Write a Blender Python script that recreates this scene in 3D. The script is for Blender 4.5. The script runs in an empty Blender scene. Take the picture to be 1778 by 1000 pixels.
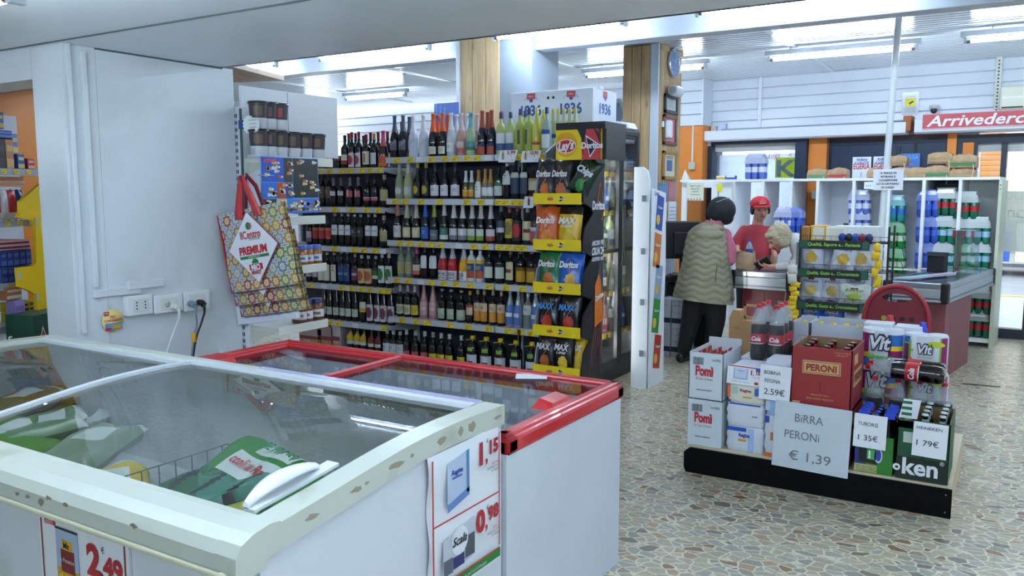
import bpy, bmesh, math, random
from mathutils import Vector, Matrix, Euler
random.seed(7)
S = bpy.context.scene
COL = S.collection
PI = math.pi

# ---------------------------------------------------------------- camera, world, exposure
EYE = 1.62
FPX = 1440.0
PITCH = math.atan(165/1440.0)
YAW = math.radians(31.3)
cam_d = bpy.data.cameras.new('camera'); cam = bpy.data.objects.new('camera', cam_d); COL.objects.link(cam)
cam.location = (0, 0, EYE)
cam.rotation_euler = (PI/2-PITCH, 0, YAW)
cam_d.sensor_width = 36.0; cam_d.lens = 36.0*FPX/1778.0
cam_d.clip_start = 0.05; cam_d.clip_end = 200
S.camera = cam
S.view_settings.view_transform = 'Standard'; S.view_settings.look = 'None'
S.view_settings.gamma = 1.0; S.view_settings.use_curve_mapping = False
S.view_settings.exposure = 1.22
W = bpy.data.worlds.new('world'); S.world = W; W.use_nodes = True
W.node_tree.nodes['Background'].inputs[0].default_value = (0.78, 0.88, 1.0, 1)
W.node_tree.nodes['Background'].inputs[1].default_value = 2.0
TUBE_STRENGTH = 42.0
TUBE_COLOR = (0.69, 0.845, 1.0)

def ray(px, py):          # a direction in the room for a point measured on the photograph
    cp, sp = math.cos(PITCH), math.sin(PITCH)
    fw = Vector((-math.sin(YAW)*cp, math.cos(YAW)*cp, -sp)); rt = Vector((math.cos(YAW), math.sin(YAW), 0))
    return fw + rt*((px-889)/FPX) + rt.cross(fw)*((500-py)/FPX)
def atY(px, py, y):
    d = ray(px, py); t = y/d.y; return Vector((d.x*t, y, EYE+d.z*t))
def atX(px, py, x):
    d = ray(px, py); t = x/d.x; return Vector((x, d.y*t, EYE+d.z*t))
def atZ(px, py, z):
    d = ray(px, py); t = (z-EYE)/d.z; return Vector((d.x*t, d.y*t, z))

# ---------------------------------------------------------------- materials
def lin(h):
    if isinstance(h, tuple): return h
    h = h.lstrip('#'); o = []
    for i in (0, 2, 4):
        v = int(h[i:i+2], 16)/255
        o.append(v/12.92 if v <= 0.04045 else ((v+0.055)/1.055)**2.4)
    return tuple(o)
MC = {}
def mat(h, rough=0.45, metal=0.0, name=None, alpha=None, trans=0.0, emit=0.0, coat=0.0, spec=0.5):
    key = (h, rough, metal, name, alpha, trans, emit, coat, spec)
    if key in MC: return MC[key]
    m = bpy.data.materials.new(name or 'paint'); m.use_nodes = True
    nt = m.node_tree; b = nt.nodes['Principled BSDF']; c = lin(h)
    b.inputs['Base Color'].default_value = (*c, 1)
    b.inputs['Roughness'].default_value = rough; b.inputs['Metallic'].default_value = metal
    b.inputs['Specular IOR Level'].default_value = spec
    if alpha is not None: b.inputs['Alpha'].default_value = alpha
    if trans: b.inputs['Transmission Weight'].default_value = trans
    if coat: b.inputs['Coat Weight'].default_value = coat
    if emit:
        b.inputs['Emission Color'].default_value = (*c, 1); b.inputs['Emission Strength'].default_value = emit
    MC[key] = m
    return m
def node(nt, t, **kw):
    n = nt.nodes.new(t)
    for k, v in kw.items(): setattr(n, k, v)
    return n
def grime(h, h2, scale=3.0, rough=0.4, lo=0.45, hi=0.75, bump=0.0, bscale=60, name='painted surface', detail=6, stretch=(1, 1, 1), coat=0.0):
    key = ('g', h, h2, scale, rough, lo, hi, bump, bscale, stretch, coat)
    if key in MC: return MC[key]
    m = bpy.data.materials.new(name); m.use_nodes = True
    nt = m.node_tree; b = nt.nodes['Principled BSDF']
    tc = node(nt, 'ShaderNodeTexCoord'); mp = node(nt, 'ShaderNodeMapping'); mp.inputs['Scale'].default_value = stretch
    nz = node(nt, 'ShaderNodeTexNoise'); nz.inputs['Scale'].default_value = scale; nz.inputs['Detail'].default_value = detail
    cr = node(nt, 'ShaderNodeValToRGB'); cr.color_ramp.elements[0].position = lo; cr.color_ramp.elements[1].position = hi
    cr.color_ramp.elements[0].color = (*lin(h), 1); cr.color_ramp.elements[1].color = (*lin(h2), 1)
    L = nt.links.new
    L(tc.outputs['Object'], mp.inputs[0]); L(mp.outputs[0], nz.inputs[0]); L(nz.outputs[0], cr.inputs[0]); L(cr.outputs[0], b.inputs['Base Color'])
    b.inputs['Roughness'].default_value = rough
    if coat: b.inputs['Coat Weight'].default_value = coat
    if bump:
        n2 = node(nt, 'ShaderNodeTexNoise'); n2.inputs['Scale'].default_value = bscale; n2.inputs['Detail'].default_value = 4
        bp = node(nt, 'ShaderNodeBump'); bp.inputs['Strength'].default_value = bump; bp.inputs['Distance'].default_value = 0.01
        L(mp.outputs[0], n2.inputs[0]); L(n2.outputs[0], bp.inputs['Height']); L(bp.outputs[0], b.inputs['Normal'])
    MC[key] = m
    return m
def glass_pane(name, tint=(0.93, 0.97, 0.98), f=0.35, extra=0.03):
    if name in MC: return MC[name]
    m = bpy.data.materials.new(name); m.use_nodes = True; nt = m.node_tree; nt.nodes.clear()
    o = node(nt, 'ShaderNodeOutputMaterial'); mx = node(nt, 'ShaderNodeMixShader')
    t = node(nt, 'ShaderNodeBsdfTransparent'); g = node(nt, 'ShaderNodeBsdfGlossy')
    t.inputs[0].default_value = (*tint, 1); g.inputs['Roughness'].default_value = 0.02
    fr = node(nt, 'ShaderNodeFresnel'); fr.inputs[0].default_value = 1.6
    ad = node(nt, 'ShaderNodeMath', operation='MULTIPLY_ADD'); ad.inputs[1].default_value = f*2.6; ad.inputs[2].default_value = extra
    ad.use_clamp = True
    L = nt.links.new
    L(fr.outputs[0], ad.inputs[0]); L(ad.outputs[0], mx.inputs[0]); L(t.outputs[0], mx.inputs[1]); L(g.outputs[0], mx.inputs[2]); L(mx.outputs[0], o.inputs[0])
    MC[name] = m
    return m
def film(name, tint, a=0.35, rough=0.15):
    key = ('film', name)
    if key in MC: return MC[key]
    m = bpy.data.materials.new(name); m.use_nodes = True; nt = m.node_tree; b = nt.nodes['Principled BSDF']
    b.inputs['Base Color'].default_value = (*lin(tint), 1); b.inputs['Alpha'].default_value = a; b.inputs['Roughness'].default_value = rough
    MC[key] = m
    return m
def wood(name, a, b_, scale=2.2, axis='Z'):
    key = ('wood', name)
    if key in MC: return MC[key]
    m = bpy.data.materials.new(name); m.use_nodes = True; nt = m.node_tree; b = nt.nodes['Principled BSDF']
    tc = node(nt, 'ShaderNodeTexCoord'); mp = node(nt, 'ShaderNodeMapping')
    mp.inputs['Scale'].default_value = {'Z': (9, 9, 0.7), 'X': (0.7, 9, 9)}[axis]
    nz = node(nt, 'ShaderNodeTexNoise'); nz.inputs['Scale'].default_value = scale; nz.inputs['Detail'].default_value = 5; nz.inputs['Distortion'].default_value = 0.8
    vo = node(nt, 'ShaderNodeTexVoronoi'); vo.inputs['Scale'].default_value = 1.0
    m2 = node(nt, 'ShaderNodeMapping'); m2.inputs['Scale'].default_value = {'Z': (7, 7, 2.6), 'X': (2.6, 7, 7)}[axis]
    cr = node(nt, 'ShaderNodeValToRGB'); e = cr.color_ramp.elements
    e[0].position = 0.35; e[0].color = (*lin(a), 1); e[1].position = 0.65; e[1].color = (*lin(b_), 1)
    kn = node(nt, 'ShaderNodeValToRGB'); k = kn.color_ramp.elements
    k[0].position = 0.05; k[0].color = (0.25, 0.13, 0.06, 1); k[1].position = 0.15; k[1].color = (1, 1, 1, 1)
    mx = node(nt, 'ShaderNodeMix', data_type='RGBA', blend_type='MULTIPLY'); mx.inputs[0].default_value = 0.7
    L = nt.links.new
    L(tc.outputs['Object'], mp.inputs[0]); L(tc.outputs['Object'], m2.inputs[0]); L(mp.outputs[0], nz.inputs[0]); L(m2.outputs[0], vo.inputs[0])
    L(nz.outputs[0], cr.inputs[0]); L(vo.outputs[0], kn.inputs[0]); L(cr.outputs[0], mx.inputs[6]); L(kn.outputs[0], mx.inputs[7]); L(mx.outputs[2], b.inputs['Base Color'])
    b.inputs['Roughness'].default_value = 0.45
    MC[key] = m
    return m

# ---------------------------------------------------------------- geometry collector
FONT_CACHE = {}
def text_mesh(s, bold, shear):
    key = (s, bold, shear)
    if key not in FONT_CACHE:
        cu = bpy.data.curves.new('lettering', 'FONT'); cu.body = s; cu.size = 1.0; cu.offset = bold; cu.shear = shear
        cu.resolution_u = 3 if len(s) < 12 else 2
        ob = bpy.data.objects.new('lettering', cu); COL.objects.link(ob)
        dg = bpy.context.evaluated_depsgraph_get(); dg.update()
        me = ob.evaluated_get(dg).to_mesh()
        vs = [v.co.copy() for v in me.vertices]; fs = [tuple(p.vertices) for p in me.polygons]
        ob.evaluated_get(dg).to_mesh_clear()
        bpy.data.objects.remove(ob); bpy.data.curves.remove(cu)
        FONT_CACHE[key] = (vs, fs)
    return FONT_CACHE[key]
class G:
    def __init__(s): s.v = []; s.f = []; s.m = []; s.sm = []; s.mats = []; s.M = Matrix.Identity(4)
    def mi(s, m):
        if m not in s.mats: s.mats.append(m)
        return s.mats.index(m)
    def add(s, vs, fs, m, smooth=False):
        b = len(s.v); i = s.mi(m)
        s.v += [s.M @ Vector(v) for v in vs]
        s.f += [tuple(b+k for k in f) for f in fs]; s.m += [i]*len(fs); s.sm += [smooth]*len(fs)
        return s
    def box(s, x0, x1, y0, y1, z0, z1, m, bev=0.0):
        if x0 > x1: x0, x1 = x1, x0
        if y0 > y1: y0, y1 = y1, y0
        if z0 > z1: z0, z1 = z1, z0
        if bev <= 0:
            vs = [(x, y, z) for z in (z0, z1) for y in (y0, y1) for x in (x0, x1)]
            fs = [(0, 2, 3, 1), (4, 5, 7, 6), (0, 1, 5, 4), (2, 6, 7, 3), (0, 4, 6, 2), (1, 3, 7, 5)]
            return s.add(vs, fs, m)
        bev = min(bev, (x1-x0)*.49, (y1-y0)*.49, (z1-z0)*.49)
        pts = []
        for k in ((.0, .0), ):
            for sx in (0, 1):
                for sy in (0, 1):
                    for sz in (0, 1):
                        c = ((x0, x1)[sx], (y0, y1)[sy], (z0, z1)[sz]); d = ((bev, -bev)[sx], (bev, -bev)[sy], (bev, -bev)[sz])
                        for q in ((0, 1, 1), (1, 0, 1), (1, 1, 0), (.3, .3, 1), (.3, 1, .3), (1, .3, .3)):
                            pts.append(tuple(c[i]+d[i]*q[i] for i in range(3)))
        return s.hull(pts, m)
    def hull(s, pts, m, smooth=False):
        bm = bmesh.new()
        for p in pts: bm.verts.new(p)
        r = bmesh.ops.convex_hull(bm, input=list(bm.verts))
        bad = [g for g in r['geom_interior'] if isinstance(g, bmesh.types.BMVert)]
        if bad: bmesh.ops.delete(bm, geom=bad, context='VERTS')
        bmesh.ops.dissolve_limit(bm, angle_limit=0.01, verts=list(bm.verts), edges=list(bm.edges))
        bm.verts.index_update()
        s.add([v.co.copy() for v in bm.verts], [tuple(v.index for v in f.verts) for f in bm.faces], m, smooth)
        bm.free(); return s
    def poly(s, pts, m): return s.add(pts, [tuple(range(len(pts)))], m)
    def prism(s, pts2, a, b, m, axis='Y', smooth=False):
        f = {'Y': lambda p, t: (p[0], t, p[1]), 'X': lambda p, t: (t, p[0], p[1]), 'Z': lambda p, t: (p[0], p[1], t)}[axis]
        n = len(pts2); vs = [f(p, a) for p in pts2]+[f(p, b) for p in pts2]
        s.add(vs, [tuple(range(n)), tuple(range(2*n-1, n-1, -1))], m)
        vs2 = list(vs)
        return s.add(vs2, [(i, i+n, (i+1) % n+n, (i+1) % n) for i in range(n)], m, smooth)
    def lathe(s, prof, m, c=(0, 0, 0), n=16, sx=1.0, sy=1.0, a0=0, a1=2*PI, smooth=True, caps=True):
        full = abs(a1-a0-2*PI) < 1e-6; k = n if full else n+1; vs = []; fs = []
        for r, z in prof:
            for i in range(k):
                a = a0+(a1-a0)*i/n
                vs.append((c[0]+r*math.cos(a)*sx, c[1]+r*math.sin(a)*sy, c[2]+z))
        for j in range(len(prof)-1):
            for i in range(n):
                i2 = (i+1) % k if full else i+1
                fs.append((j*k+i, j*k+i2, (j+1)*k+i2, (j+1)*k+i))
        s.add(vs, fs, m, smooth)
        if full and caps:
            if prof[0][0] > 1e-5: s.add(vs[:k], [tuple(range(k-1, -1, -1))], m)
            if prof[-1][0] > 1e-5: s.add(vs[-k:], [tuple(range(k))], m)
        return s
    def loft(s, rings, m, smooth=True, closed=True, caps=True):
        k = len(rings[0]); vs = [p for r in rings for p in r]; fs = []
        for j in range(len(rings)-1):
            for i in range(k if closed else k-1):
                i2 = (i+1) % k
                fs.append((j*k+i, j*k+i2, (j+1)*k+i2, (j+1)*k+i))
        s.add(vs, fs, m, smooth)
        if caps and closed: s.add(list(rings[0]), [tuple(range(k-1, -1, -1))], m); s.add(list(rings[-1]), [tuple(range(k))], m)
        return s
    def tube(s, pts, r, m, n=8, r1=None, flat=1.0):
        pts = [Vector(p) for p in pts]; rings = []; N = len(pts); up = None
        for i, p in enumerate(pts):
            d = (pts[min(i+1, N-1)]-pts[max(i-1, 0)]).normalized()
            if up is None: up = Vector((0, 0, 1)) if abs(d.z) < .9 else Vector((0, 1, 0))
            x = d.cross(up).normalized(); y = x.cross(d).normalized(); up = y
            rr = r if r1 is None else r+(r1-r)*i/(N-1)
            if isinstance(r, (list, tuple)): rr = r[i]
            rings.append([p+x*(rr*math.cos(2*PI*j/n))+y*(rr*flat*math.sin(2*PI*j/n)) for j in range(n)])
        return s.loft(rings, m)
    def ell(s, c, rx, ry, rz, m, n=16, k=10):
        prof = [(max(math.sin(PI*j/k), 1e-4), -math.cos(PI*j/k)) for j in range(k+1)]
        vs = []; 
        g = [(c[0]+rx*p*math.cos(2*PI*i/n), c[1]+ry*p*math.sin(2*PI*i/n), c[2]+rz*z) for p, z in prof for i in range(n)]
        fs = [(j*n+i, j*n+(i+1) % n, (j+1)*n+(i+1) % n, (j+1)*n+i) for j in range(k) for i in range(n)]
        return s.add(g, fs, m, True)
    def cap(s, a, b, ra, rb, m, n=12):      # tapered capsule between two points
        a = Vector(a); b = Vector(b); s.tube([a, b], ra, m, n=n, r1=rb)
        s.ell(a, ra, ra, ra, m, n, 8); s.ell(b, rb, rb, rb, m, n, 8); return s
    def text(s, t, size, o, xd, ud, m, align='C', bold=0.0, shear=0.0, w=None, lift=0.0006):
        vs, fs = text_mesh(t, bold, shear)
        if not vs: return s
        x0 = min(v.x for v in vs); x1 = max(v.x for v in vs)
        y0 = min(v.y for v in vs); y1 = max(v.y for v in vs)
        xd = Vector(xd).normalized(); ud = Vector(ud).normalized(); nd = xd.cross(ud); o = Vector(o)
        k = size/0.72; kx = k if w is None else w/max(x1-x0, 1e-6)
        off = {'C': -(x0+x1)/2, 'L': -x0, 'R': -x1}[align]
        return s.add([o+xd*((v.x+off)*kx)+ud*(v.y*k)+nd*lift for v in vs], fs, m)
    def disc(s, c, r, u, v, m, n=16, r2=None):      # flat round patch spanned by directions u and v
        c = Vector(c); u = Vector(u); v = Vector(v); r2 = r2 or r
        return s.poly([c+u*(r*math.cos(2*PI*k/n))+v*(r2*math.sin(2*PI*k/n)) for k in range(n)], m)
    def build(s, name, parent=None, loc=None, rz=0.0, label=None, rot=None):
        me = bpy.data.meshes.new(name); me.from_pydata([tuple(v) for v in s.v], [], s.f)
        for m in s.mats: me.materials.append(m)
        me.polygons.foreach_set('material_index', s.m); me.polygons.foreach_set('use_smooth', s.sm); me.update()
        o = bpy.data.objects.new(name, me); COL.objects.link(o)
        if loc is not None: o.location = loc
        if rot is not None: o.rotation_euler = rot
        elif rz: o.rotation_euler = (0, 0, rz)
        if parent is not None: o.parent = parent
        if label: o['label'] = label
        return o
def tag(o, label, cat, group=None):
    o['label'] = label; o['category'] = cat
    if group: o['group'] = group
    return o
def thing(name, label, cat, loc=(0, 0, 0), rz=0, group=None, rot=None):
    o = bpy.data.objects.new(name, None); COL.objects.link(o); o.location = loc; o.rotation_euler = rot if rot else (0, 0, rz)
    return tag(o, label, cat, group)
def struct(name, g, **k):
    o = g.build(name, **k); 
    if not k.get('parent'): o['kind'] = 'structure'
    return o
def children(o): return [c for c in KIDS.get(o.name, [])]
KIDS = {}
def index_kids():
    KIDS.clear()
    for o in bpy.data.objects:
        if o.parent: KIDS.setdefault(o.parent.name, []).append(o)
def copy_tree(o, loc, rz=None, label=None, group=None, parent=None, rot=None):
    c = o.copy(); COL.objects.link(c)
    if parent is not None: c.parent = parent
    if loc is not None: c.location = loc
    if rot is not None: c.rotation_euler = rot
    elif rz is not None: c.rotation_euler = (0, 0, rz)
    if label: c['label'] = label
    if group: c['group'] = group
    for ch in KIDS.get(o.name, []):
        copy_tree(ch, None, parent=c)
    return c
def ordn(i):
    w = ['first', 'second', 'third', 'fourth', 'fifth', 'sixth', 'seventh', 'eighth', 'ninth', 'tenth', 'eleventh', 'twelfth', 'thirteenth', 'fourteenth', 'fifteenth', 'sixteenth', 'seventeenth', 'eighteenth', 'nineteenth', 'twentieth']
    return w[i] if i < 20 else 'twenty-'+w[i-20]

WHITE = mat('#e4e8ee', 0.4); OFFW = mat('#dfe3df', 0.45); BLACK = mat('#0b0b0e', 0.4); DARK = mat('#16181d', 0.5)
RED = mat('#c2141c', 0.35); PRED = mat('#c4202a', 0.5); YEL = mat('#f2cf10', 0.5); PAPER = mat('#e9edf3', 0.6); BLUE = mat('#1c3f9c', 0.4)
GREEN = mat('#157a35', 0.45); CHROME = mat('#b8bcc2', 0.2, 1.0); ALU = mat('#b9bdc2', 0.3, 0.55); INK = mat('#2b2f3a', 0.6); ORANGE = mat('#e8761b', 0.5)
TAPE = mat('#c9c3ad', 0.5)

# ---------------------------------------------------------------- fluorescent tubes
def emis(name, col, st):
    m = bpy.data.materials.new(name); m.use_nodes = True; nt = m.node_tree; nt.nodes.clear()
    o = node(nt, 'ShaderNodeOutputMaterial'); e = node(nt, 'ShaderNodeEmission'); e.inputs[0].default_value = (*col, 1); e.inputs[1].default_value = st
    nt.links.new(e.outputs[0], o.inputs[0]); return m
TUBE = emis('lit fluorescent tube', TUBE_COLOR, TUBE_STRENGTH)
FIX = mat('#dfe6ee', 0.35)
tube_n = 0
def tube_light(x0, x1, y, z, label):
    L = x1-x0
    t = thing('ceiling_light', label, 'light', ((x0+x1)/2, y, z), 0, 'fluorescent tube lights')
    g = G(); g.box(-L/2-.04, L/2+.04, -.035, .035, .035, .085, FIX, .006)
    for s in (-1, 1):
        g.box(s*(L/2+.0)-.012, s*(L/2+.0)+.012, -.02, .02, -.025, .05, FIX)
        g.tube([(s*.35*L, 0, .08), (s*.35*L, 0, (3.1 if z > 2.5 else 2.365)-z)], .006, FIX, 6)
    g.build('housing', t)
    g = G(); g.tube([(-L/2+.02, 0, 0), (L/2-.02, 0, 0)], .018, TUBE, 10); g.build('tube', t)
    for s in (-1, 1):
        g = G(); g.tube([(s*(L/2-.045), 0, 0), (s*(L/2-.012), 0, 0)], .0195, CHROME, 10); g.build('end_cap', t)
ZL = 2.98
tube_light(-7.95, -6.87, 6.45, ZL, 'lit tube over the wine shelves, just past the white wall corner')
tube_light(-6.25, -4.83, 6.45, ZL, 'long lit tube left of the nearer pine pillar')
tube_light(-4.05, -2.79, 6.35, ZL, 'lit tube right of the nearer pine pillar')
tube_light(-2.18, -0.75, 6.3, ZL, 'lit tube above the stacked island, cut by top picture edge')
tube_light(-2.28, -0.91, 8.84, ZL, 'lit tube above the checkouts, crossed by the thin pole')
tube_light(-0.5, 0.9, 8.7, ZL, 'dim tube at the right edge above the entrance')
tube_light(-8.5, -7.39, 9.3, ZL, 'lit tube behind the blank white panels on the left')
tube_light(-4.45, -3.0, 8.98, ZL, 'lit tube passing behind the clock pillar')
tube_light(-6.4, -5.2, 9.3, ZL, 'lit tube seen between the bottles and the nearer pillar')
for i, (x, y, z) in enumerate([(1.4, 6.3, ZL), (2.6, 8.8, ZL), (2.2, 4.6, ZL), (-8.6, 4.2, ZL), (-6.8, 4.2, ZL), (-2.9, 1.2, 2.12), (-.9, 1.2, 2.12), (.9, 1.2, 2.12), (-1.8, -2.4, 2.2), (1.6, -2.4, 2.2), (2.7, 2.6, 2.2), (-6.6, .9, 2.12)]):  # unseen tubes added as fill; glass reflections suggest those above the freezers
    tube_light(x-.7, x+.7, y, z, 'unseen tube added beyond the picture as fill light, number %s' % ordn(i))

# ---------------------------------------------------------------- structure
def terrazzo():
    m = bpy.data.materials.new('palladiana terrazzo'); m.use_nodes = True; nt = m.node_tree; b = nt.nodes['Principled BSDF']
    L = nt.links.new
    tc = node(nt, 'ShaderNodeTexCoord')
    nz = node(nt, 'ShaderNodeTexNoise'); nz.inputs['Scale'].default_value = 11; nz.inputs['Detail'].default_value = 3
    mx = node(nt, 'ShaderNodeMix', data_type='VECTOR'); mx.inputs[0].default_value = 0.045
    L(tc.outputs['Object'], nz.inputs['Vector']); L(tc.outputs['Object'], mx.inputs[4]); L(nz.outputs['Color'], mx.inputs[5])
    cells = []
    mp = node(nt, 'ShaderNodeMapping'); mp.inputs['Scale'].default_value = (15, 23, 15); mp.inputs['Rotation'].default_value = (0, 0, .5)
    L(mx.outputs[1], mp.inputs[0])
    v1 = node(nt, 'ShaderNodeTexVoronoi', feature='F1'); v1.inputs['Scale'].default_value = 1.0
    ve = node(nt, 'ShaderNodeTexVoronoi', feature='DISTANCE_TO_EDGE'); ve.inputs['Scale'].default_value = 1.0
    for v in (v1, ve):
        L(mp.outputs[0], v.inputs['Vector']); v.inputs['Randomness'].default_value = 1.0
    sep = node(nt, 'ShaderNodeSeparateColor'); L(v1.outputs['Color'], sep.inputs[0])
    cr = node(nt, 'ShaderNodeValToRGB'); cr.color_ramp.interpolation = 'CONSTANT'
    pal = [(0, '#a39b88'), (.16, '#ada38c'), (.30, '#918b7e'), (.42, '#b5aa90'), (.54, '#a4977f'), (.66, '#9f9c90'), (.78, '#7a7060'), (.84, '#ab8c6c'), (.90, '#b3a992'), (.955, '#8a6a4c')]
    e = cr.color_ramp.elements; e[0].position = 0; e[0].color = (*lin(pal[0][1]), 1); e[1].position = pal[1][0]; e[1].color = (*lin(pal[1][1]), 1)
    for p, h in pal[2:]:
        q = e.new(p); q.color = (*lin(h), 1)
    L(sep.outputs[0], cr.inputs[0])
    # fine mottling inside each stone
    n2 = node(nt, 'ShaderNodeTexNoise'); n2.inputs['Scale'].default_value = 60; n2.inputs['Detail'].default_value = 5
    L(tc.outputs['Object'], n2.inputs['Vector'])
    mm = node(nt, 'ShaderNodeMix', data_type='RGBA', blend_type='OVERLAY'); mm.inputs[0].default_value = 0.35
    L(cr.outputs[0], mm.inputs[6]); L(n2.outputs[0], mm.inputs[7])
    er = node(nt, 'ShaderNodeValToRGB'); er.color_ramp.elements[0].position = 0.045; er.color_ramp.elements[1].position = 0.075
    L(ve.outputs['Distance'], er.inputs[0])
    fin = node(nt, 'ShaderNodeMix', data_type='RGBA'); fin.inputs[6].default_value = (*lin('#d6cfb8'), 1)
    L(er.outputs[0], fin.inputs[0]); L(mm.outputs[2], fin.inputs[7])
    # straight joints of the cast tiles
    br = node(nt, 'ShaderNodeTexBrick'); br.offset = 0.0; br.inputs['Scale'].default_value = 1.0
    br.inputs['Brick Width'].default_value = 0.8; br.inputs['Row Height'].default_value = 0.8; br.inputs['Mortar Size'].default_value = 0.004
    br.inputs['Color1'].default_value = br.inputs['Color2'].default_value = (1, 1, 1, 1); br.inputs['Mortar'].default_value = (.86, .84, .8, 1)
    L(tc.outputs['Object'], br.inputs['Vector'])
    f2 = node(nt, 'ShaderNodeMix', data_type='RGBA', blend_type='MULTIPLY'); f2.inputs[0].default_value = 1.0
    L(fin.outputs[2], f2.inputs[6]); L(br.outputs['Color'], f2.inputs[7]); L(f2.outputs[2], b.inputs['Base Color'])
    b.inputs['Roughness'].default_value = 0.3
    return m
g = G(); g.box(-11, 4, -4, 11.0, -.1, 0, terrazzo()); struct('floor', g)
SLAT = mat('#e3e9f0', 0.18, 0.25, name='glossy metal slats')
SLATG = mat('#6f7680', 0.5)
g = G()
y = -4.0
while y < 11.2:
    g.prism([(y, 3.16), (y, 3.106), (y+.008, 3.1), (y+.074, 3.1), (y+.082, 3.106), (y+.082, 3.16)], -11, 4, SLAT, 'X')
    y += .1
g.box(-11, 4, -4, 11.2, 3.15, 3.3, SLATG)
struct('ceiling', g)
g = G()
for x in (-8.6, -6.6, -4.6, -2.05, 0.0, 2.2): g.box(x-.035, x+.035, -4, 10.95, 3.088, 3.101, SLAT)
struct('trim_1', g)
# beam / cable channel under the ceiling
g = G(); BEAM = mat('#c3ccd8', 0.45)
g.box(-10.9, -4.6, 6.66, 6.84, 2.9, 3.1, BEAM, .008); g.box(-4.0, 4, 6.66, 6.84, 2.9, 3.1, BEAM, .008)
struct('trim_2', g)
# right, back and left limits of the hall
HALLW = grime('#d5dbe0', '#c6ccd2', 1.2)
g = G(); g.box(3.9, 4.0, -4, 11, 0, 3.1, HALLW); struct('wall_right', g)
g = G(); g.box(-11, 4, -4.1, -4, 0, 3.1, HALLW); struct('wall_rear', g)
g = G(); g.box(-11.1, -11, -4, 11, 0, 3.1, HALLW); struct('wall_far_left', g)
# white wall beside the freezers and the lowered ceiling above them
WALLM = grime('#dde4ea', '#c9d0d4', 2.1, 0.38, .5, .78, bump=.12, bscale=14, name='scuffed white wall')
SOF = grime('#e9eff5', '#e0e7ee', 1.0, 0.4, .45, .7, bump=.05, bscale=6, name='soffit board')
g = G(); g.box(-4.26, -4.1, 2.62, 3.5, 0, 2.36, WALLM); struct('wall_left', g)
g = G(); g.box(-4.37, -4.1, 2.44, 2.62, 0, 2.36, WALLM, .004); g.box(-9, -4.37, 2.44, 2.62, 2.2, 2.36, WALLM)
struct('wall_post', g)
g = G(); g.box(-9, 3.9, -4, 3.42, 2.36, 3.1, SOF)
g.box(-9, 3.9, 3.40, 3.43, 2.36, 3.1, SOF)
struct('ceiling_lowered', g)
GAP = mat('#565c63', .6)
g = G(); g.box(-9, 3.9, 2.40, 2.406, 2.354, 2.361, GAP); g.box(-4.095, 3.9, 1.2, 1.204, 2.356, 2.361, GAP)
g.box(-4.104, -4.094, 2.62, 3.42, 2.352, 2.361, GAP)
struct('trim_3', g)
# trunking on the wall
g = G(); TR = mat('#dbe1e5', .4)
g.box(-4.1, -4.078, 2.455, 2.48, .9, 2.36, TR, .004)
g.box(-4.1, -4.078, 2.53, 2.56, 1.13, 2.33, TR, .004)
g.box(-4.1, -4.078, 2.53, 2.80, 1.075, 1.115, TR, .004)
g.box(-4.1, -4.07, 2.72, 2.94, 1.10, 1.145, TR, .005)
struct('trim_4', g)
# ---------------------------------------------------------------- frames turned a little from the hall's axes
class Fr:
    def __init__(s, ox, oy, deg): s.o = Vector((ox, oy, 0)); s.a = math.radians(deg)
    def at(s, px, py, ly=0.0):
        n = Vector((-math.sin(s.a), math.cos(s.a), 0)); x = Vector((math.cos(s.a), math.sin(s.a), 0))
        d = ray(px, py); t = (ly+n.dot(s.o))/n.dot(d)
        p = d*t; return Vector((x.dot(p-s.o), ly, EYE+p.z))
    def w(s, lx, ly, z=0.0):
        return Vector((s.o.x+lx*math.cos(s.a)-ly*math.sin(s.a), s.o.y+lx*math.sin(s.a)+ly*math.cos(s.a), z))
EN = Fr(-2.0, 10.92, -4.5)
def ex(px, py=260, ly=0.0): return EN.at(px, py, ly).x
def ez(px, py, ly=0.0): return EN.at(px, py, ly).z
FK = dict(loc=tuple(EN.o), rz=EN.a)
NAVY = mat('#2a3f63', .5); NAVYD = mat('#1b2942', .45); ORW = grime('#e58a35', '#d97a28', 1.4, .5); CLAD = grime('#dfe5ee', '#d4dbe6', 1.5, .3, name='white lacquered boards')
CLG = mat('#8d97a6', .5)
# wall with its openings: local x runs along the wall
xl, xr = -9.1, 6.05
xw0, xw1 = ex(1242, 280), ex(1385, 280)       # window
xd0, xd1 = ex(1697, 280), 2.2                 # glazed entrance
zt = 2.30
g = G()
LOW = mat('#c8cdd2', .5)
g.box(xl, xw0, 0, .25, 0, zt, NAVY); g.box(xw0, xw1, 0, .25, 0, .5, LOW); g.box(xw1, xd0, 0, .25, 0, zt, LOW); g.box(xd1, xr, 0, .25, 0, zt, LOW)
g.box(xl, xr, 0, .25, zt, 3.12, CLAD)
struct('wall_entrance', g, **FK)
g = G(); n = 5; z0 = 2.43; h = (3.1-z0)/n
x1c = ex(1222, 200); xv = ex(1322, 150)
for i in range(n):
    a = z0+i*h
    for (p, q) in ((xl, x1c-.3), (x1c, xv-.02), (xv+.02, 3.0)):
        g.prism([(-.002, a), (-.03, a+.004), (-.018, a+h-.012), (-.002, a+h-.004)], p, q, CLAD, 'X')
g.box(xv-.022, xv+.022, -.04, 0, 2.42, 3.1, CLAD, .004)
g.box(ex(1735, 130)-.03, ex(1735, 130)+.03, -.06, 0, 2.42, 3.1, mat('#d8dbd2', .4)); 
struct('trim_5', g, **FK)
g = G(); xp = ex(1735, 130)
for k in range(16): g.box(xp-.008, xp+.008, -.062, -.059, 2.48+k*.038, 2.498+k*.038, BLACK)
struct('trim_6', g, **FK)
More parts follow.
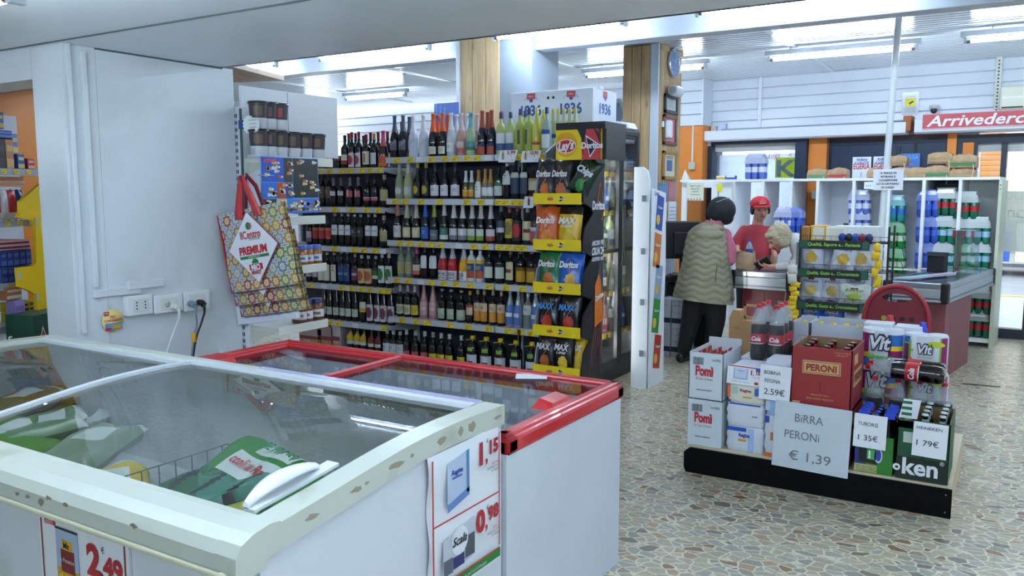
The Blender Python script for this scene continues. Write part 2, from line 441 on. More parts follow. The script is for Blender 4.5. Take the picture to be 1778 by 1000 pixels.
# corner column: white boards above, orange below
g = G(); c0, c1 = ex(1176, 200, -.3), ex(1221, 200, -.3)
g.box(c0-.25, c1, -.3, -.001, 0, 2.5, ORW)
for i in range(4):
    a = 2.5+i*.15; g.prism([(-.3, a), (-.33, a+.004), (-.318, a+.138), (-.3, a+.146)], c0-.25, c1+.01, CLAD, 'X')
g.box(c0-.25, c1, -.3, -.001, 2.5, 3.1, CLG); g.box(c1-.012, c1+.012, -.335, -.001, 2.5, 3.1, CLAD)
xk = ex(1203, 260, -.3); g.box(xk-.01, xk+.01, -.318, -.3, ez(1203, 286, -.3), 2.5, CLAD, .003)
struct('column_orange', g, **FK)
g = G(); zk = ez(1203, 288, -.3); g.box(-.045, .045, -.045, 0, -.05, .05, mat('#b9bcae', .5), .008); g.lathe([(.022, 0), (.022, .008)], mat('#8f9389', .5), (0, 0, 0), 12)
o = g.build('socket_box', loc=tuple(EN.w(xk, -.3, zk)), rz=EN.a); tag(o, 'small grey socket box on the orange column, under its white conduit', 'socket')
# orange pilasters
g = G()
g.box(ex(1406), ex(1438), -.05, 0, 0, 2.3, ORW)
g.box(ex(1438), ex(1442), -.06, 0, 0, 2.3, mat('#6b3a24', .5))
g.box(ex(1646), ex(1662), -.07, 0, 0, 2.3, ORW); g.box(ex(1440), ex(1646), -.02, 0, 2.26, 2.30, mat('#6b3a24', .5))
g.box(ex(1573), ex(1586), -.24, 0, 2.33, 2.50, mat('#a65a22', .5))
struct('trim_7', g, **FK)
# shutter housings
g = G(); SH = mat('#e6eaf1', .28)
def housing(x0, x1, zb, zt_):
    g.prism([(-.25, zb+.02), (-.22, zb), (0, zb), (0, zt_), (-.24, zt_), (-.25, zt_-.01)], x0, x1, SH, 'X')
housing(x1c+.02, ex(1572, 230, -.25), 2.29, 2.43); housing(ex(1588, 210, -.25), 3.0, 2.29, 2.46)
struct('trim_8', g, **FK)
g = G(); g.tube([(x1c+.3, -.1, 2.445), (0, -.1, 2.447), (3, -.1, 2.47)], .012, CLG, 6)
a = ex(1241, 215, -.05); g.box(a-.04, a+.03, -.08, -.03, 2.42, 2.50, mat('#d9dcc9', .4)); a = ex(1256, 215, -.05); g.box(a-.05, a+.05, -.1, -.03, 2.41, 2.53, mat('#c9d4ea', .4), .005)
struct('trim_9', g, **FK)
# window 1
g = G(); wz0, wz1 = .5, ez(1300, 250); 
g.box(ex(1222), xw0, -.12, .0, 0, 2.29, NAVYD); g.box(xw1, ex(1405), -.12, .0, 0, 2.29, NAVYD); g.box(xw0, xw1, -.12, .12, wz1, 2.29, NAVYD)
g.box(xw0, xw1, -.02, .1, wz1-.09, wz1, mat('#c3c6c4', .5)); g.box(ex(1222), ex(1240), -.125, -.12, 2.24, 2.29, SH)
wf = G(); wf.box(xw0, xw1, .04, .045, .5, wz1-.05, glass_pane('window glass', (.9, .95, .97), .3))
w1 = struct('window_1', g, **FK); wf.build('pane', w1)
# sheet taped outside with yellow sign and red scribble
g = G(); 
def lum(h):
    m = bpy.data.materials.new('translucent paper'); m.use_nodes = True; nt = m.node_tree; o = nt.nodes['Material Output']; mx = node(nt, 'ShaderNodeMixShader'); mx.inputs[0].default_value = .6
    for i, k in enumerate(('ShaderNodeBsdfDiffuse', 'ShaderNodeBsdfTranslucent')): q = node(nt, k); q.inputs[0].default_value = (*lin(h), 1); nt.links.new(q.outputs[0], mx.inputs[i+1])
    nt.links.new(mx.outputs[0], o.inputs[0]); return m
zA, zB = .9, ez(1300, 268, .1)
g.box(xw0+.02, ex(1383, 280, .1), .1, .104, zA, zB, lum('#f4f5fa'))
o = g.build('window_poster', loc=tuple(EN.o), rz=EN.a); tag(o, 'large white poster on the left window with red writing and yellow letter', 'poster')
g = G(); kx = ex(1366, 290, .09); kz = ez(1366, 306, .09)
g.box(kx-.15, kx+.16, .092, .097, kz-.02, kz+.24, lum('#e8ef3a'))
g.text('K', .21, (kx, .092, kz-.0), (1, 0, 0), (0, 0, 1), mat('#85898f', .6), bold=.03, w=.27)
g.text('AVIRP', .07, (ex(1343, 275, .09), .092, ez(1343, 277, .09)), (1, 0, 0), (0, .0, 1), mat('#e2708a', .6), shear=.3, w=.17)
g.text('<', .06, (ex(1372, 275, .09), .092, ez(1372, 273, .09)), (1, 0, 0), (0, 0, 1), mat('#e2708a', .6))
g.build('poster_print', o)
# dark double door (closed panels)
g = G(); a, b = ex(1443), ex(1645); m_ = (a+b)/2
DP = grime('#26324c', '#31405e', 3, .35)
g.box(a, b, -.03, 0, 0, 2.26, DP); 
for k in (a, ex(1590), b): g.box(k-.012, k+.012, -.045, -.03, 0, 2.26, mat('#12161f', .4))
g.box(a, b, -.045, -.03, 2.2, 2.26, mat('#182236', .4))
struct('door_1', g, **FK)
# glazed entrance
g = G()
FRM = mat('#232a38', .4); zt2 = 2.27
g.box(ex(1663), xd0, -.06, .06, 0, zt2, FRM); g.box(xd0, xd1, -.06, .06, 2.17, zt2, FRM); g.box(xd0, xd1, -.06, .06, 0, .11, FRM)
for k in (ex(1742, 300), .75, 1.5, 2.15): g.box(k-.028, k+.028, -.05, .05, .11, 2.17, FRM)
g.box(ex(1673), ex(1692), -.066, -.06, ez(1680, 330), ez(1680, 248), ORW)  # orange reflection on the dark frame, built as a thin coloured patch
g.box(ex(1697), ex(1740), -.012, .012, ez(1720, 263), 2.17, mat('#b9bfbc', .4)); g.box(ex(1745), xd1, -.012, .012, ez(1760, 263), 2.17, mat('#b9bfbc', .4))
d2 = struct('door_2', g, **FK)
g = G(); g.box(xd0, xd1, .0, .006, .11, 2.17, glass_pane('door glass', (.93, .96, .96), .25)); g.build('pane', d2)
g = G(); FRO = film('frosted foil', '#dfe4da', .62, .5); zf0, zf1 = ez(1760, 437), ez(1760, 332)
g.box(xd0, xd1, -.012, -.006, zf0, zf1, FRO)
for k in range(4): g.box(xd0, xd1, -.0135, -.0125, zf1-.12-k*.17, zf1-.105-k*.17, film('foil line', '#f2f5ee', .55))
g.text('VOLEY', .09, (ex(1762, 348), -.014, zf1-.09), (1, 0, 0), (0, 0, 1), film('foil print', '#c3c9be', .8)); g.text('OTICO', .09, (ex(1762, 370), -.014, zf1-.29), (1, 0, 0), (0, 0, 1), film('foil print', '#c3c9be', .8))
g.build('frosted_foil', d2)
# goodbye sign on the shutter housing
g = G(); SR = mat('#c8545c', .5); sx0, sx1 = ex(1602, 212, -.26), ex(1602, 212, -.26)+2.3; sz0, sz1 = 2.335, 2.505
g.box(sx0, sx1, -.262, -.252, sz0, sz1, SR)
o = g.build('goodbye_sign', loc=tuple(EN.o), rz=EN.a); tag(o, 'long red sign with white goodbye lettering above the glazed entrance', 'sign')
g = G(); SW = mat('#f0f3f8', .5)
g.text('Arrivederci e Grazie', .12, (sx0+.04, -.263, sz0+.03), (1, 0, 0), (0, 0, 1), SW, align='L', bold=.02, shear=.25, w=1.78)
for z in (sz0, sz1-.008): g.box(sx0, sx1, -.264, -.262, z, z+.008, mat('#e7c9cc', .5))
g.build('lettering', o)
# camera and notice
cx_, cz_ = ex(1624, 190), ez(1624, 190)
t = thing('security_camera', 'small dark dome camera on the white boards above the goodbye sign', 'camera', tuple(EN.w(cx_, -.03, cz_)), EN.a)
g = G(); g.lathe([(.05, .02), (.052, -.01), (.04, -.02)], mat('#c9cbc9', .4), (0, -.05, .02)); g.box(-.02, .02, -.06, 0, .0, .05, mat('#c9cbc9', .4), .005); g.build('mount', t)
g = G(); g.ell((0, -.06, -.02), .036, .036, .036, mat('#20242b', .15)); g.build('dome', t)
nx, nz = ex(1582, 180), ez(1582, 180)
g = G(); g.box(-.09, .09, -.012, -.008, -.13, .13, film('cling sheet', '#eef2f7', .55)); g.box(-.055, .055, -.0135, -.012, -.035, .06, mat('#e8de3a', .5)); g.text('GIOVANNI', .012, (0, -.0136, .07), (1, 0, 0), (0, 0, 1), INK, w=.1)
g.prism([(-.03, 0), (-.01, .01), (.03, .03), (.035, .015), (.01, .0), (.0, -.015), (-.012, -.012), (-.008, .0)], -.0145, -.0135, INK, 'Y')
for k in range(3): g.text('area videosorvegliata', .01, (0, -.0136, -.06-.02*k), (1, 0, 0), (0, 0, 1), INK, w=.12)
o = g.build('surveillance_notice', loc=tuple(EN.w(nx, -.03, nz)), rz=EN.a); tag(o, 'white notice with yellow camera symbol taped high on the entrance wall', 'notice')
# air conditioner at the right of the wall
a = ex(1737, 170, -.2); z0_, z1_ = ez(1740, 192, -.2), ez(1740, 150, -.2)
t = thing('air_conditioner', 'cream air conditioner at the right edge, above the goodbye sign', 'air conditioner', tuple(EN.w(a, 0, z0_)), EN.a)
g = G(); hh = z1_-z0_; g.box(0, .85, -.24, 0, 0, hh, mat('#dfe0cc', .35), .02); g.build('body', t)
g = G(); g.box(.02, .83, -.245, -.24, hh*.48, hh*.55, mat('#f4f5ee', .3)); g.box(.02, .22, -.246, -.24, .02, .035, BLACK); g.box(0, .85, -.2, -.02, -.014, 0, BLACK); g.build('louver', t)

# outside: pavement, road, kerb, facade, parked vehicles
g = G(); g.box(-6, 12, 11.3, 40, -.14, -.06, grime('#85858a', '#77777c', 2, .8)); struct('ground_street', g)
g = G(); g.box(-6, 12, 11.28, 15.2, -.06, -.01, grime('#9fa0a3', '#929396', 4, .7)); g.box(-6, 12, 15.2, 15.4, -.06, .0, mat('#b9a55c', .7)); g.box(-6, 12, 22, 25.6, -.06, .02, mat('#8f9092', .8)); struct('ground_pavement', g)
t = thing('building', 'beige house with brown shuttered window across the street', 'building', (0, 26, 0))
g = G(); FAC = grime('#d9c8ae', '#cdbb9f', 1.0, .8); g.box(-6, 12, 0, .6, 0, 7, FAC); g.box(-6, 12, -.08, 0, 4.9, 5.2, mat('#e9e4da', .7)); g.box(-6, 12, -.05, 0, 0, .9, mat('#9c948a', .8)); g.build('wall', t)
for k in range(5):
    g = G(); x = -1.6+k*2.3; g.box(x, x+1.2, -.09, -.01, 1.6, 3.9, mat('#c98d52', .6))
    for q in range(16): g.box(x+.06, x+1.14, -.11, -.09, 1.66+q*.14, 1.74+q*.14, mat('#b97c45', .6))
    w_ = g.build('shutter', t)
def vehicle(nm, label, x, col, L=3.9, hgt=1.5, van=False):
    t = thing(nm, label, 'van' if van else 'car', (x, 19.5, -.06))
    P_ = [(0, .3), (0, .85), (.9, 1.0), (1.5, hgt), (3.3, hgt), (3.8, 1.0), (L, .9), (L, .3)] if not van else [(0, .3), (0, 1.0), (.7, 1.3), (1.2, hgt), (L, hgt), (L, .3)]
    g = G(); g.prism(P_, 0, 1.6, mat(col, .25, coat=.5), 'Y'); g.build('body', t)
    g = G(); W_ = [(1.1, 1.0), (1.6, hgt-.1), (3.2, hgt-.1), (3.6, 1.0)] if not van else [(.85, 1.3), (1.25, hgt-.1), (2.0, hgt-.1), (2.0, 1.3)]
    g.prism(W_, -.012, 1.612, mat('#20262e', .1), 'Y'); g.build('side_window', t)
    for k in (.75, L-.8):
        for yy in (-.02, 1.42):
            g = G(); g.lathe([(.3, 0), (.32, .03), (.32, .17), (.3, .2)], mat('#15161a', .7), n=20); g.lathe([(.17, -.01), (.17, .21)], CHROME, n=12)
            g.build('wheel', t, loc=(k, yy+.2, .32), rot=(PI/2, 0, 0))
vehicle('van', 'white van parked in the street beyond the glass door', 0.0, '#e9eaec', 4.6, 2.1, True)
vehicle('car', 'blue car parked left of the white van beyond the glass door', -4.0, '#2a56a8')

# ---------------------------------------------------------------- pillars
PINE = wood('pine boards', '#c9ab80', '#b08f66'); PINE2 = wood('pale pine boards', '#d8bd96', '#c2a27a'); WPL = grime('#dde3ea', '#cdd4dc', 2, .4)
def plank_face(g, x0, x1, y, z1, n, m, d=.012):
    w = (x1-x0)/n
    for i in range(n): g.box(x0+i*w+.003, x0+(i+1)*w-.003, y-d, y+.004, .02, z1, m, .003)
g = G()
p0 = atY(799, 200, 6.6).x; p1 = atY(868, 200, 6.6).x
g.box(p0, p1+.34, 6.6, 7.1, 0, 3.1, mat('#8b949e', .5))
plank_face(g, p0, p1-.0, 6.6, 3.09, 3, PINE2)
g.box(p0-.028, p0+.012, 6.575, 6.63, 0, 3.1, CLAD, .004)
q1 = atY(908, 200, 6.66).x
plank_face(g, p1+.05, q1, 6.66, 3.09, 3, WPL); g.box(p1+.04, q1, 6.66, 7.1, 0, 3.1, WPL); g.box(q1-.01, q1+.02, 6.64, 7.1, 0, 3.1, CLAD)
struct('pillar_left', g)
PY2 = 8.0; g = G(); a = atY(1081, 200, PY2).x; b = atY(1129, 200, PY2).x; c = atY(1142, 200, PY2).x
yb = atX(1180, 200, c).y
g.box(a, c, PY2, yb, 0, 3.1, mat('#7f7462', .5)); plank_face(g, a, b, PY2, 3.09, 3, PINE)
g.box(b, c+.004, PY2-.015, PY2+.03, 0, 3.1, mat('#d4dbe6', .35), .004)
w = (yb-PY2-.02)/5
for i in range(5): g.box(c-.004, c+.012, PY2+.02+i*w+.003, PY2+.02+(i+1)*w-.003, .02, 3.09, PINE, .003)
g.box(c, c+.02, PY2+.02, yb+.02, 3.04, 3.1, PINE, .004)
struct('pillar_right', g)
PX2 = c+.012
# things on the clock pillar
def on2(px, py): return atX(px, py, PX2)
pc = on2(1167, 110); t = thing('wall_clock', 'round wall clock with chrome rim and blue face on the pine pillar', 'clock', tuple(pc), 0, rot=(0, PI/2, 0))
g = G(); g.lathe([(.145, 0), (.15, .02), (.14, .035), (.128, .03), (.128, .0)], CHROME, n=32); g.build('rim', t)
g = G(); g.disc((0, 0, .03), .127, (1, 0, 0), (0, 1, 0), mat('#6a8cbf', .5), 32); g.build('dial', t)
g = G(); CW = mat('#dfe8f5', .5)
for k in range(12):
    r = k*PI/6
    g.add([(math.cos(r)*.1-.004, math.sin(r)*.1-.004, .032), (math.cos(r)*.12-.004, math.sin(r)*.12-.004, .032), (math.cos(r)*.12+.004, math.sin(r)*.12+.004, .032), (math.cos(r)*.1+.004, math.sin(r)*.1+.004, .032)], [(0, 1, 2, 3)], CW)
g.build('marks', t)
g = G(); g.tube([(0, 0, .035), (-.07, .03, .035)], .004, CW, 6); g.tube([(0, 0, .038), (-.03, -.09, .038)], .003, CW, 6); g.build('hand', t)
def speaker_cyl(px, py, L, r, label):
    p = on2(px, py); g = G(); g.lathe([(r*.9, 0), (r, .01), (r, L-.01), (r*.9, L)], mat('#e6ecf4', .3), n=24); g.lathe([(r*.7, -.002), (.001, -.001)], mat('#b9c3d2', .5), n=20)
    o = g.build('wall_lamp', loc=(p.x+r+.01, p.y-L/2, p.z), rot=(-PI/2, 0, 0)); return tag(o, label, 'lamp')
speaker_cyl(1163, 159, .2, .055, 'white cylindrical lamp across the pillar between clock and dark picture frame')
g = G(); p = on2(1153, 225); g.box(0, .08, -.03, .05, -.09, .09, mat('#e9eef4', .3), .02); g.box(0, .02, -.08, -.03, .02, .08, mat('#e9eef4', .3), .005)
o = g.build('wall_unit', loc=tuple(p)); tag(o, 'small white rounded unit over the pink certificate frame', 'alarm unit')
def frame(px0, px1, py0, py1, fc, mc, pc_, label):
    a = on2(px0, (py0+py1)/2); b = on2(px1, (py0+py1)/2); zt_ = on2((px0+px1)/2, py0).z; zb_ = on2((px0+px1)/2, py1).z
    w = abs(b.y-a.y); h = zt_-zb_; t = thing('picture_frame', label, 'picture', (PX2+.002, min(a.y, b.y), zb_))
    g = G(); f = .035
    g.box(0, .025, 0, w, 0, f, fc, .004); g.box(0, .025, 0, w, h-f, h, fc, .004); g.box(0, .025, 0, f, 0, h, fc, .004); g.box(0, .025, w-f, w, 0, h, fc, .004); g.build('frame', t)
    g = G(); g.box(.004, .008, f, w-f, f, h-f, mc); g.box(.008, .0095, w*.3, w*.7, h*.3, h*.68, pc_)
    for k in range(3): g.box(.0095, .0098, w*.25, w*.75, h*(.72+.04*k), h*(.735+.04*k), INK)
    g.build('print', t)
frame(1152, 1174, 165, 198, mat('#2e3848', .3), mat('#cfd3cf', .6), mat('#b9c0c6', .6), 'dark framed certificate on the pine pillar below the white lamp')
frame(1150, 1172, 200, 252, mat('#7a5b45', .4), mat('#d67d92', .6), mat('#d9c7c9', .6), 'brown framed pink certificate in the middle of the pine pillar')
frame(1149, 1172, 262, 312, mat('#b08a4e', .35), mat('#d9d3c0', .6), mat('#5b78a0', .6), 'gilt framed blue picture, lowest frame on the pine pillar')
for i, (px0, px1, py0, py1, h_, lab) in enumerate([(1143, 1158, 318, 350, '#5f87b8', 'blue printed leaflet pinned on the pillar below the frames'), (1160, 1172, 316, 348, '#c77f8a', 'pink leaflet pinned right of the blue leaflet on the pillar'), (1143, 1156, 352, 385, '#dbe2ea', 'white sheet pinned under the blue leaflet on the pillar'), (1160, 1172, 350, 392, '#e3e8ef', 'long white price list pinned under the pink leaflet')]):
    a = on2(px0, py0); b = on2(px1, py1); g = G(); g.box(0, .003+.001*i, 0, b.y-a.y, 0, a.z-b.z, mat(h_, .6))
    for k in range(5): g.box(.0031+.001*i, .0035+.001*i, .02, (b.y-a.y)-.02, (a.z-b.z)*(.15+.15*k), (a.z-b.z)*(.18+.15*k), CLG)
    o = g.build('leaflet', loc=(PX2+.002, a.y, b.z)); tag(o, lab, 'leaflet')
g = G(); g.box(-.0, .004, 0, .45, 0, .95, mat('#cdd6df', .35)); 
for k in range(6): g.tube([(.006, .02+.07*k, .05), (.02, .05+.07*k, .5), (.006, .03+.075*k, .93)], .008, mat('#d5dde6', .3), 6)
o = g.build('plastic_sheet', loc=(PX2+.003, PY2+.05, .35)); tag(o, 'crumpled pale plastic sheet hanging low on the pine pillar', 'plastic sheet')
# smoke detector and thin things on the ceiling
p = atZ(1378, 20, 3.06); g = G(); g.lathe([(.05, .03), (.055, 0), (.04, -.03), (.035, -.06), (.001, -.065)], mat('#dde3ea', .4), n=20); o = g.build('smoke_detector', loc=tuple(p)); tag(o, 'white smoke detector on the ceiling beside the pole', 'detector')
# ---------------------------------------------------------------- soft packages
def pillow(w, h, t, fn, nx=14, nz=16, seed=0, wr=.006, M=None, gus=1.0, ex=(3.0, .55)):
    """a filled bag standing on its lower edge: x across, z up, front towards -y; fn(u,v) picks the material"""
    rnd = random.Random(seed); g = G()
    if M is not None: g.M = M
    ph = [rnd.uniform(0, 6.28) for _ in range(6)]
    def pt(i, j, s):
        u = i/nx; v = j/nz; a = 2*u-1; b = 2*v-1
        prof = max(0, (1-abs(a)**ex[0]))**ex[1]*max(0, (1-abs(b)**(ex[0]+.4)))**ex[1]
        y = s*t/2*prof*gus
        y += wr*math.sin(9*u+ph[0]+5*v)*math.sin(7*v+ph[1])*(.4+.6*abs(b)) if 0 < i < nx and 0 < j < nz else 0
        x = (u-.5)*w*(1-.07*(1-b*b)+.02*math.sin(5*v+ph[2])); z = v*h+wr*.8*math.sin(11*u+ph[3])*(abs(b)**4)
        if j in (0, nz): y += .003*math.sin(u*40)
        return (x, y, z)
    for s in (-1, 1):
        groups = {}
        vs = [pt(i, j, s) for j in range(nz+1) for i in range(nx+1)]
        for j in range(nz):
            for i in range(nx):
                f = (j*(nx+1)+i, j*(nx+1)+i+1, (j+1)*(nx+1)+i+1, (j+1)*(nx+1)+i)
                if s > 0: f = f[::-1]
                groups.setdefault(fn((i+.5)/nx, (j+.5)/nz, s), []).append(f)
        for m, fs in groups.items(): g.add(vs, fs, m, True)
    return g
def clean(g):      # drop the vertices a patch does not use
    used = sorted({i for f in g.f for i in f}); mp = {i: k for k, i in enumerate(used)}
    g.v = [g.v[i] for i in used]; g.f = [tuple(mp[i] for i in f) for f in g.f]; return g
def blobtext(g, w, h, t, s, size, u, v, m, shear=.2, ww=None, bold=.03):
    g.text(s, size, ((u-.5)*w, -t/2*.97-.003, v*h), (1, 0, 0), (0, 0, 1), m, bold=bold, shear=shear, w=ww, lift=.004)

# ---------------------------------------------------------------- white chest freezer (front)
FRZ = grime('#c6cbc0', '#a8a692', 5.0, .3, .62, .8, name='aged freezer plastic'); FRB = grime('#d9dee6', '#c4c9cc', 3.0, .35, .6, .85); LINER = grime('#cfd5d6', '#b3babd', 5, .45, bump=.5, bscale=70, name='frosted liner')
GLS = glass_pane('freezer glass', (.94, .97, .96), .34, .03); GLR = glass_pane('flat freezer glass', (.96, .98, .99), .17, .03)
CREAM = mat('#d9d8bd', .35)
def hollow(g, x0, x1, y0, y1, z0, z1, th, m, zb):
    g.box(x0, x1, y0, y0+th, z0, z1, m); g.box(x0, x1, y1-th, y1, z0, z1, m)
    g.box(x0, x0+th, y0+th, y1-th, z0, z1, m); g.box(x1-th, x1, y0+th, y1-th, z0, z1, m); g.box(x0+th, x1-th, y0+th, y1-th, z0, zb, m)
def liner(g, x0, x1, y0, y1, zb, zt_, m):
    v = [(x0, y0, zt_), (x1, y0, zt_), (x1, y1, zt_), (x0, y1, zt_), (x0, y0, zb), (x1, y0, zb), (x1, y1, zb), (x0, y1, zb)]
    g.add(v, [(0, 1, 5, 4), (1, 2, 6, 5), (2, 3, 7, 6), (3, 0, 4, 7), (4, 5, 6, 7)], m)
wf0, wf1 = -4.06, -1.43; yf, yb_ = 1.2, 2.285
PRO = [(1.2, .848), (1.33, .866), (1.46, .880), (1.62, .900), (1.75, .915), (1.88, .925), (2.05, .929), (2.285, .922)]
def prz(y):
    for (a, za), (b, zb) in zip(PRO, PRO[1:]):
        if y <= b: return za+(zb-za)*(y-a)/(b-a)
    return PRO[-1][1]
T1 = thing('chest_freezer', 'white chest freezer with curved sliding glass in the foreground', 'freezer')
g = G(); hollow(g, wf0, wf1, yf+.045, yb_-.004, .06, .78, .05, FRB, .42); g.box(wf0+.1, wf1-.1, yf+.15, yb_-.1, 0, .06, DARK)
for xa, xb in ((wf1-.05, wf1), (wf0, wf0+.05)): g.prism([(yf+.045, .78)]+[(1.25+i*.1028, prz(1.25+i*.1028)-.05) for i in range(11)]+[(yb_-.004, .78)], xa, xb, FRB, 'X')
g.box(wf0+.05, wf1-.05, yb_-.054, yb_-.004, .78, .9, FRB)
g.build('body', T1)
g = G(); liner(g, wf0+.055, wf1-.06, yf+.1, yb_-.06, .44, .86, LINER); g.build('liner', T1)
def band(g, x0, x1, th, m, y0=1.2, y1=2.285, lift=0.0):
    ys = [y0+(y1-y0)*i/12 for i in range(13)]
    g.prism([(y, prz(y)+lift) for y in ys]+[(y, prz(y)-th+lift) for y in reversed(ys)], x0, x1, m, 'X')
g = G()
band(g, wf1-.066, wf1+.012, .066, FRZ); band(g, wf0-.01, wf0+.06, .066, FRZ)
F = [(1.305, .846), (1.30, .864), (1.27, .868), (1.22, .86), (1.185, .845), (1.168, .82), (1.165, .785), (1.175, .765), (1.25, .765), (1.25, .80), (1.305, .80)]
g.prism(F, wf0-.01, wf1-.05, FRZ, 'X', smooth=False)
g.prism([(a, b+.002) for a, b in F], wf1-.06, wf1+.013, FRZ, 'X')
g.box(wf0, wf1-.06, 2.225, 2.287, .85, .924, FRZ, .008)
g.build('rim', T1)
g = G(); g.tube([(wf0, 1.172, .772), (wf1-.03, 1.172, .772)], .011, CREAM, 8); g.ell((wf1-.03, 1.172, .772), .022, .013, .014, CREAM)
g.build('bumper', T1)
def curved(x0, x1, off, m):
    g = G(); ys = [1.30+(2.235-1.30)*i/16 for i in range(17)]
    vs = [(x, y, prz(y)+off) for y in ys for x in (x0, x1)]; g.add(vs, [(2*i, 2*i+1, 2*i+3, 2*i+2) for i in range(16)], m, True); return g
t = curved(wf0+.05, -2.87, -.022, GLS).build('sliding_glass', T1)
t2 = curved(-2.92, wf1-.06, -.010, GLS).build('sliding_glass', T1)
g = G(); band(g, -2.925, -2.895, .016, mat('#d3d9de', .3), 1.3, 2.235, .002)
g.box(-2.92, wf1-.07, 2.20, 2.235, prz(2.2)-.015, prz(2.2)+.004, mat('#d3d9de', .3)); g.box(wf0+.05, -2.9, 2.20, 2.235, prz(2.2)-.03, prz(2.2)-.008, mat('#d3d9de', .3)); g.build('glass_frame', t2)
g = G(); hx = wf1-.115    # white bow handle along the right edge of the pane
ring = []
for i in range(13):
    u = i/12; y = 1.31+.24*u; zc = prz(y)+.010+.024*math.sin(PI*u)**.8; wd = .012+.030*math.sin(PI*u)
    ring.append([(hx-wd, y, zc), (hx-wd*.5, y, zc+.010), (hx+wd*.9, y, zc+.004), (hx+wd*.6, y, zc-.007), (hx-wd*.6, y, zc-.009)])
g.loft(ring, mat('#eef1f4', .25)); band(g, hx-.012, hx+.03, .008, mat('#e6eaee', .3), 1.31, 1.60, .004)
g.build('handle', t2)
# worn sticker remains on the end band and front rim
g = G(); ST = mat('#98907c', .7); rn = random.Random(3)
for (y, w_, h_) in [(1.56, .05, .018), (1.60, .02, .012), (1.72, .07, .02), (1.79, .02, .016), (1.93, .05, .03), (2.03, .03, .035), (2.09, .05, .04), (2.24, .05, .016), (1.40, .05, .02)]:
    z = prz(y)-.033; P_ = [(wf1+.0125, y+w_*.5*math.cos(a)*rn.uniform(.6, 1.1), z+h_*.5*math.sin(a)*rn.uniform(.6, 1.1)) for a in [k*PI/5 for k in range(10)]]
    g.poly(P_, ST); g.build('sticker_residue', T1); g = G()
for k in range(11):
    x = wf0+.6+rn.uniform(0, 2.0); w_ = rn.uniform(.008, .02); z = rn.uniform(.80, .83)
    g.poly([(x+w_*math.cos(a)*rn.uniform(.4, 1.2), 1.1635-.0, z+w_*.6*math.sin(a)*rn.uniform(.4, 1.1)) for a in [k2*PI/4 for k2 in range(8)]], ST); g.build('sticker_residue', T1); g = G()

# ---------------------------------------------------------------- red chest freezer (behind)
RF0, RF1, RY0, RY1, RZ = -3.44, -1.42, 2.30, 3.26, .80
REDP = mat('#c8242c', .28, coat=.3); REDI = mat('#a01e30', .35); FRW = grime('#d6dce6', '#c9d0db', 1.5, .35); LIN2 = grime('#e6ecf3', '#d9e0e9', 4, .4, name='grey liner')
T2 = thing('chest_freezer', 'red rimmed chest freezer with flat sliding glass behind the white one', 'freezer')
g = G(); hollow(g, RF0+.02, RF1, RY0+.0, RY1-.02, .0, .745, .055, FRW, .40)
g.build('body', T2)
g = G(); liner(g, RF0+.08, RF1-.07, RY0+.06, RY1-.08, .42, .74, LIN2); g.build('liner', T2)
g = G(); liner(g, RF0+.079, RF1-.069, RY0+.059, RY1-.079, .725, .785, REDI); g.f = g.f[:4]; g.m = g.m[:4]; g.sm = g.sm[:4]; g.build('inner_band', T2)
g = G()
def rimbar(g, a, b, w, m, z0, z1):
    g.box(min(a[0], b[0])-w/2, max(a[0], b[0])+w/2, min(a[1], b[1])-w/2, max(a[1], b[1])+w/2, z0, z1, m, .014)
X0, X1, Y0, Y1 = RF0+.035, RF1-.03, RY0+.035, RY1-.035
for a, b in (((X0, Y0), (X1, Y0)), ((X1, Y0), (X1, Y1)), ((X1, Y1), (X0, Y1)), ((X0, Y1), (X0, Y0))): rimbar(g, a, b, .075, REDP, .738, RZ)
for a, b in (((X0, Y0), (X1, Y0)), ((X1, Y0), (X1, Y1)), ((X1, Y1), (X0, Y1)), ((X0, Y1), (X0, Y0))): rimbar(g, a, b, .05, REDP, .79, RZ+.012)
g.build('rim', T2)
for (a, b, z, dx) in ((X0+.02, -2.58, .786, 0), (-2.62, X1-.02, .797, 1)):
    g = G(); g.box(a, b, Y0+.02, Y1-.02, z, z+.003, GLR); p = g.build('sliding_glass', T2)
    g = G(); xx = b-.012 if dx == 0 else a+.012; g.box(xx-.016, xx+.016, Y0+.02, Y1-.02, z-.008, z+.012, mat('#cf3a40', .3), .003)
    g.build('glass_frame', p)
    g = G(); hx0, hx1 = (-3.40, -3.27) if dx == 0 else (-1.55, -1.46); hy = 2.78 if dx else 2.66
    g.hull([(hx0, hy-.09, z+.004), (hx1, hy-.09, z+.004), (hx0, hy+.09, z+.004), (hx1, hy+.09, z+.004), (hx0+.02, hy-.06, z+.04), (hx1-.01, hy-.06, z+.028), (hx0+.02, hy+.07, z+.04), (hx1-.01, hy+.07, z+.028)], REDP); g.build('handle', p)
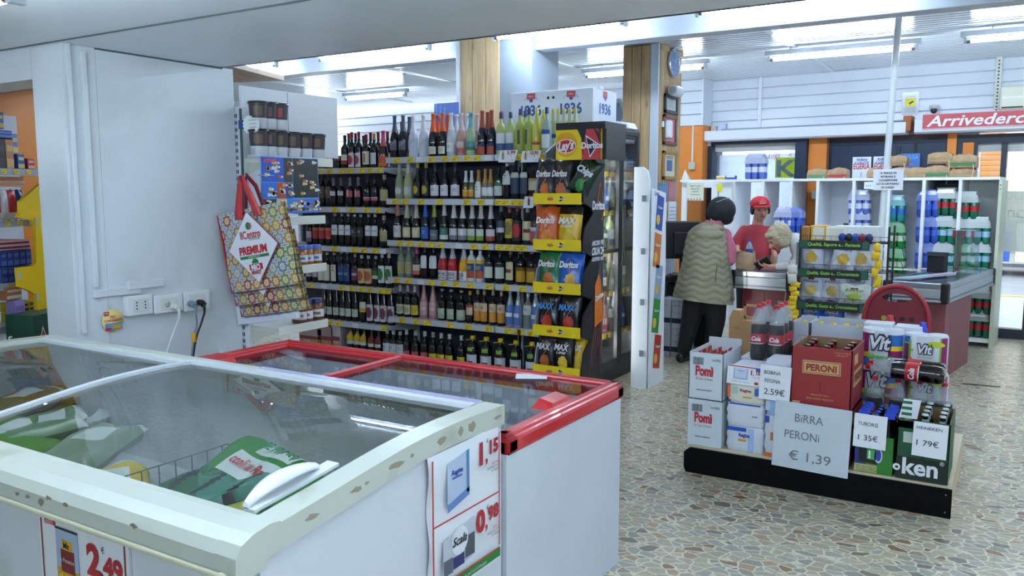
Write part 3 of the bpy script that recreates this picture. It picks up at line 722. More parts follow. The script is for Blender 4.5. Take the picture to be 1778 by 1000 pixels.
# frozen goods in the freezers
FG = mat('#2f8a2a', .3); FD = mat('#1c4a2c', .35); FW = mat('#e8ecea', .35); FY = mat('#e9c320', .35); FDK = mat('#17241f', .4)
brocc = grime('#3a8a50', '#1c5a34', 60, .5, .4, .6, bump=.8, bscale=80, name='printed broccoli')
def frozen(name, label, cat, w, h, t, fn, loc, rot, seed, texts=(), group=None):
    g = clean(pillow(w, h, t, fn, nx=20, nz=22, seed=seed, wr=.014, ex=(7, .5))); dx = math.sin(-rot[2])*h*.48; dy = math.cos(rot[2])*h*.48; o = g.build(name, loc=(loc[0]-dx, loc[1]-dy, loc[2]), rot=rot); tag(o, label, cat, group)
    if texts:
        q = G()
        for (s, size, u, v, m, ww) in texts: blobtext(q, w, h, t, s, size, u, v, m, ww=ww)
        q.build('print', o)
    return o
def fb(u, v, s):
    if v > .86: return FG if not .3 < u < .75 else FW
    if .60 < v < .80 and .18 < u < .95 and s < 0: return FW
    if s < 0 and v < .58: return brocc if not (.62 < u < .95 and .3 < v < .5) else mat('#a9b23a', .35)
    return FG
c_ = atZ(385, 850, .76); c2_ = atZ(325, 878, .74); c2_.y = max(c2_.y, 1.56); c_.y = max(c_.y, 1.56)
b1 = frozen('frozen_vegetable_bag', 'green bag of frozen broccoli lying beneath the white bow handle', 'frozen food', .44, .42, .07, fb, (c_.x+.03, c_.y, .67), (math.radians(-68), math.radians(4), math.radians(-12)), 5,
   [('ccoli a Rosette', .036, .56, .68, mat('#c22a30', .4), .26), ('GE FROST', .03, .55, .90, mat('#1e8f4a', .4), .17)])
def fs(u, v, s): return FDK if (u+v) % .5 < .12 else (mat('#4a8a78', .3) if v > .35 else mat('#2a6a44', .35))
b2 = frozen('frozen_vegetable_bag', 'dark green bag of frozen spinach left of the broccoli bag', 'frozen food', .34, .36, .07, fs, (c2_.x, c2_.y, .72), (math.radians(-78), 0, math.radians(-40)), 8)
q = G()
for k in range(7): q.text('|||||', .016, (-.04+.012*k, -.042, .2+.02*k), (1, .2, 0), (0, 0, 1), FW, lift=.004)
q.build('print', b2)
lst = [('clear bag of frozen beans under the left pane, nearest the divider', '#8fa48c', 150, 775, 20, .68), ('pale green bag of frozen leaves in the left half', '#6f8f6a', 60, 740, -30, .68), ('yellow bag of frozen chips low at the freezer front', '#d9b93a', 185, 850, 60, .62), ('brown and green frozen bag at the far left of the glass', '#8d7b45', 20, 700, 10, .70), ('green frozen bag in the far left front corner', '#5a8f35', 30, 760, 75, .66), ('white frozen bag under the yellow one', '#c9cfc9', 130, 830, 110, .62), ('grey green frozen bag against the back wall, left half', '#7d8f86', 100, 735, -60, .60),
 ('mustard coloured frozen bag at the very left under the back rim', '#b59a4a', 40, 668, 35, .66), ('dull green frozen bag behind the pale leaves', '#66805a', 110, 700, -15, .58)]
for k, (lab, col_, px_, py_, a, z_) in enumerate(lst):
    q = atZ(px_, py_, z_); x, y = max(q.x, -3.8), min(q.y, 2.05)
    cm = mat(col_, .3); c2 = mat('#dfe6e2', .3)
    frozen('frozen_food_bag', lab, 'frozen food', .30, .36, .08, (lambda u, v, s, cm=cm, c2=c2: c2 if (abs(u-.5) < .25 and .55 < v < .8) or v > .92 else cm), (x, y, z_-.05), (math.radians(-80), math.radians(6*((k % 3)-1)), math.radians(a)), 20+k, group=None)
t = thing('freezer_basket', 'thin wire basket divider inside the white freezer under the broccoli', 'basket', (-1.95, 1.32, .60))
g = G(); WIRE = mat('#8d9396', .3, .8)
for z in (0, .09, .18): g.tube([(-.28, 0, z), (.42, 0, z), (.42, .5, z), (-.28, .5, z), (-.28, 0, z)], .0025, WIRE, 5)
for k in range(11): g.tube([(-.28+.07*k, 0, 0), (-.28+.07*k, 0, .18)], .002, WIRE, 5)
for k in range(9): g.tube([(.42, .06*k, 0), (.42, .06*k, .18)], .002, WIRE, 5); g.tube([(-.28, .06*k, 0), (-.28, .06*k, .18)], .002, WIRE, 5)
g.build('wires', t)
g = clean(pillow(.22, .28, .05, lambda u, v, s: mat('#4aa83a', .3) if u < .5 else FW, seed=33)); p = atZ(893, 735, .62); o = g.build('frozen_food_bag', loc=(p.x-.12, p.y-.1, .58), rot=(math.radians(-80), 0, .4)); tag(o, 'light green frozen bag at the right front corner of the red freezer', 'frozen food')
p = atZ(915, 700, .7); g = G(); g.box(0, .14, 0, .1, 0, .001, PAPER); o = g.build('paper_note', loc=(p.x-.06, p.y, .803), rz=.5); tag(o, 'white paper slip on the red freezer glass beside the right handle', 'paper')
# loose clear plastic strip along the seam of the two freezers
g = G(); g.box(-2.55, -1.5, 2.24, 2.275, .925, .929, mat('#c9c8f0', .15, coat=.5)); o = g.build('plastic_strip'); tag(o, 'lilac clear plastic strip lying along the back rim of the white freezer', 'strip')

# ---------------------------------------------------------------- posters on the white freezer
RPR = mat('#b3202c', .5)
yA, yB, zA, zB = 1.862, 2.245, .40, .856
t = thing('price_poster', 'price poster with 1,15 and 0,98 on the freezer end', 'poster')
g = G(); n = 12
ws = [wf1+.014+.006*math.sin(k*1.1) for k in range(n+1)]
def pz(y): return zB-.004+(y-yA)*.02
vs = []; 
for k in range(n+1):
    z = zB-(zB-zA)*k/n; vs += [(ws[k]-.004, yA, z), (ws[k], (yA+yB)/2, z+.004), (ws[k]-.004, yB, z+.008)]
g.add(vs, [(3*k+j, 3*k+3+j, 3*k+4+j, 3*k+1+j) for k in range(n) for j in (0, 1)], PAPER, True); g.build('paper', t)
XP = wf1+.021
g = G(); LR = mat('#c0392e', .5)
g.box(XP, XP+.001, yA+.008, yA+.014, zA+.04, zB-.01, LR); g.box(XP, XP+.001, yB-.012, yB-.007, zA+.06, zB-.01, LR)
g.box(XP, XP+.001, yA+.01, yB-.01, .64, .6445, LR); g.box(XP, XP+.001, yA+.005, yB-.005, zA+.02, zA+.048, mat('#1f7d35', .5)); g.box(XP, XP+.001, yA+.008, yB-.008, zA+.048, zA+.053, LR)
g.build('border', t)
g = G(); ax, up = (0, 1, 0), (0, 0, 1)
g.text('1', .07, (XP, 2.13, .765), ax, up, RPR, bold=.045); g.text(',', .05, (XP, 2.16, .765), ax, up, RPR, bold=.03); g.text('15', .045, (XP, 2.205, .785), ax, up, RPR, bold=.04); g.text('€', .014, (XP, 2.165, .825), ax, up, INK)
g.text('0', .07, (XP, 2.125, .545), ax, up, RPR, bold=.045); g.text(',', .05, (XP, 2.158, .545), ax, up, RPR, bold=.03); g.text('98', .045, (XP, 2.2, .565), ax, up, RPR, bold=.04); g.text('€', .014, (XP, 2.165, .605), ax, up, INK)
g.build('price', t)
g = G()
for s, z in (('REGINA', .745), ('TOVAGLIOLI', .733), ('X VELLE', .721)): g.text(s, .0085, (XP, 2.232, z), ax, up, LR if z > .74 else INK, align='R')
for s, z in (('SCALA', .527), ('FAZZOLETTI', .515), ('10 PEZZI', .503)): g.text(s, .0085, (XP, 2.232, z), ax, up, LR if z > .52 else INK, align='R')
g.text('Offerte valide dal 2 al 12 Ottobre', .010, (XP+.002, 2.06, zA+.028), ax, up, WHITE)
g.build('small_print', t)
g = G()
LB = mat('#b9cbe3', .5); LB2 = mat('#5f86bd', .5)
g.poly([(XP+.001, 1.945, .665), (XP+.001, 2.06, .69), (XP+.001, 2.06, .835), (XP+.001, 1.945, .815)], LB)
g.poly([(XP+.002, 1.945, .665), (XP+.002, 2.06, .69), (XP+.002, 2.06, .715), (XP+.002, 1.945, .69)], LB2); g.poly([(XP+.002, 2.045, .70), (XP+.002, 2.06, .70), (XP+.002, 2.06, .835), (XP+.002, 2.045, .833)], LB2)
g.text('Regina', .016, (XP+.002, 1.995, .775), ax, up, BLUE, bold=.03, shear=.2); g.box(XP+.002, XP+.003, 1.97, 2.02, .762, .768, mat('#4a6fb5', .5))
g.poly([(XP+.001, 1.92, .47), (XP+.001, 2.09, .485), (XP+.001, 2.09, .61), (XP+.001, 1.92, .585)], mat('#c3c7d2', .5))
g.box(XP+.0015, XP+.002, 1.922, 1.968, .472, .52, mat('#5b5f6c', .5)); g.box(XP+.0015, XP+.002, 2.035, 2.088, .49, .56, mat('#50545f', .5)); g.box(XP+.0018, XP+.0022, 1.97, 2.03, .478, .515, mat('#2a2e66', .5))
g.disc((XP+.003, 2.005, .56), .045, (0, 1, 0), up, WHITE, 24)
g.text('Scala', .028, (XP+.004, 2.003, .55), ax, up, mat('#1c1e30', .5), bold=.02, shear=.35)
g.build('product_picture', t)
# front poster
t = thing('price_poster', 'price poster with 2,49 and a bag of chips on the freezer front', 'poster')
a = atY(68, 880, 1.24); b = atY(224, 940, 1.24); PY = 1.238
g = G(); g.box(a.x, b.x, PY-.002, PY+.006, .36, .758, PAPER); g.build('paper', t)
PY -= .003; ax = (1, 0, 0)
g = G(); DR = mat('#8e1f28', .5); g.box(a.x+.1, b.x-.012, PY-.001, PY, .738, .744, DR); g.box(b.x-.017, b.x-.012, PY-.001, PY, .38, .744, DR); g.box(a.x+.012, a.x+.017, PY-.001, PY, .38, .71, DR); g.box(a.x+.015, b.x-.015, PY-.001, PY, .515, .519, LR); g.build('border', t)
g = G(); x = b.x-.155; g.text('2', .085, (x, PY, .60), ax, up, RPR, bold=.045); g.text(',', .06, (x+.035, PY, .60), ax, up, RPR, bold=.03); g.text('49', .06, (x+.085, PY, .605), ax, up, RPR, bold=.045); g.text('€', .018, (x+.045, PY, .67), ax, up, INK)
g.build('price', t)
g = G()
for i, s in enumerate(['MC CAIN', 'LE PATATINE', 'ORO 1KG']): g.text(s, .013, (b.x-.025, PY, .575-.018*i), ax, up, LR if i == 0 else INK, align='R')
g.build('small_print', t)
g = G(); x = a.x+.085; w_ = .105
g.box(x, x+w_, PY-.0012, PY-.0004, .53, .70, mat('#a9bcd8', .5)); g.box(x, x+w_, PY-.0014, PY-.0006, .53, .585, mat('#caa02a', .5)); g.box(x+.022, x+w_-.02, PY-.002, PY-.001, .575, .64, mat('#7c1720', .5)); g.box(x+.03, x+w_-.028, PY-.002, PY-.001, .64, .668, mat('#d8a81e', .5)); g.box(x, x+w_, PY-.002, PY-.001, .695, .701, DARK)
for k in range(8): g.box(x+.008+.011*k, x+.016+.011*k, PY-.0028, PY-.002, .535+.004*(k % 3), .562+.006*(k % 2), YEL)
g.text('le Patatine', .012, (x+w_/2, PY-.003, .605), ax, up, WHITE); g.text('Mc', .018, (x+w_/2, PY-.003, .645), ax, up, DARK, bold=.02)
g.build('product_picture', t)
g = G(); g.box(a.x+.035, a.x+.085, PY-.002, PY, .70, .725, PRED); g.text('MIO', .012, (a.x+.06, PY-.002, .712), ax, up, WHITE, bold=.02); g.text('MARKET', .009, (a.x+.06, PY-.002, .702), ax, up, WHITE, w=.04); g.disc((a.x+.06, PY-.001, .728), .012, (1, 0, 0), up, GREEN, 12)
g.build('logo', t)

# ---------------------------------------------------------------- on the white wall
XW = -4.1
def wy(px, py): return atX(px, py, XW)
def socket_plate(px0, px1, py0, py1, label, kind, dy=0):
    a = wy(px0, py1); b = wy(px1, py1); zt_ = wy(px0, py0).z; zb_ = a.z; w = b.y-a.y; h = zt_-zb_
    t = thing('wall_socket', label, 'socket', (XW+.001, a.y, zb_))
    g = G(); g.box(0, .045, 0, w, 0, h, mat('#e9ecee', .35), .006); g.build('box', t)
    g = G(); g.box(.045, .049, w*.2, w*.8, h*.18, h*.82, mat('#dfe2df', .35), .002)
    if kind == 'it':
        for q in (.33, .67):
            for k in (-1, 0, 1): g.box(.049, .0505, w*q-.003, w*q+.003, h*.5+k*.017-.004, h*.5+k*.017+.004, BLACK)
    g.build('insert', t)
    if kind == 'schuko':
        g = G(); g.lathe([(.019, 0), (.021, .003), (.001, .003)], mat('#d5d8d2', .4), n=20); 
        q = g.build('outlet', t, loc=(.047, w*.42, h*.5), rot=(0, PI/2, 0))
        g = G()
        for k in (-1, 0, 1): g.box(.0525, .0535, w*.42+k*.009-.002, w*.42+k*.009+.002, h*.5-.002, h*.5+.002, BLACK)
        g.build('holes', t)
    return t, a, w, h
s1 = socket_plate(214, 258, 514, 549, 'white double socket box nearest the yellow offer tag', 'it')
s2 = socket_plate(260, 310, 513, 545, 'middle socket box with a white plug in it', 'schuko')
s3 = socket_plate(312, 357, 506, 541, 'right socket box with grey and black plugs', 'none')
def cable(name, label, mcol, start, pts, r, clipc=None):
    m = mat(mcol, .45); t = thing(name, label, 'power plug', start)
    g = G(); g.tube([(0, 0, 0), (.03, 0, 0), (.045, 0, -.01)], .018, m, 12); g.tube([(.04, 0, 0), (.05, 0, -.03), (.048, 0, -.06)], .010, m, 10, r1=.006); g.build('plug', t)
    g = G(); sm = []
    P_ = [Vector((.048, 0, -.06))]+[Vector(p) for p in pts]
    for i in range(len(P_)-1):
        p0_ = P_[max(i-1, 0)]; p1_ = P_[i]; p2_ = P_[i+1]; p3_ = P_[min(i+2, len(P_)-1)]
        for k in range(6):
            u = k/6; sm.append(.5*((2*p1_)+(-p0_+p2_)*u+(2*p0_-5*p1_+4*p2_-p3_)*u*u+(-p0_+3*p1_-3*p2_+p3_)*u**3))
    sm.append(P_[-1]); g.tube(sm, r, m, 8); g.build('cable', t)
    if clipc:
        g = G(); g.lathe([(.010, 0), (.013, .01), (.013, .045), (.010, .055)], mat(clipc, .4), n=10); g.build('cable_tag', t, loc=tuple(P_[2]-Vector((0, 0, .02))))
    return t
p = wy(291, 531); cable('power_plug', 'white plug and cable in the middle socket box', '#e4e7e6', (XW+.05, p.y, p.z), [(.04, -.03, -.13), (.035, -.08, -.25), (.02, -.12, -.45)], .005)
p = wy(320, 526); cable('power_plug', 'grey plug with yellow cable tag in the right socket box', '#7d8898', (XW+.05, p.y, p.z), [(.04, .01, -.12), (.035, -.01, -.20), (.02, -.05, -.45)], .006, '#e0a418')
p = wy(335, 524); cable('power_plug', 'black plug in the right socket box', '#14161b', (XW+.05, p.y, p.z), [(.04, -.02, -.12), (.035, -.06, -.22), (.02, -.10, -.45)], .006)
# yellow offer tag hanging from a white loop
p = wy(193, 556); t = thing('offer_tag', 'round yellow hanging tag left of the sockets', 'tag', (XW+.012, p.y, p.z), rot=(0, 0, 0))
g = G(); g.lathe([(.001, 0), (.062, 0), (.062, .002), (.001, .002)], mat('#ecd68a', .5), n=30); g.build('disc', t, rot=(0, PI/2, 0))
g = G(); g.text('PIÙ', .015, (.004, 0, .012), (0, 1, 0), up, mat('#c2402a', .5), bold=.02); g.text('CONVENIENTI', .012, (.004, 0, -.005), (0, 1, 0), up, mat('#c2402a', .5), bold=.02, w=.10)
g.box(.003, .004, -.045, .05, -.05, -.014, mat('#6a8fc0', .5)); g.box(.004, .005, -.045, -.015, -.052, -.038, PRED); g.box(.004, .005, -.005, .045, -.045, -.025, mat('#c9a22a', .5)); g.box(.004, .005, -.05, -.02, .028, .05, PRED); g.text('MIO', .01, (.0055, -.035, .035), (0, 1, 0), up, WHITE, bold=.02); g.build('print', t)
g = G(); g.tube([(0, -.005, .06), (.005, -.012, .08), (.003, -.02, .105)], .006, FW, 6, flat=.3); g.tube([(0, .005, .06), (.005, .0, .08), (.003, -.015, .105)], .005, FW, 6, flat=.3); g.build('loop', t)
# ---------------------------------------------------------------- bottles
BG = {}
def gl(h, r=.08): return mat(h, r, coat=.3, name='bottle glass')
def profile(shape, h, r):
    n = r*.36
    if shape == 'bord': return [(r*.9, 0), (r, .006), (r, h*.58), (r*.93, h*.63), (r*.6, h*.69), (n, h*.74), (n*.95, h*.97), (n*1.08, h*.975), (n*1.08, h)], .62
    if shape == 'champ': return [(r*.9, 0), (r, .006), (r, h*.42), (r*.93, h*.50), (r*.68, h*.60), (n*1.25, h*.72), (n*1.0, h*.82), (n*.95, h*.96), (n*1.15, h*.965), (n*1.15, h)], .44
    if shape == 'flute': return [(r*.9, 0), (r, .006), (r, h*.44), (r*.85, h*.55), (r*.55, h*.72), (n*.9, h*.86), (n*.85, h)], .44
    if shape == 'round': return [(r*.9, 0), (r, .006), (r, h*.55), (r*.95, h*.64), (r*.7, h*.71), (n, h*.76), (n, h)], .56
    if shape == 'jug': return [(r*.9, 0), (r, .008), (r, h*.66), (r*.9, h*.74), (r*.5, h*.82), (r*.35, h*.86), (r*.35, h*.92)], .64
    if shape == 'cyl': return [(r*.95, 0), (r, .005), (r, h*.93), (r*.8, h)], .93
    if shape == 'pet': return [(r*.75, 0), (r*.95, .02), (r, .05), (r, h*.6), (r*.92, h*.7), (r*.6, h*.83), (r*.28, h*.92), (r*.26, h*.94)], .62
def rad_at(prof, z):
    for (a, za), (b, zb) in zip(prof, prof[1:]):
        if za <= z <= zb: return a+(b-a)*((z-za)/max(zb-za, 1e-6))
    return prof[-1][0]
# kind: shape, height, radius, glass, label colour, label from, label to (of height), cap colour, cap from, accent, words
K = {}
def kd(name, *a): K[name] = a
kd('blank', 'bord', .30, .036, '#0d1016', '#d8dce3', .14, .42, '#2c2f36', .80, None, 'black bottle with blank white label')
kd('ring', 'bord', .325, .036, '#0f1614', '#e8e6ea', .03, .42, '#8d1f2c', .84, ('dot', '#b8434e'), 'dark bottle with red disc on white label')
kd('cream', 'bord', .30, .036, '#10151a', '#e5e0cf', .10, .50, '#7a1f28', .82, ('bar', '#b9853a'), 'dark bottle with tall cream label')
kd('creamred', 'bord', .30, .038, '#10151a', '#e7dfcb', .12, .42, '#1a1c22', .82, ('low', '#a8443a'), 'dark bottle with cream and red label')
kd('goldcap', 'bord', .305, .036, '#0f1720', '#dfe3e6', .10, .44, '#b98f45', .82, ('bar', '#cfd5da'), 'dark bottle with gold cap and white label')
kd('pinkfoil', 'champ', .325, .042, '#3b2a2e', '#cf6a3a', .03, .32, '#d2566b', .58, ('low', '#d9722a'), 'sparkling bottle with pink foil neck')
kd('silver', 'champ', .365, .042, '#141a26', '#71757f', .18, .40, '#525c70', .62, ('slash', '#8c8f98'), 'dark sparkling bottle with silver diagonal label')
kd('whitebot', 'champ', .36, .042, '#dfe3f1', '#d5d9ea', .2, .42, '#e6e8f2', .60, ('slash', '#c3c9e0'), 'all white sparkling bottle')
kd('orange', 'champ', .365, .041, '#151922', '#e9e6dc', .06, .24, '#e0632a', .58, ('dot', '#d8d2b8'), 'dark sparkling bottle with orange foil')
kd('clearw', 'champ', .36, .040, '#c9d2da', '#e9edf0', .1, .32, '#dfe4ea', .62, None, 'frosted clear sparkling bottle with white foil')
kd('rosegl', 'champ', .355, .040, '#c79a8f', '#e4d2d0', .08, .34, '#dcc3c8', .60, ('low', '#c0555c'), 'pink sparkling bottle with pale foil')
kd('teal', 'champ', .355, .042, '#a9c3a0', '#5f9fae', .12, .34, '#62b4c6', .66, ('low', '#4d7a5a'), 'pale green sparkling bottle with turquoise foil')
kd('brownfoil', 'champ', .365, .041, '#141a2c', '#b5533f', .02, .26, '#a4503d', .62, ('top', '#2a3f66'), 'dark sparkling bottle with copper foil')
kd('limo', 'round', .34, .040, '#b9c77e', '#dfe6ee', .10, .52, '#2d4468', .86, ('low', '#3f5f8c'), 'pale limoncello bottle with navy cap and picture label')
kd('limoslim', 'round', .36, .038, '#b3bd64', '#a9b45a', .15, .6, '#34406e', .86, ('bar', '#4f5a30'), 'pale yellow bottle with vertical dark lettering')
kd('yellowslim', 'flute', .36, .038, '#c7bf4c', '#d7cf62', .02, .26, '#cfc65a', .86, ('top', '#b8432f'), 'yellow slim bottle with yellow cap')
kd('bluelab', 'round', .36, .040, '#9db0a4', '#e1e6ea', .12, .52, '#2b3f72', .86, ('top', '#33509a'), 'clear bottle with blue and white label')
kd('sambuca', 'round', .36, .038, '#b8bf96', '#c9d0c9', .1, .45, '#c3b565', .9, ('top', '#33509a'), 'clear bottle with gold cap and blue collar')
kd('brown', 'bord', .315, .036, '#0f1318', '#5d4a44', .25, .60, '#262a33', .80, None, 'tall black bottle with long brown label')
kd('mark', 'bord', .27, .036, '#0e131c', '#cfd3da', .38, .54, '#716a74', .72, ('thin', '#d8dbe2'), 'black bottle with grey capsule and narrow white mark')
kd('markred', 'bord', .27, .036, '#0e131c', '#c9696f', .34, .56, '#8a8088', .72, ('thin', '#e1dfe2'), 'black bottle with grey capsule and narrow red mark')
kd('pinkband', 'bord', .29, .038, '#0d1118', '#d8537e', .20, .32, '#2a2d35', .86, ('top', '#cfd3da'), 'black bottle with small pink label')
kd('vert', 'bord', .29, .042, '#0b0e14', '#b9ab82', .2, .55, '#b9a98a', .86, ('thin', '#b9ab82'), 'broad black bottle with vertical gold lettering')
kd('purple', 'bord', .27, .036, '#0f131b', '#b9b3cc', .10, .48, '#1b1e26', .84, ('low', '#6e5f8a'), 'dark bottle with white and purple label')
kd('redlab', 'bord', .27, .038, '#0f131b', '#b23f3c', .22, .62, '#1c1f27', .84, ('top', '#c96a45'), 'dark bottle with brick red label')
kd('whitelab', 'bord', .30, .036, '#0d1219', '#dfe3e9', .34, .66, '#aeb4bd', .92, ('mid', '#b9bec8'), 'black bottle with square white label')
kd('plain', 'bord', .295, .036, '#0d1219', '#2a3038', .3, .6, '#a9b0ba', .92, None, 'black bottle with dark engraved label')
kd('pinkpale', 'bord', .27, .036, '#10141b', '#c9b3bf', .18, .52, '#1c1f27', .88, None, 'dark bottle with pale pink label')
kd('dots', 'bord', .29, .038, '#0e131a', '#dcdccf', .08, .62, '#c3c5c9', .93, ('dots', '#8f7a3a'), 'dark bottle with white label of gold coins')
kd('bluebl', 'bord', .31, .038, '#122040', '#2a447c', .1, .55, '#c9cdd6', .93, ('mid', '#5f84b8'), 'deep blue bottle')
kd('purplab', 'bord', .29, .038, '#12121a', '#6a3f66', .15, .55, '#b58f98', .9, ('mid', '#d0b6cc'), 'dark bottle with purple label')
kd('cream2', 'bord', .28, .040, '#14161a', '#d3b983', .08, .58, '#c3cbd6', .9, ('dot', '#b8602f'), 'dark bottle with cream label and orange emblem')
kd('green', 'bord', .28, .036, '#101c1a', '#2f6a35', .25, .55, '#a9b6ae', .9, ('low', '#cfd8cf'), 'dark bottle with green leaf label')
kd('greenleaf', 'bord', .32, .038, '#10181a', '#dfe3df', .12, .62, '#d9dde1', .84, ('dot', '#2f7a3a'), 'dark bottle with white label and green leaf')
kd('slimdark', 'flute', .345, .036, '#12171c', '#c3ccbf', .12, .34, '#b59f4f', .95, None, 'long necked dark bottle with pale label')
kd('yelband', 'bord', .29, .038, '#0c0f16', '#d0d6cf', .32, .66, '#12141b', .8, ('low', '#d2a93a'), 'black bottle with white and yellow label')
kd('goblet', 'flute', .35, .038, '#1d1416', '#d8cdd6', .06, .50, '#c7cbd3', .93, ('dot', '#6a3f48'), 'long necked dark bottle with wine glass label')
kd('spum', 'champ', .33, .042, '#98a283', '#9aa19a', .08, .34, '#aeb0a0', .72, ('dot', '#c9ccbe'), 'pale green sparkling bottle with silver oval')
kd('spumg', 'champ', .33, .042, '#b3b58a', '#b9bdb5', .08, .34, '#d8d4c4', .68, ('dot', '#cfd2cc'), 'pale gold sparkling bottle with white foil')
kd('pmark', 'champ', .31, .040, '#14191c', '#20282a', .08, .42, '#c0a73e', .86, ('dot', '#b8a93c'), 'dark sparkling bottle with yellow letter mark')
kd('sqwhite', 'champ', .31, .043, '#0d1119', '#dcdbe4', .08, .38, '#2b2e38', .74, None, 'broad black bottle with square white label')
kd('small', 'champ', .235, .030, '#5d5a3a', '#cf9b35', .08, .34, '#dfe3ea', .60, ('top', '#d8b44f'), 'small sparkling bottle with white foil and orange label')
kd('medal', 'champ', .24, .034, '#8f8c74', '#e6e7e6', .05, .62, '#b98b45', .66, None, 'gold foil bottle with round white medallion')
kd('goldfoil', 'champ', .245, .032, '#6c6a55', '#dcdde0', .10, .40, '#c29a4c', .55, ('dot', '#e9e9ea'), 'small bottle with gold foil')
kd('jager', 'round', .27, .040, '#11241f', '#c6d3c9', .10, .50, '#14181e', .88, ('top', '#2f6a5c'), 'green black liqueur bottle with leaf label')
kd('oval', 'round', .29, .040, '#101419', '#d8dadb', .40, .80, '#c3c6c9', .92, None, 'black liqueur bottle with long white oval label')
kd('amaro', 'round', .31, .042, '#121a28', '#3a4763', .14, .70, '#20242f', .90, ('top', '#cfd3cc'), 'dark liqueur bottle with navy and white label')
kd('brownl', 'round', .27, .040, '#2a1b1c', '#c9bfa3', .26, .62, '#1f1c22', .86, ('top', '#a99a5e'), 'brown liqueur bottle with cream label')
kd('rose', 'champ', .33, .041, '#1d1a22', '#d8d2d2', .07, .40, '#cf8a78', .66, None, 'sparkling bottle with salmon foil and white label')
kd('crfoil', 'champ', .33, .042, '#141c1c', '#cfc9a0', .08, .36, '#cfc9a9', .60, ('dot', '#dcd6b4'), 'sparkling bottle with cream foil and shield label')
kd('bluefoil', 'champ', .33, .041, '#16202f', '#2f62c0', .06, .38, '#2f6ad0', .64, None, 'sparkling bottle with bright blue foil and label')
kd('limefoil', 'champ', .32, .041, '#15211d', '#66757f', .04, .32, '#9fb53a', .66, ('mid', '#8f9ba5'), 'sparkling bottle with lime green foil')
kd('whfoil', 'champ', .33, .042, '#15201f', '#3f7d6a', .06, .36, '#c9c4c0', .68, ('low', '#d3d8d6'), 'sparkling bottle with white foil and green label')
kd('asti', 'champ', .33, .043, '#14181c', '#cfd2d6', .06, .36, '#d6d6da', .62, ('low', '#7a7d8a'), 'sparkling bottle with white foil, white and grey label')
kd('astig', 'champ', .33, .043, '#14181c', '#d3d6d2', .06, .36, '#d0d2ce', .62, ('low', '#7fa032'), 'sparkling bottle with white foil, white and green label')
kd('astir', 'champ', .33, .043, '#14181c', '#d6d3d3', .06, .36, '#c9c4c8', .62, ('low', '#a8473f'), 'sparkling bottle with white foil, white and red label')
kd('darkw', 'round', .31, .040, '#10141c', '#39425a', .30, .62, '#6f7580', .86, ('low', '#c3c8cf'), 'dark bottle with navy and white label')
kd('yellab', 'round', .30, .040, '#17181c', '#cdb43a', .16, .70, '#8a4a3c', .86, ('dot', '#7e7442'), 'dark bottle with tall yellow label')
kd('reddot', 'round', .30, .043, '#0e1016', '#25262c', .1, .66, '#8c2f30', .90, ('dot', '#c02a33'), 'black square shouldered bottle with red rose')
kd('creamr', 'round', .29, .043, '#1b2226', '#d3c9a0', .12, .66, '#a3adb5', .9, ('mid', '#7d3f3a'), 'dark bottle with cream vermouth label')
kd('pinkr', 'round', .29, .040, '#3a1f28', '#b2515c', .08, .5, '#1c1a20', .86, ('top', '#d3cdd2'), 'dark bottle with red and white label')
kd('clear', 'round', .28, .038, '#7f8b78', '#9fa68c', .1, .5, '#9ba2a6', .86, ('bar', '#c2a83a'), 'clear bottle with pale drink')
kd('sweet', 'champ', .30, .042, '#241a22', '#d6cfb6', .10, .40, '#a84d58', .72, ('low', '#c85a50'), 'rose bottle with swirling cream label')
kd('whlab2', 'bord', .30, .040, '#0e1318', '#dce2e6', .30, .68, '#1e2228', .86, ('low', '#dce2e6'), 'dark bottle with large white label')
kd('red958', 'champ', .31, .045, '#bb2730', '#e3e5ea', .0, .27, '#b9c0cc', .60, ('num', '#32364a'), 'bright red sparkling bottle with silver neck')
kd('yel958', 'champ', .31, .045, '#e5a21c', '#e3e5ea', .0, .27, '#b9c0cc', .60, ('num', '#32364a'), 'bright yellow sparkling bottle with silver neck')
kd('vov', 'round', .30, .040, '#dde0e4', '#1e4f8f', .10, .62, '#c95a2a', .88, ('vov', '#d6b62f'), 'white egg liqueur bottle with blue and yellow label')
kd('genz', 'bord', .29, .043, '#10161a', '#cdd3cb', .14, .58, '#14181c', .86, ('top', '#23272b'), 'black bottle with pale tapered label')
kd('monte', 'round', .28, .040, '#1b1518', '#cfc79a', .12, .66, '#8a4a42', .86, ('mid', '#7d2f33'), 'dark amaro bottle with cream and red label')
kd('orzo', 'round', .29, .043, '#15120f', '#c99a22', .08, .50, '#8c8a3a', .88, ('top', '#6e5414'), 'dark bottle with amber yellow label')
kd('neckw', 'bord', .28, .037, '#0e1413', '#d5cdb0', .08, .40, '#c3cbd0', .80, ('dot', '#a9a488'), 'dark bottle with white cap and cream label')
kd('necky', 'bord', .28, .037, '#0e1413', '#d8c63a', .08, .40, '#c3cbd0', .80, ('dot', '#b3a432'), 'dark bottle with white cap and yellow label')
kd('pinkbot', 'flute', .30, .038, '#b98a8e', '#c79da0', .1, .5, '#b8737a', .8, ('mid', '#d9bdc0'), 'pink bottle')
kd('darkgr', 'bord', .27, .043, '#0f1716', '#b9c3ac', .06, .40, '#9fa9a6', .94, ('low', '#a6b09a'), 'dark bottle with pale green label')
kd('portlab', 'bord', .27, .036, '#17100f', '#c9b893', .25, .58, '#b8973a', .88, ('top', '#b9473f'), 'dark bottle with cream and red label')
kd('china', 'round', .29, .036, '#1a1210', '#c98d2c', .08, .62, '#a98f6a', .86, ('top2', '#cdbb9a'), 'dark liqueur bottle with orange label')
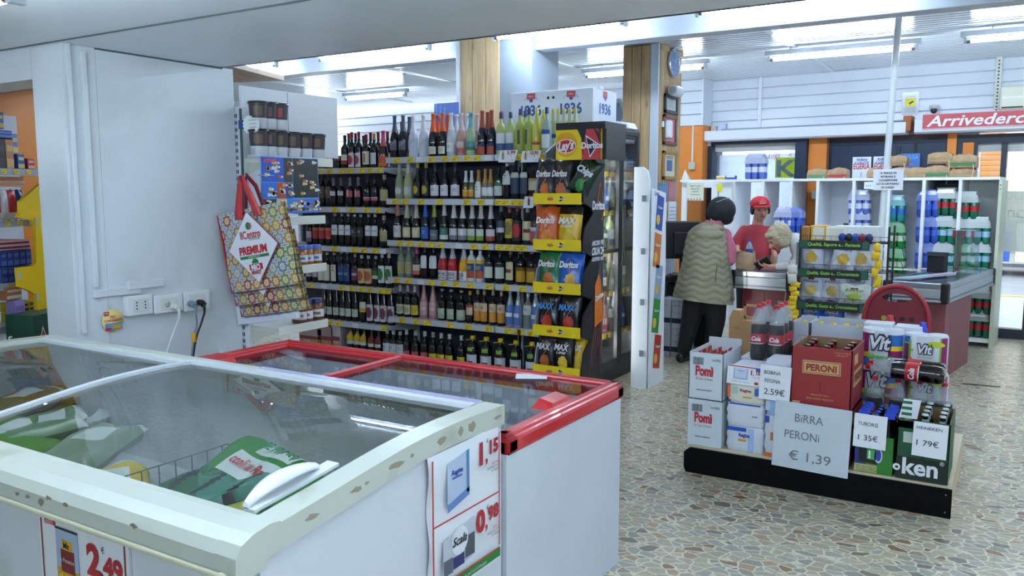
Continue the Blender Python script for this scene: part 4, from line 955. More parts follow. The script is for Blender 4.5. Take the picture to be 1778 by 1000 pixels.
kd('grappa', 'flute', .30, .040, '#8f9a9c', '#5575b8', .06, .62, '#c3c8ce', .93, ('mid', '#dfe3ea'), 'clear bottle with blue and white label')
kd('ouzo', 'round', .29, .042, '#7b8580', '#c9cec6', .38, .66, '#aab0b3', .92, None, 'clear ribbed bottle with white label')
kd('tavpink', 'bord', .30, .040, '#0b0d0f', '#b5485f', .04, .40, '#b9c0bd', .86, ('bar', '#c97787'), 'black table wine bottle with pink label')
kd('tavyel', 'bord', .30, .040, '#0b0d0f', '#c7bb22', .04, .40, '#b9c0bd', .86, ('bar', '#a59a1d'), 'black table wine bottle with yellow label')
kd('vinegar', 'jug', .31, .052, '#0d1010', '#c9cfda', .06, .50, '#d8b91f', .90, ('veg', '#7c4a44'), 'large black vinegar jug with yellow handle cap')
kd('shampoo', 'round', .21, .040, '#101214', '#caa71f', .42, .85, '#0f1013', .8, ('yel', '#c9ccd0'), 'short black bottle with yellow label')
kd('shampoor', 'round', .20, .040, '#101214', '#7a2a2c', .42, .85, '#0f1013', .8, ('yel', '#c9ccd0'), 'short black bottle with dark red label')
kd('lowwh', 'bord', .22, .040, '#0f1216', '#cfd6d9', .1, .5, '#c7ced6', .86, None, 'low dark bottle with white label')
kd('glassr', 'cyl', .12, .034, '#161a26', '#c9a3a8', .60, .98, '#d9dde2', .97, ('low', '#9a3f48'), 'short dark jar with pink and white band')
KM = {}
BODY_N = 14
def kind_mesh(kn):
    if kn in KM: return KM[kn]
    shape, h, r, gc, lc, l0, l1, cc, c0, acc, words = K[kn]
    prof, _ = profile(shape, h, r)
    out = []
    g = G(); 
    g.lathe([p for p in prof], gl(gc), n=BODY_N); out.append(('bottle', g))
    # label: a sleeve on the front half, in one or two colours
    g = G(); lm = mat(lc, .55); A0, A1 = -PI*.88, -PI*.12
    zl0, zl1 = h*l0+.003, h*l1
    e = .0009
    def sleeve(za, zb, m, a0=A0, a1=A1, ee=e):
        zs = sorted(set([za, zb]+[z for _, z in prof if za < z < zb]))
        g.lathe([(rad_at(prof, z)+ee, z) for z in zs], m, n=8, a0=a0, a1=a1)
    sleeve(zl0, zl1, lm)
    if acc:
        am = mat(acc[1], .5); q = zl1-zl0
        if acc[0] == 'low': sleeve(zl0, zl0+q*.4, am, ee=e*2)
        elif acc[0] in ('top', 'yel'): sleeve(zl1-q*.25 if acc[0] == 'top' else zl0-.03, zl1 if acc[0] == 'top' else zl0, am, ee=e*2)
        elif acc[0] == 'top2': sleeve(zl1-q*.45, zl1, am, ee=e*2); g.text('o', .03, (0, -rad_at(prof, zl1)-.004, zl1-q*.3), (1, 0, 0), (0, 0, 1), mat('#a8671f', .5), bold=.04)
        elif acc[0] == 'mid': sleeve(zl0+q*.4, zl0+q*.6, am, -PI*.75, -PI*.25, e*2)
        elif acc[0] == 'bar': sleeve(zl0+q*.15, zl1-q*.15, am, -PI*.60, -PI*.42, e*2)
        elif acc[0] == 'thin': sleeve(zl0, zl1+q*.2, am, -PI*.56, -PI*.46, e*2)
        elif acc[0] == 'dot':
            for k in range(5):
                wv = math.sqrt(max(0, 1-((k-2)/2.6)**2))*.26*PI; zz = (zl0+zl1)/2+(k-2.5)*q*.13
                sleeve(zz, zz+q*.132, am, -PI/2-wv, -PI/2+wv, e*2)
        elif acc[0] == 'dots':
            for a in (-.65, -.38):
                for b in (.62, .82): sleeve(zl0+q*b, zl0+q*(b+.12), am, PI*a-.2, PI*a+.2, e*2)
        elif acc[0] == 'slash':
            for k in range(5): sleeve(zl0+q*k*.2, zl0+q*(k*.2+.35), am, -PI*(.86-.14*k), -PI*(.70-.14*k), e*2)
        elif acc[0] == 'num': g.text('958', .034, (0, -r-.004, zl0+q*.45), (1, 0, 0), (0, 0, 1), am, w=.062); g.text('SANTERO', .011, (0, -r-.004, zl0+q*.18), (1, 0, 0), (0, 0, 1), am, w=.06, bold=.02)
        elif acc[0] == 'vov': sleeve(zl1-q*.2, zl1, am, ee=e*2); sleeve(zl0, zl0+q*.4, mat('#b8542c', .5), ee=e*2); g.text('VOV', .03, (0, -r-.004, zl0+q*.48), (1, 0, 0), (0, 0, 1), mat('#c9c83a', .5), w=.055, bold=.03)
        elif acc[0] == 'veg':
            sleeve(zl0+q*.15, zl0+q*.6, am, -PI*.68, -PI*.34, e*2); sleeve(zl0+q*.25, zl0+q*.5, mat('#8a9a4a', .5), -PI*.55, -PI*.38, e*3); sleeve(zl1+.03, zl1+.06, mat('#7fae2e', .5), -PI*.66, -PI*.34, e*2)
    else:
        tm = mat('#%s' % ('8d9199' if sum(lin(lc)) > 1 else 'a9adb5'), .6); q = zl1-zl0
        sleeve(zl0+q*.45, zl0+q*.5, tm, -PI*.65, -PI*.35, e*2); sleeve(zl0+q*.6, zl0+q*.68, tm, -PI*.62, -PI*.38, e*2)
    out.append(('label', g))
    g = G(); cm = mat(cc, .35); zc = h*c0
    if shape == 'jug':
        g.lathe([(r*.42, h*.90), (r*.44, h*.905), (r*.44, h), (r*.4, h*1.005)], cm, n=14); out.append(('cap', g))
        g = G(); g.tube([(-r*.3, -.01, h*.895), (-r*1.1, -.02, h*.88), (-r*1.15, 0, h*.875), (-r*.3, .02, h*.89)], .004, mat('#b59a2a', .4), 6); g.tube([(-r*.3, 0, h*.89), (r*.5, 0, h*.89)], .006, mat('#b59a2a', .4), 6); out.append(('handle', g))
    else:
        zs = [zc]+[z for _, z in prof if z > zc]
        g.lathe([(rad_at(prof, z)+.0012, z) for z in zs]+[(rad_at(prof, h)*.9, h+.002)], cm, n=10); out.append(('cap', g))
    KM[kn] = [(n_, *_bake(n_, g_)) for n_, g_ in out]
    return KM[kn]
def _bake(name, g):
    o = g.build(name); me = o.data; bpy.data.objects.remove(o); return (me,)
def put_bottle(kn, x, y, z, label, group, parts=True, cat='bottle', rz=None):
    ms = kind_mesh(kn); root = None
    for i, (nm, me) in enumerate(ms):
        if i and not parts: break
        o = bpy.data.objects.new(nm, me); COL.objects.link(o)
        if i == 0:
            root = o; o.location = (x, y, z); o.rotation_euler = (0, 0, random.uniform(-.25, .25) if rz is None else rz); tag(o, label, cat, group)
        else: o.parent = root
    return root

# ---------------------------------------------------------------- wine shelving
SHY = 5.70; SHM = mat('#dfe3e8', .35); BACKP = mat('#2c3442', .55); RAIL = mat('#c3cad4', .25); TAG = mat('#f0cf1c', .5); TAGW = mat('#dfe1e6', .5); TAGI = mat('#8f7a1c', .6)
def tag_mesh(m):
    g = G(); g.box(-.026, .026, -.002, 0, -.017, .017, m)
    if m is TAG: g.box(-.02, .02, -.0025, -.002, .004, .007, TAGI); g.box(-.02, .0, -.0025, -.002, -.010, -.004, TAGI)
    return _bake('price_tag', g)[0]
TAGM = tag_mesh(TAG); TAGW_M = tag_mesh(TAGW)
def shelf_unit(label, x0, x1, zs, tags, ztop, name='shelf_unit', y0=SHY, depth=.44):
    t = thing(name, label, 'shelving', ((x0+x1)/2, y0, 0)); w = x1-x0
    g = G(); g.box(-w/2, w/2, depth, depth+.02, 0, ztop, BACKP); g.build('back_panel', t)
    for s in (-1, 1):
        g = G(); g.box(s*w/2-.018, s*w/2+.018, depth-.03, depth+.03, 0, ztop+.04, SHM, .003); g.build('upright', t)
    g = G(); g.box(-w/2+.01, w/2-.01, .03, depth, 0, .10, mat('#2b2f36', .5)); g.build('plinth', t)
    for i, z in enumerate(zs):
        g = G(); g.box(-w/2+.004, w/2-.004, .012, depth, z-.03, z, SHM, .003)
        for s in (-1, 1): g.prism([(.02, z-.03), (depth, z-.03), (depth, z-.09), (.06, z-.045)], s*w/2-s*.004, s*w/2-s*.008, SHM, 'X')
        sh = g.build('shelf', t)
        g = G(); g.prism([(.0, z-.046), (.012, z-.05), (.014, z+.004), (.002, z+.0)], -w/2+.004, w/2-.004, RAIL, 'X'); g.build('price_rail', sh)
        for px_, kind in tags[i] if i < len(tags) else []:
            X_ = atY(px_, 400, y0).x-(x0+x1)/2
            o = bpy.data.objects.new('price_tag', TAGM if kind else TAGW_M); COL.objects.link(o); o.parent = sh; o.location = (X_, -.001, z-.023); o.scale = (1.3, 1, 1.25)
    return t
LZ = [1.842, 1.49, 1.128, .77, .43, .11]; CZ = [1.925, 1.568, 1.203, .876, .522, .11]
XA, XB, XC, XD = -6.25, -4.775, -3.635, -3.0
Y1, Y0t = 1, 0
ltags = [[(558, 1), (575, 1), (596, 1), (610, 1), (630, 1), (645, 1), (661, 1)], [(582, 1), (597, 0), (612, 1), (638, 1), (658, 1)], [(580, 1), (597, 0), (615, 1), (631, 1), (651, 1), (665, 0)], [(536, 1), (560, 0), (592, 1), (609, 1), (626, 1), (641, 1), (660, 1), (671, 1)], [(538, 1), (556, 1), (570, 1), (584, 1), (614, 0), (664, 1)]]
mtags = [[(691, 1), (714, 1), (730, 0), (751, 1), (774, 1), (792, 1), (812, 1), (829, 1), (847, 0)], [(687, 1), (704, 1), (732, 1), (764, 1), (811, 1), (835, 1), (850, 0)], [(694, 1), (711, 1), (731, 1), (748, 1), (765, 1), (797, 0), (823, 1), (843, 1)], [(688, 1), (708, 1), (730, 0), (748, 1), (770, 1), (791, 1), (816, 1), (849, 1)], [(696, 1), (721, 1), (740, 1), (780, 1), (812, 1), (848, 1)]]
rtags = [[(903, 1), (918, 1), (936, 1), (948, 1), (962, 1)], [(866, 1), (878, 1), (893, 1), (905, 1)], [(868, 1), (882, 1), (897, 1), (909, 1)], [(879, 1), (907, 1)], [(882, 1), (898, 1), (905, 1), (923, 1)]]
shelf_unit('left wine shelving unit beside the side gondola, lowest shelves behind red freezer', XA, XB-.01, LZ[:5], ltags, 1.9)
shelf_unit('middle wine shelving unit carrying sparkling wines', XB+.01, XC-.003, CZ[:5], mtags, 1.98)
shelf_unit('right liquor shelving unit partly behind the chips stand', XC+.003, XD-.02, CZ[:5], rtags, 1.98)
KSH = {}
def stock(unit, si, z, lst, yb=.09, dz=0.0, h=None, second=False):
    shn = ['top', 'second', 'third', 'fourth', 'fifth', 'bottom'][si]
    n = len(lst)
    for i, (px_, kn) in enumerate(lst):
        x = atY(px_, 400, SHY+yb).x
        lab = '%s, %s from left on %s %s shelf' % (K[kn][10], ordn(i), unit, shn)
        if second: lab = '%s, back row, %s %s shelf, %s from left' % (' '.join(K[kn][10].split()[:6]).replace(' with', '') if len(K[kn][10].split()) > 7 else K[kn][10], unit, shn, ordn(i))
        put_bottle(kn, x, SHY+yb+random.uniform(-.006, .006), z, lab, 'bottles on the %s unit, %s shelf' % (unit, shn), parts=True)
def row(unit, si, z, s, **k):
    l = []
    for tok in s.split():
        a, b = tok.split(':'); l.append((float(a), b))
    stock(unit, si, z, l, **k)
row('left', 0, LZ[0], '569:glassr 578:glassr 590:glassr 603:creamred 615:ring 627:ring 639:cream 653:goldcap 668:pinkfoil')
row('left', 0, LZ[0], '609:ring 620:ring 634:cream 647:ring 660:ring 676:ring', yb=.2, second=True)
row('left', 1, LZ[1], '562:brown 573:brown 582:mark 594:mark 610:markred 624:markred 639:pinkband 653:pinkband 669:vert')
row('left', 2, LZ[2], '538:purple 549:redlab 560:redlab 572:redlab 583:whitelab 594:whitelab 605:whitelab 616:plain 627:plain 640:whitelab 652:whitelab 668:vert')
row('left', 3, LZ[3], '535:pinkpale 546:pinkpale 557:dots 568:dots 580:dots 593:bluebl 603:bluebl 616:purplab 628:cream2 639:cream2 651:green 663:greenleaf 675:greenleaf')
row('left', 4, LZ[4], '560:slimdark 571:slimdark 582:slimdark 593:slimdark 604:slimdark 615:slimdark 628:yelband 641:goblet 654:goblet 664:goblet 677:goblet')
row('left', 5, .171, '606:shampoo 618:shampoo 630:shampoo 643:shampoor 655:shampoor 670:lowwh 681:lowwh 693:lowwh', yb=.03)
row('middle', 0, CZ[0], '688:silver 703:silver 720:whitebot 737:whitebot 754:orange 771:orange 785:clearw 802:rosegl 819:teal 838:brownfoil 854:brownfoil')
row('middle', 0, CZ[0], '700:ring 713:silver 762:orange 780:orange 794:clearw 812:whitebot 829:rosegl 847:brownfoil', yb=.22, second=True)
row('middle', 1, CZ[1], '695:spum 711:spumg 727:pmark 742:pmark 757:sqwhite 773:sqwhite 791:sqwhite 809:small 820:small 832:medal 843:goldfoil 852:goldfoil')
row('middle', 2, CZ[2], '691:rose 708:crfoil 723:crfoil 739:bluefoil 755:limefoil 772:whfoil 788:asti 804:asti 820:astig 836:astig 852:astir')
row('middle', 3, CZ[3], '697:clear 709:clear 724:sweet 738:whlab2 752:whlab2 769:red958 786:red958 805:yel958 819:vov 834:vov 850:genz')
row('middle', 4, CZ[4], '694:neckw 707:neckw 719:necky 735:pinkbot 751:pinkbot 767:darkgr 783:darkgr 801:darkgr 816:portlab 829:china 841:china 856:china')
row('middle', 5, .11, '704:tavpink 720:tavpink 735:tavpink 750:tavyel 764:tavyel 779:tavyel 800:tavyel 820:vinegar 844:vinegar', yb=.05)
row('right', 0, CZ[0], '870:limo 886:limo 903:limoslim 918:limoslim 932:yellowslim 949:bluelab')
row('right', 0, CZ[0], '872:brownfoil 911:limoslim 943:yellowslim 959:sambuca 968:sambuca 978:sambuca 988:sambuca 997:sambuca', yb=.24, second=True)
row('right', 1, CZ[1], '867:jager 881:oval 896:amaro 911:amaro 926:brownl')
row('right', 2, CZ[2], '871:darkw 885:yellab 899:reddot 916:creamr 930:pinkr')
row('right', 3, CZ[3], '869:genz 887:monte 905:orzo 923:orzo')
row('right', 4, CZ[4], '871:china 886:grappa 901:grappa 917:ouzo 931:grappa')
row('right', 5, .11, '869:vinegar 897:vinegar 925:vinegar', yb=.05)
# cartons on the low left shelf
for i, (px_, w_, h_, c1, lab) in enumerate([(540, .3, .16, '#b9a6aa', 'low pale carton under the wine shelves, leftmost above the red freezer'), (566, .2, .19, '#a98f95', 'pink and white small carton beside the short black bottles'), (585, .12, .21, '#c4b9bd', 'white and pink drink carton nearest the short black bottles')]):
    x = atY(px_, 400, 5.78).x; g = G(); g.box(-w_/2, w_/2, 0, .2, .0, h_, mat(c1, .5), .004); g.box(-w_/2+.01, w_/2-.01, -.001, 0, h_*.3, h_*.5, mat('#8a3f48', .5))
    for k in range(4): g.box(-w_/2+.02+k*w_*.22, -w_/2+.02+k*w_*.22+w_*.12, -.002, -.001, h_*.1, h_*.28, mat('#b39a3a', .5))
    o = g.build('carton', loc=(x, SHY+.03, .171)); tag(o, lab, 'carton')
g = G(); g.box(-5.7, -4.8, SHY+.01, 6.12, .101, .17, mat('#3a3d45', .5)); o = g.build('display_step'); tag(o, 'dark step under the lowest bottles of the left wine unit', 'step')
# hanging price cards on the shelf rail
for px0, px1, py0, py1, pr, lab in [(863, 897, 260, 282, '5,99', 'white price card 5,99 below the limoncello bottles'), (902, 938, 261, 282, '10,90', 'white price card 10,90 below the pale yellow bottles'), (906, 929, 341, 361, '', 'white price card with a bottle picture on the second liquor shelf')]:
    a = atY(px0, py1, 5.66); b = atY(px1, py0, 5.66); w_ = b.x-a.x; h_ = b.z-a.z
    g = G(); g.poly([(.01, 0, 0), (w_-.02, 0, 0), (w_, .02, h_), (.015, .02, h_)], PAPER); g.poly([(.015, .021, h_), (w_, .021, h_), (w_-.02, .002, 0), (.01, .002, 0)], PAPER)
    o = g.build('price_card', loc=(a.x, 5.66, a.z)); tag(o, lab, 'price card')
    g = G(); q = w_*.28
    g.lathe([(.009, 0), (.009, .045), (.003, .06), (.003, .08)], mat('#a9963a' if pr else '#7a2f35', .5), (q if pr else w_*.5, .004, .02), 8, sy=.3)
    if pr: g.text(pr, .028, (w_*.68, .012, h_*.66), (1, 0, 0), (0, .1, 1), RPR, bold=.03, w=.075); g.text('€', .012, (w_*.7, .008, h_*.45), (1, 0, 0), (0, .1, 1), INK); g.text('MIO', .01, (w_*.8, .0, .01), (1, 0, 0), (0, .1, 1), PRED)
    g.build('card_print', o)

# ---------------------------------------------------------------- chips stand
BK = mat('#17181c', .4); CHY = mat('#efcf12', .45)
t = thing('chips_stand', 'black cardboard chips stand with five yellow trays and logo header', 'display stand')
sx0, sx1 = -3.055, -2.672; fy, by = 5.36, 5.685
g = G(); g.box(sx0, sx1, by-.01, by+.005, .0, 2.0, BK); g.box(sx0, sx1, fy+.03, by, 0, .24, BK); g.build('back_panel', t)
def side(x, m=BK):
    g = G(); pts = [(by, 0), (by, 2.0), (fy+.16, 1.92)]
    for z in (1.60, 1.25, .93, .62, .33):
        pts += [(fy+.16, z+.22), (fy+.03, z+.12), (fy+.0, z), (fy+.0, z-.05), (fy+.13, z-.09)]
    pts += [(fy+.05, 0)]
    g.prism(pts, x, x+.012, m, 'X'); return g
side(sx0-.012, mat('#8d93a0', .4)).build('side_panel', t)
sp_ = side(sx1).build('side_panel', t)
g = G(); ax = (0, 1, 0); XS = sx1+.0125
SL = mat('#8c4f4a', .5)
for k in range(6):
    a, z = fy+.12+.05*k, .25+.07*k
    g.tube([(XS, a, z), (XS, a+.1, z+.45), (XS, min(a+.24, by-.01), z+.0)], .0025, SL, 4)
for k in range(4): g.tube([(XS, fy+.2+.04*k, .8), (XS, fy+.28, 1.1+.05*k), (XS, by-.02, .75+.12*k)], .0025, mat('#6f7078', .5), 4)
g.text('Doritos', .062, (XS, (fy+by)/2+.09, 1.50), ax, up, WHITE, bold=.04, w=.21)
g.tube([(XS, fy+.22, 1.5), (XS, fy+.27, 1.70), (XS, fy+.36, 1.5), (XS, fy+.30, 1.42)], .003, ORANGE, 4)
g.text('AMCORA PIÙ', .035, (XS, (fy+by)/2+.08, 1.235), ax, (0, .12, 1), WHITE, bold=.04, w=.2); g.text('CRUNCH', .055, (XS, (fy+by)/2+.08, 1.165), ax, (0, .12, 1), WHITE, bold=.04, w=.2); g.text('GUSTISSIMO', .026, (XS, (fy+by)/2+.08, 1.12), ax, (0, .12, 1), WHITE, bold=.04, w=.2)
DOR = mat('#d8741f', .4)
g.poly([(XS+.002, fy+.20, .62), (XS+.002, fy+.34, .66), (XS+.002, by-.02, .95), (XS+.002, by-.06, 1.02), (XS+.002, fy+.20, .94)], DOR)
g.text('Doritos', .04, (XS+.003, fy+.28, .83), (0, 1, .25), (0, -.25, 1), WHITE, bold=.04, w=.13)
g.build('print', sp_)
trz = [1.578, 1.242, .925, .605, .302]
for i, z in enumerate(trz):
    g = G(); g.box(sx0-.004, sx1+.004, fy-.03, fy-.018, z-.04, z+.04, CHY); g.box(sx0, sx1, fy-.02, by-.01, z-.035, z-.028, CHY)
    tr = g.build('tray', t)
    g = G(); x = (sx0+sx1)/2-.05; g.disc((x, fy-.032, z), .024, (1, 0, 0), up, mat('#d9b44a', .5), 16, .017)
    g.text("Lay's", .017, (x, fy-.034, z-.008), (1, 0, 0), up, PRED, bold=.04); g.build('tray_logo', tr); g = G(); g.poly([(x+.08, fy-.032, z+.022), (x+.075, fy-.032, z-.022), (x+.12, fy-.032, z)], DARK); g.text('Doritos', .013, (x+.095, fy-.034, z-.006), (1, 0, 0), up, WHITE, bold=.04)
    g.build('tray_print', tr)
a = atY(965, 278, 5.34); b = atY(1044, 223, 5.34); hw, hh = b.x-a.x, b.z-a.z
g = G(); g.box(a.x, b.x, 5.34, 5.38, a.z, b.z, CHY, .0); g.box(a.x-.0, b.x+.03, 5.34, by+.02, b.z, b.z+.05, BK); g.box(b.x, b.x+.03, 5.36, by+.01, a.z, b.z, BK)
hd = g.build('header', t)
g = G(); y_ = 5.337; m_ = a.x+hw*.54; OR = mat('#c9383f', .45)
g.poly([(m_-.02, y_, b.z), (m_+.012, y_, b.z-hh*.3), (m_+.02, y_, a.z), (b.x, y_, a.z), (b.x, y_, b.z)], mat('#1c1f26', .45))
g.poly([(m_+.05, y_-.001, b.z), (m_+.016, y_-.001, a.z), (b.x, y_-.001, a.z), (b.x, y_-.001, a.z+hh*.45), (m_+.11, y_-.001, b.z)], OR)
g.poly([(b.x-.05, y_-.001, b.z), (b.x-.02, y_-.001, b.z), (b.x, y_-.001, b.z-.06), (b.x, y_-.001, b.z-.03)], OR)
cx_ = a.x+hw*.24; cz_ = (a.z+b.z)/2-.01
def disc(g, x, y, z, rx, rz_, m, n=22): g.poly([(x+rx*math.cos(-2*PI*k/n), y, z+rz_*math.sin(-2*PI*k/n)) for k in range(n)][::-1], m)
disc(g, cx_, y_-.001, cz_+.01, .085, .088, mat('#e8a912', .5)); disc(g, cx_, y_-.002, cz_, .08, .05, WHITE); disc(g, cx_, y_-.003, cz_, .074, .044, PRED)
g.text("Lay's", .062, (cx_, y_-.005, cz_-.025), (1, .0, .12), (0, 0, 1), WHITE, bold=.045, shear=.2, w=.13)
cx_ = m_+.10
g.poly([(cx_-.055, y_-.002, cz_+.075), (cx_-.02, y_-.002, cz_-.085), (cx_+.05, y_-.002, cz_+.01)], WHITE); g.poly([(cx_-.047, y_-.003, cz_+.06), (cx_-.018, y_-.003, cz_-.07), (cx_+.04, y_-.003, cz_+.008)], DARK)
g.text('Doritos', .042, (cx_, y_-.005, cz_-.018), (1, 0, 0), up, WHITE, bold=.045, w=.165)
g.build('print', hd)
def chipbag(label, px_, zt_, w, h, base, word, wc, chip, seed, word2=None, roll=0.0, y=5.43, top=None, scene_z=None, group=None, tilt=8):
    bm_ = mat(base, .25, coat=.2); cm = mat(chip, .45); tm = mat(top, .3) if top else bm_
    def fn(u, v, s):
        if s < 0 and (u-.55)**2/.05+(v-.25)**2/.028 < 1: return cm
        if v > .8: return tm
        return bm_
    w *= 1.06; h *= 1.05; g = clean(pillow(w, h, .085, fn, nx=22, nz=24, seed=seed, wr=.010)); x = atY(px_, 400, y).x
    o = g.build('chips_bag', loc=(x, y, zt_), rot=(math.radians(-tilt), math.radians(roll), random.uniform(-.15, .15))); tag(o, label, 'chips bag', group)
    q = G(); blobtext(q, w, h, .098, word, .046, .5, .56, mat(wc, .4), ww=w*.74, bold=.045)
    if word2: blobtext(q, w, h, .098, word2, .018, .5, .47, mat(wc, .4), ww=w*.5)
    else: q.tube([(-.035, -.046, h*.56), (-.01, -.047, h*.80), (.035, -.047, h*.60), (0, -.05, h*.40)], .003, mat('#e07a2a', .4), 4)
    q.build('print', o); return o
zt = [z-.02 for z in trz]
chipbag('black Doritos bag, left on the top tray', 946, zt[0], .155, .30, '#22252d', 'Doritos', '#e6e9ee', '#c9652a', 1)
chipbag('black Doritos bag in the middle of the top tray', 974, zt[0], .165, .30, '#20242c', 'Doritos', '#e6e9ee', '#b85a28', 2)
o = chipbag('green and black chips bag heaped over the top tray, right end', 1000, zt[0]+.06, .17, .26, '#1a3a2a', 'Chips', '#d5dde6', '#2f8a45', 3, roll=28, y=5.41)
chipbag('orange Doritos bag, left on the second tray', 949, zt[1], .19, .29, '#cf5f26', 'Doritos', '#f2e9e4', '#e0882f', 4)
chipbag('yellow MAX chips bag, right on the second tray', 988, zt[1], .19, .29, '#e2b81e', 'MAX', '#eef0f2', '#e8c84a', 5, top='#1f2024', word2='CHEESE')
chipbag('green Doritos bag, left on the third tray', 953, zt[2], .195, .28, '#22764a', 'Doritos', '#eef0f2', '#c06a35', 6)
chipbag('blue Doritos bag, right on the third tray', 991, zt[2], .20, .28, '#1d5fc4', 'Doritos', '#eef0f2', '#dcb86a', 7)
chipbag('black MAX chips bag with red peppers, left on the fourth tray', 951, zt[3], .19, .28, '#15171c', 'MAXX', '#3f8fd8', '#c23a2c', 8)
chipbag('black MAX chips bag with red peppers, right on the fourth tray', 989, zt[3], .19, .28, '#15171c', 'MAXX', '#3f8fd8', '#c23a2c', 9)
chipbag('black MAX chips bag, left on the lowest tray', 948, zt[4], .17, .27, '#1a1a1e', 'MAX', '#c9cfd6', '#b8602f', 10)
chipbag('yellow MAX chips bag in the middle of the lowest tray', 980, zt[4], .17, .28, '#1e1d1c', 'MAX', '#e3e6ea', '#e8c23a', 11, word2='LIME')
chipbag('yellow chips bag standing at the right end of the lowest tray', 1003, zt[4], .16, .28, '#e3bf1d', 'MAX', '#e3e6ea', '#f0d24a', 12, y=5.48)
chipbag('dark red chips bag behind the left bag of the lowest tray', 962, zt[4], .14, .30, '#6e1c30', "Lay's", '#e3e6ea', '#8a2a3a', 13, y=5.53)

# ---------------------------------------------------------------- glass door fridge
FB = mat('#1a2026', .35); FI = mat('#c3ced6', .4)
FX, FY0, FY1, FZ = -2.895, 6.17, 6.94, 2.17
t = thing('display_fridge', 'tall black fridge with two glass doors behind the chips stand', 'fridge', (FX, FY0, 0)); D = .58; L = FY1-FY0
g = G(); g.box(-D, -D+.03, 0, L, 0, FZ, FB); g.box(-D, -.04, 0, .03, 0, FZ, FB); g.box(-D, -.04, L-.03, L, 0, FZ, FB); g.box(-D, -.01, 0, L, FZ-.09, FZ, FB, .005); g.box(-D, -.04, 0, L, 0, .16, FB); g.box(-D+.03, -D+.035, .03, L-.03, .16, FZ-.09, FI); g.build('cabinet', t)
for z in (.42, .78, 1.13, 1.47, 1.8):
    g = G(); g.box(-D+.05, -.07, .035, L-.035, z-.015, z, mat('#5d666e', .35)); sh = g.build('shelf', t)
    for k in range(6):
        o = bpy.data.objects.new('price_tag', TAGM); COL.objects.link(o); o.parent = sh; o.location = (-.065, .09+k*.125, z-.02); o.rotation_euler = (0, 0, PI/2); o.scale = (1.3, 1, 1.3)
for k in range(2):
    y0 = .005+k*L/2; y1 = y0+L/2-.01
    g = G(); f = .04
    g.box(-.035, 0, y0, y0+f, .14, FZ-.02, FB, .004); g.box(-.035, 0, y1-f, y1, .14, FZ-.02, FB, .004); g.box(-.035, 0, y0+f, y1-f, .14, .14+f*1.6, FB, .004); g.box(-.035, 0, y0+f, y1-f, FZ-.06, FZ-.02, FB, .004); g.box(-.03, -.002, y0+f, y1-f, 1.12, 1.15, FB)
    d = g.build('door', t)
    g = G(); g.box(-.02, -.014, y0+f, y1-f, .2, FZ-.06, glass_pane('fridge glass', (.93, .96, .97), .18, .04)); g.build('pane', d)
    g = G(); yy = y1-.015 if k == 0 else y0+.015; g.tube([(.02, yy, 1.0), (.03, yy, 1.06), (.03, yy, 1.45), (.02, yy, 1.5)], .008, FB, 8); g.build('handle', d)
disp = ['slimdark', 'grappa', 'spum', 'clear', 'rosegl', 'mark', 'ouzo', 'limo', 'clearw']
wrd = ['bottom', 'second', 'third', 'fourth', 'fifth']
i = 0
for zi, z in enumerate((.42, .78, 1.13, 1.47, 1.8)):
    for k in range(6):
        kn = disp[(zi*5+k*2) % 9]; i += 1
        put_bottle(kn, FX-.14, FY0+.09+k*.125, z, '%s, %s from left, %s fridge shelf' % (K[kn][10], ordn(k), wrd[zi]), 'bottles inside the fridge', parts=True, rz=PI/2)
lf = emis('fridge light strip', (.95, .93, .9), 14.0); g = G(); g.box(-.34, -.05, .031, .034, .2, FZ-.12, lf); g.build('light_strip', t)
# white cardboard display in front of the fridge with snack pictures
t = thing('cardboard_display', 'narrow white cardboard column with printed snack bags beside the fridge', 'display stand')
cm = grime('#eef4fb', '#e3ebf5', 2, .4); CW_ = mat('#e6e9ee', .5)
g = G(); x0, x1 = -2.70, -2.565
g.prism([(x0, 0), (x1, 0), (x1, 1.72), (x1-.02, 1.80), (x1-.06, 1.83), (x0, 1.83)], 6.36, 6.385, cm, 'Y'); g.box(x0, x1-.01, 6.385, 6.66, 0, 1.62, cm); g.build('column', t)
g = G(); g.prism([(6.38, 0), (6.72, 0), (6.70, .7), (6.72, 1.0), (6.69, 1.62), (6.38, 1.66)], -2.558, -2.548, CW_, 'X'); g.build('side_panel', t)
for k, z in enumerate((.27, .70, 1.12, 1.55)):
    g = G(); g.box(x0+.075, x0+.11, 6.352, 6.362, z, z+.05, mat('#7e8790', .5)); g.build('slot', t)
g = G()
for k, (z, c1) in enumerate([(1.33, '#2f4f9f'), (1.02, '#c9702f'), (.75, '#8fa3c0'), (.47, '#2f8a3f'), (.16, '#b83a32')]):
    q = 6.42+.04*((k+1) % 2); xx = -2.546
    g.poly([(xx, q, z), (xx, q+.15, z-.03), (xx, q+.19, z+.25), (xx, q+.04, z+.28)], mat(c1, .4)); disc_m = mat('#d8b44a', .5)
    g.poly([(xx+.001, q+.06+.04*math.cos(a_*.8), z+.07+.045*math.sin(a_*.8)) for a_ in range(8)], disc_m); g.text('Cipster', .022, (xx+.002, q+.10, z+.16), (0, 1, -.15), up, WHITE, bold=.03, w=.11)
g.text('Saiwa', .035, (-2.546, 6.48, 1.66-.06), (0, 1, 0), up, BLUE, shear=.2, w=.1)
g.build('print', t)
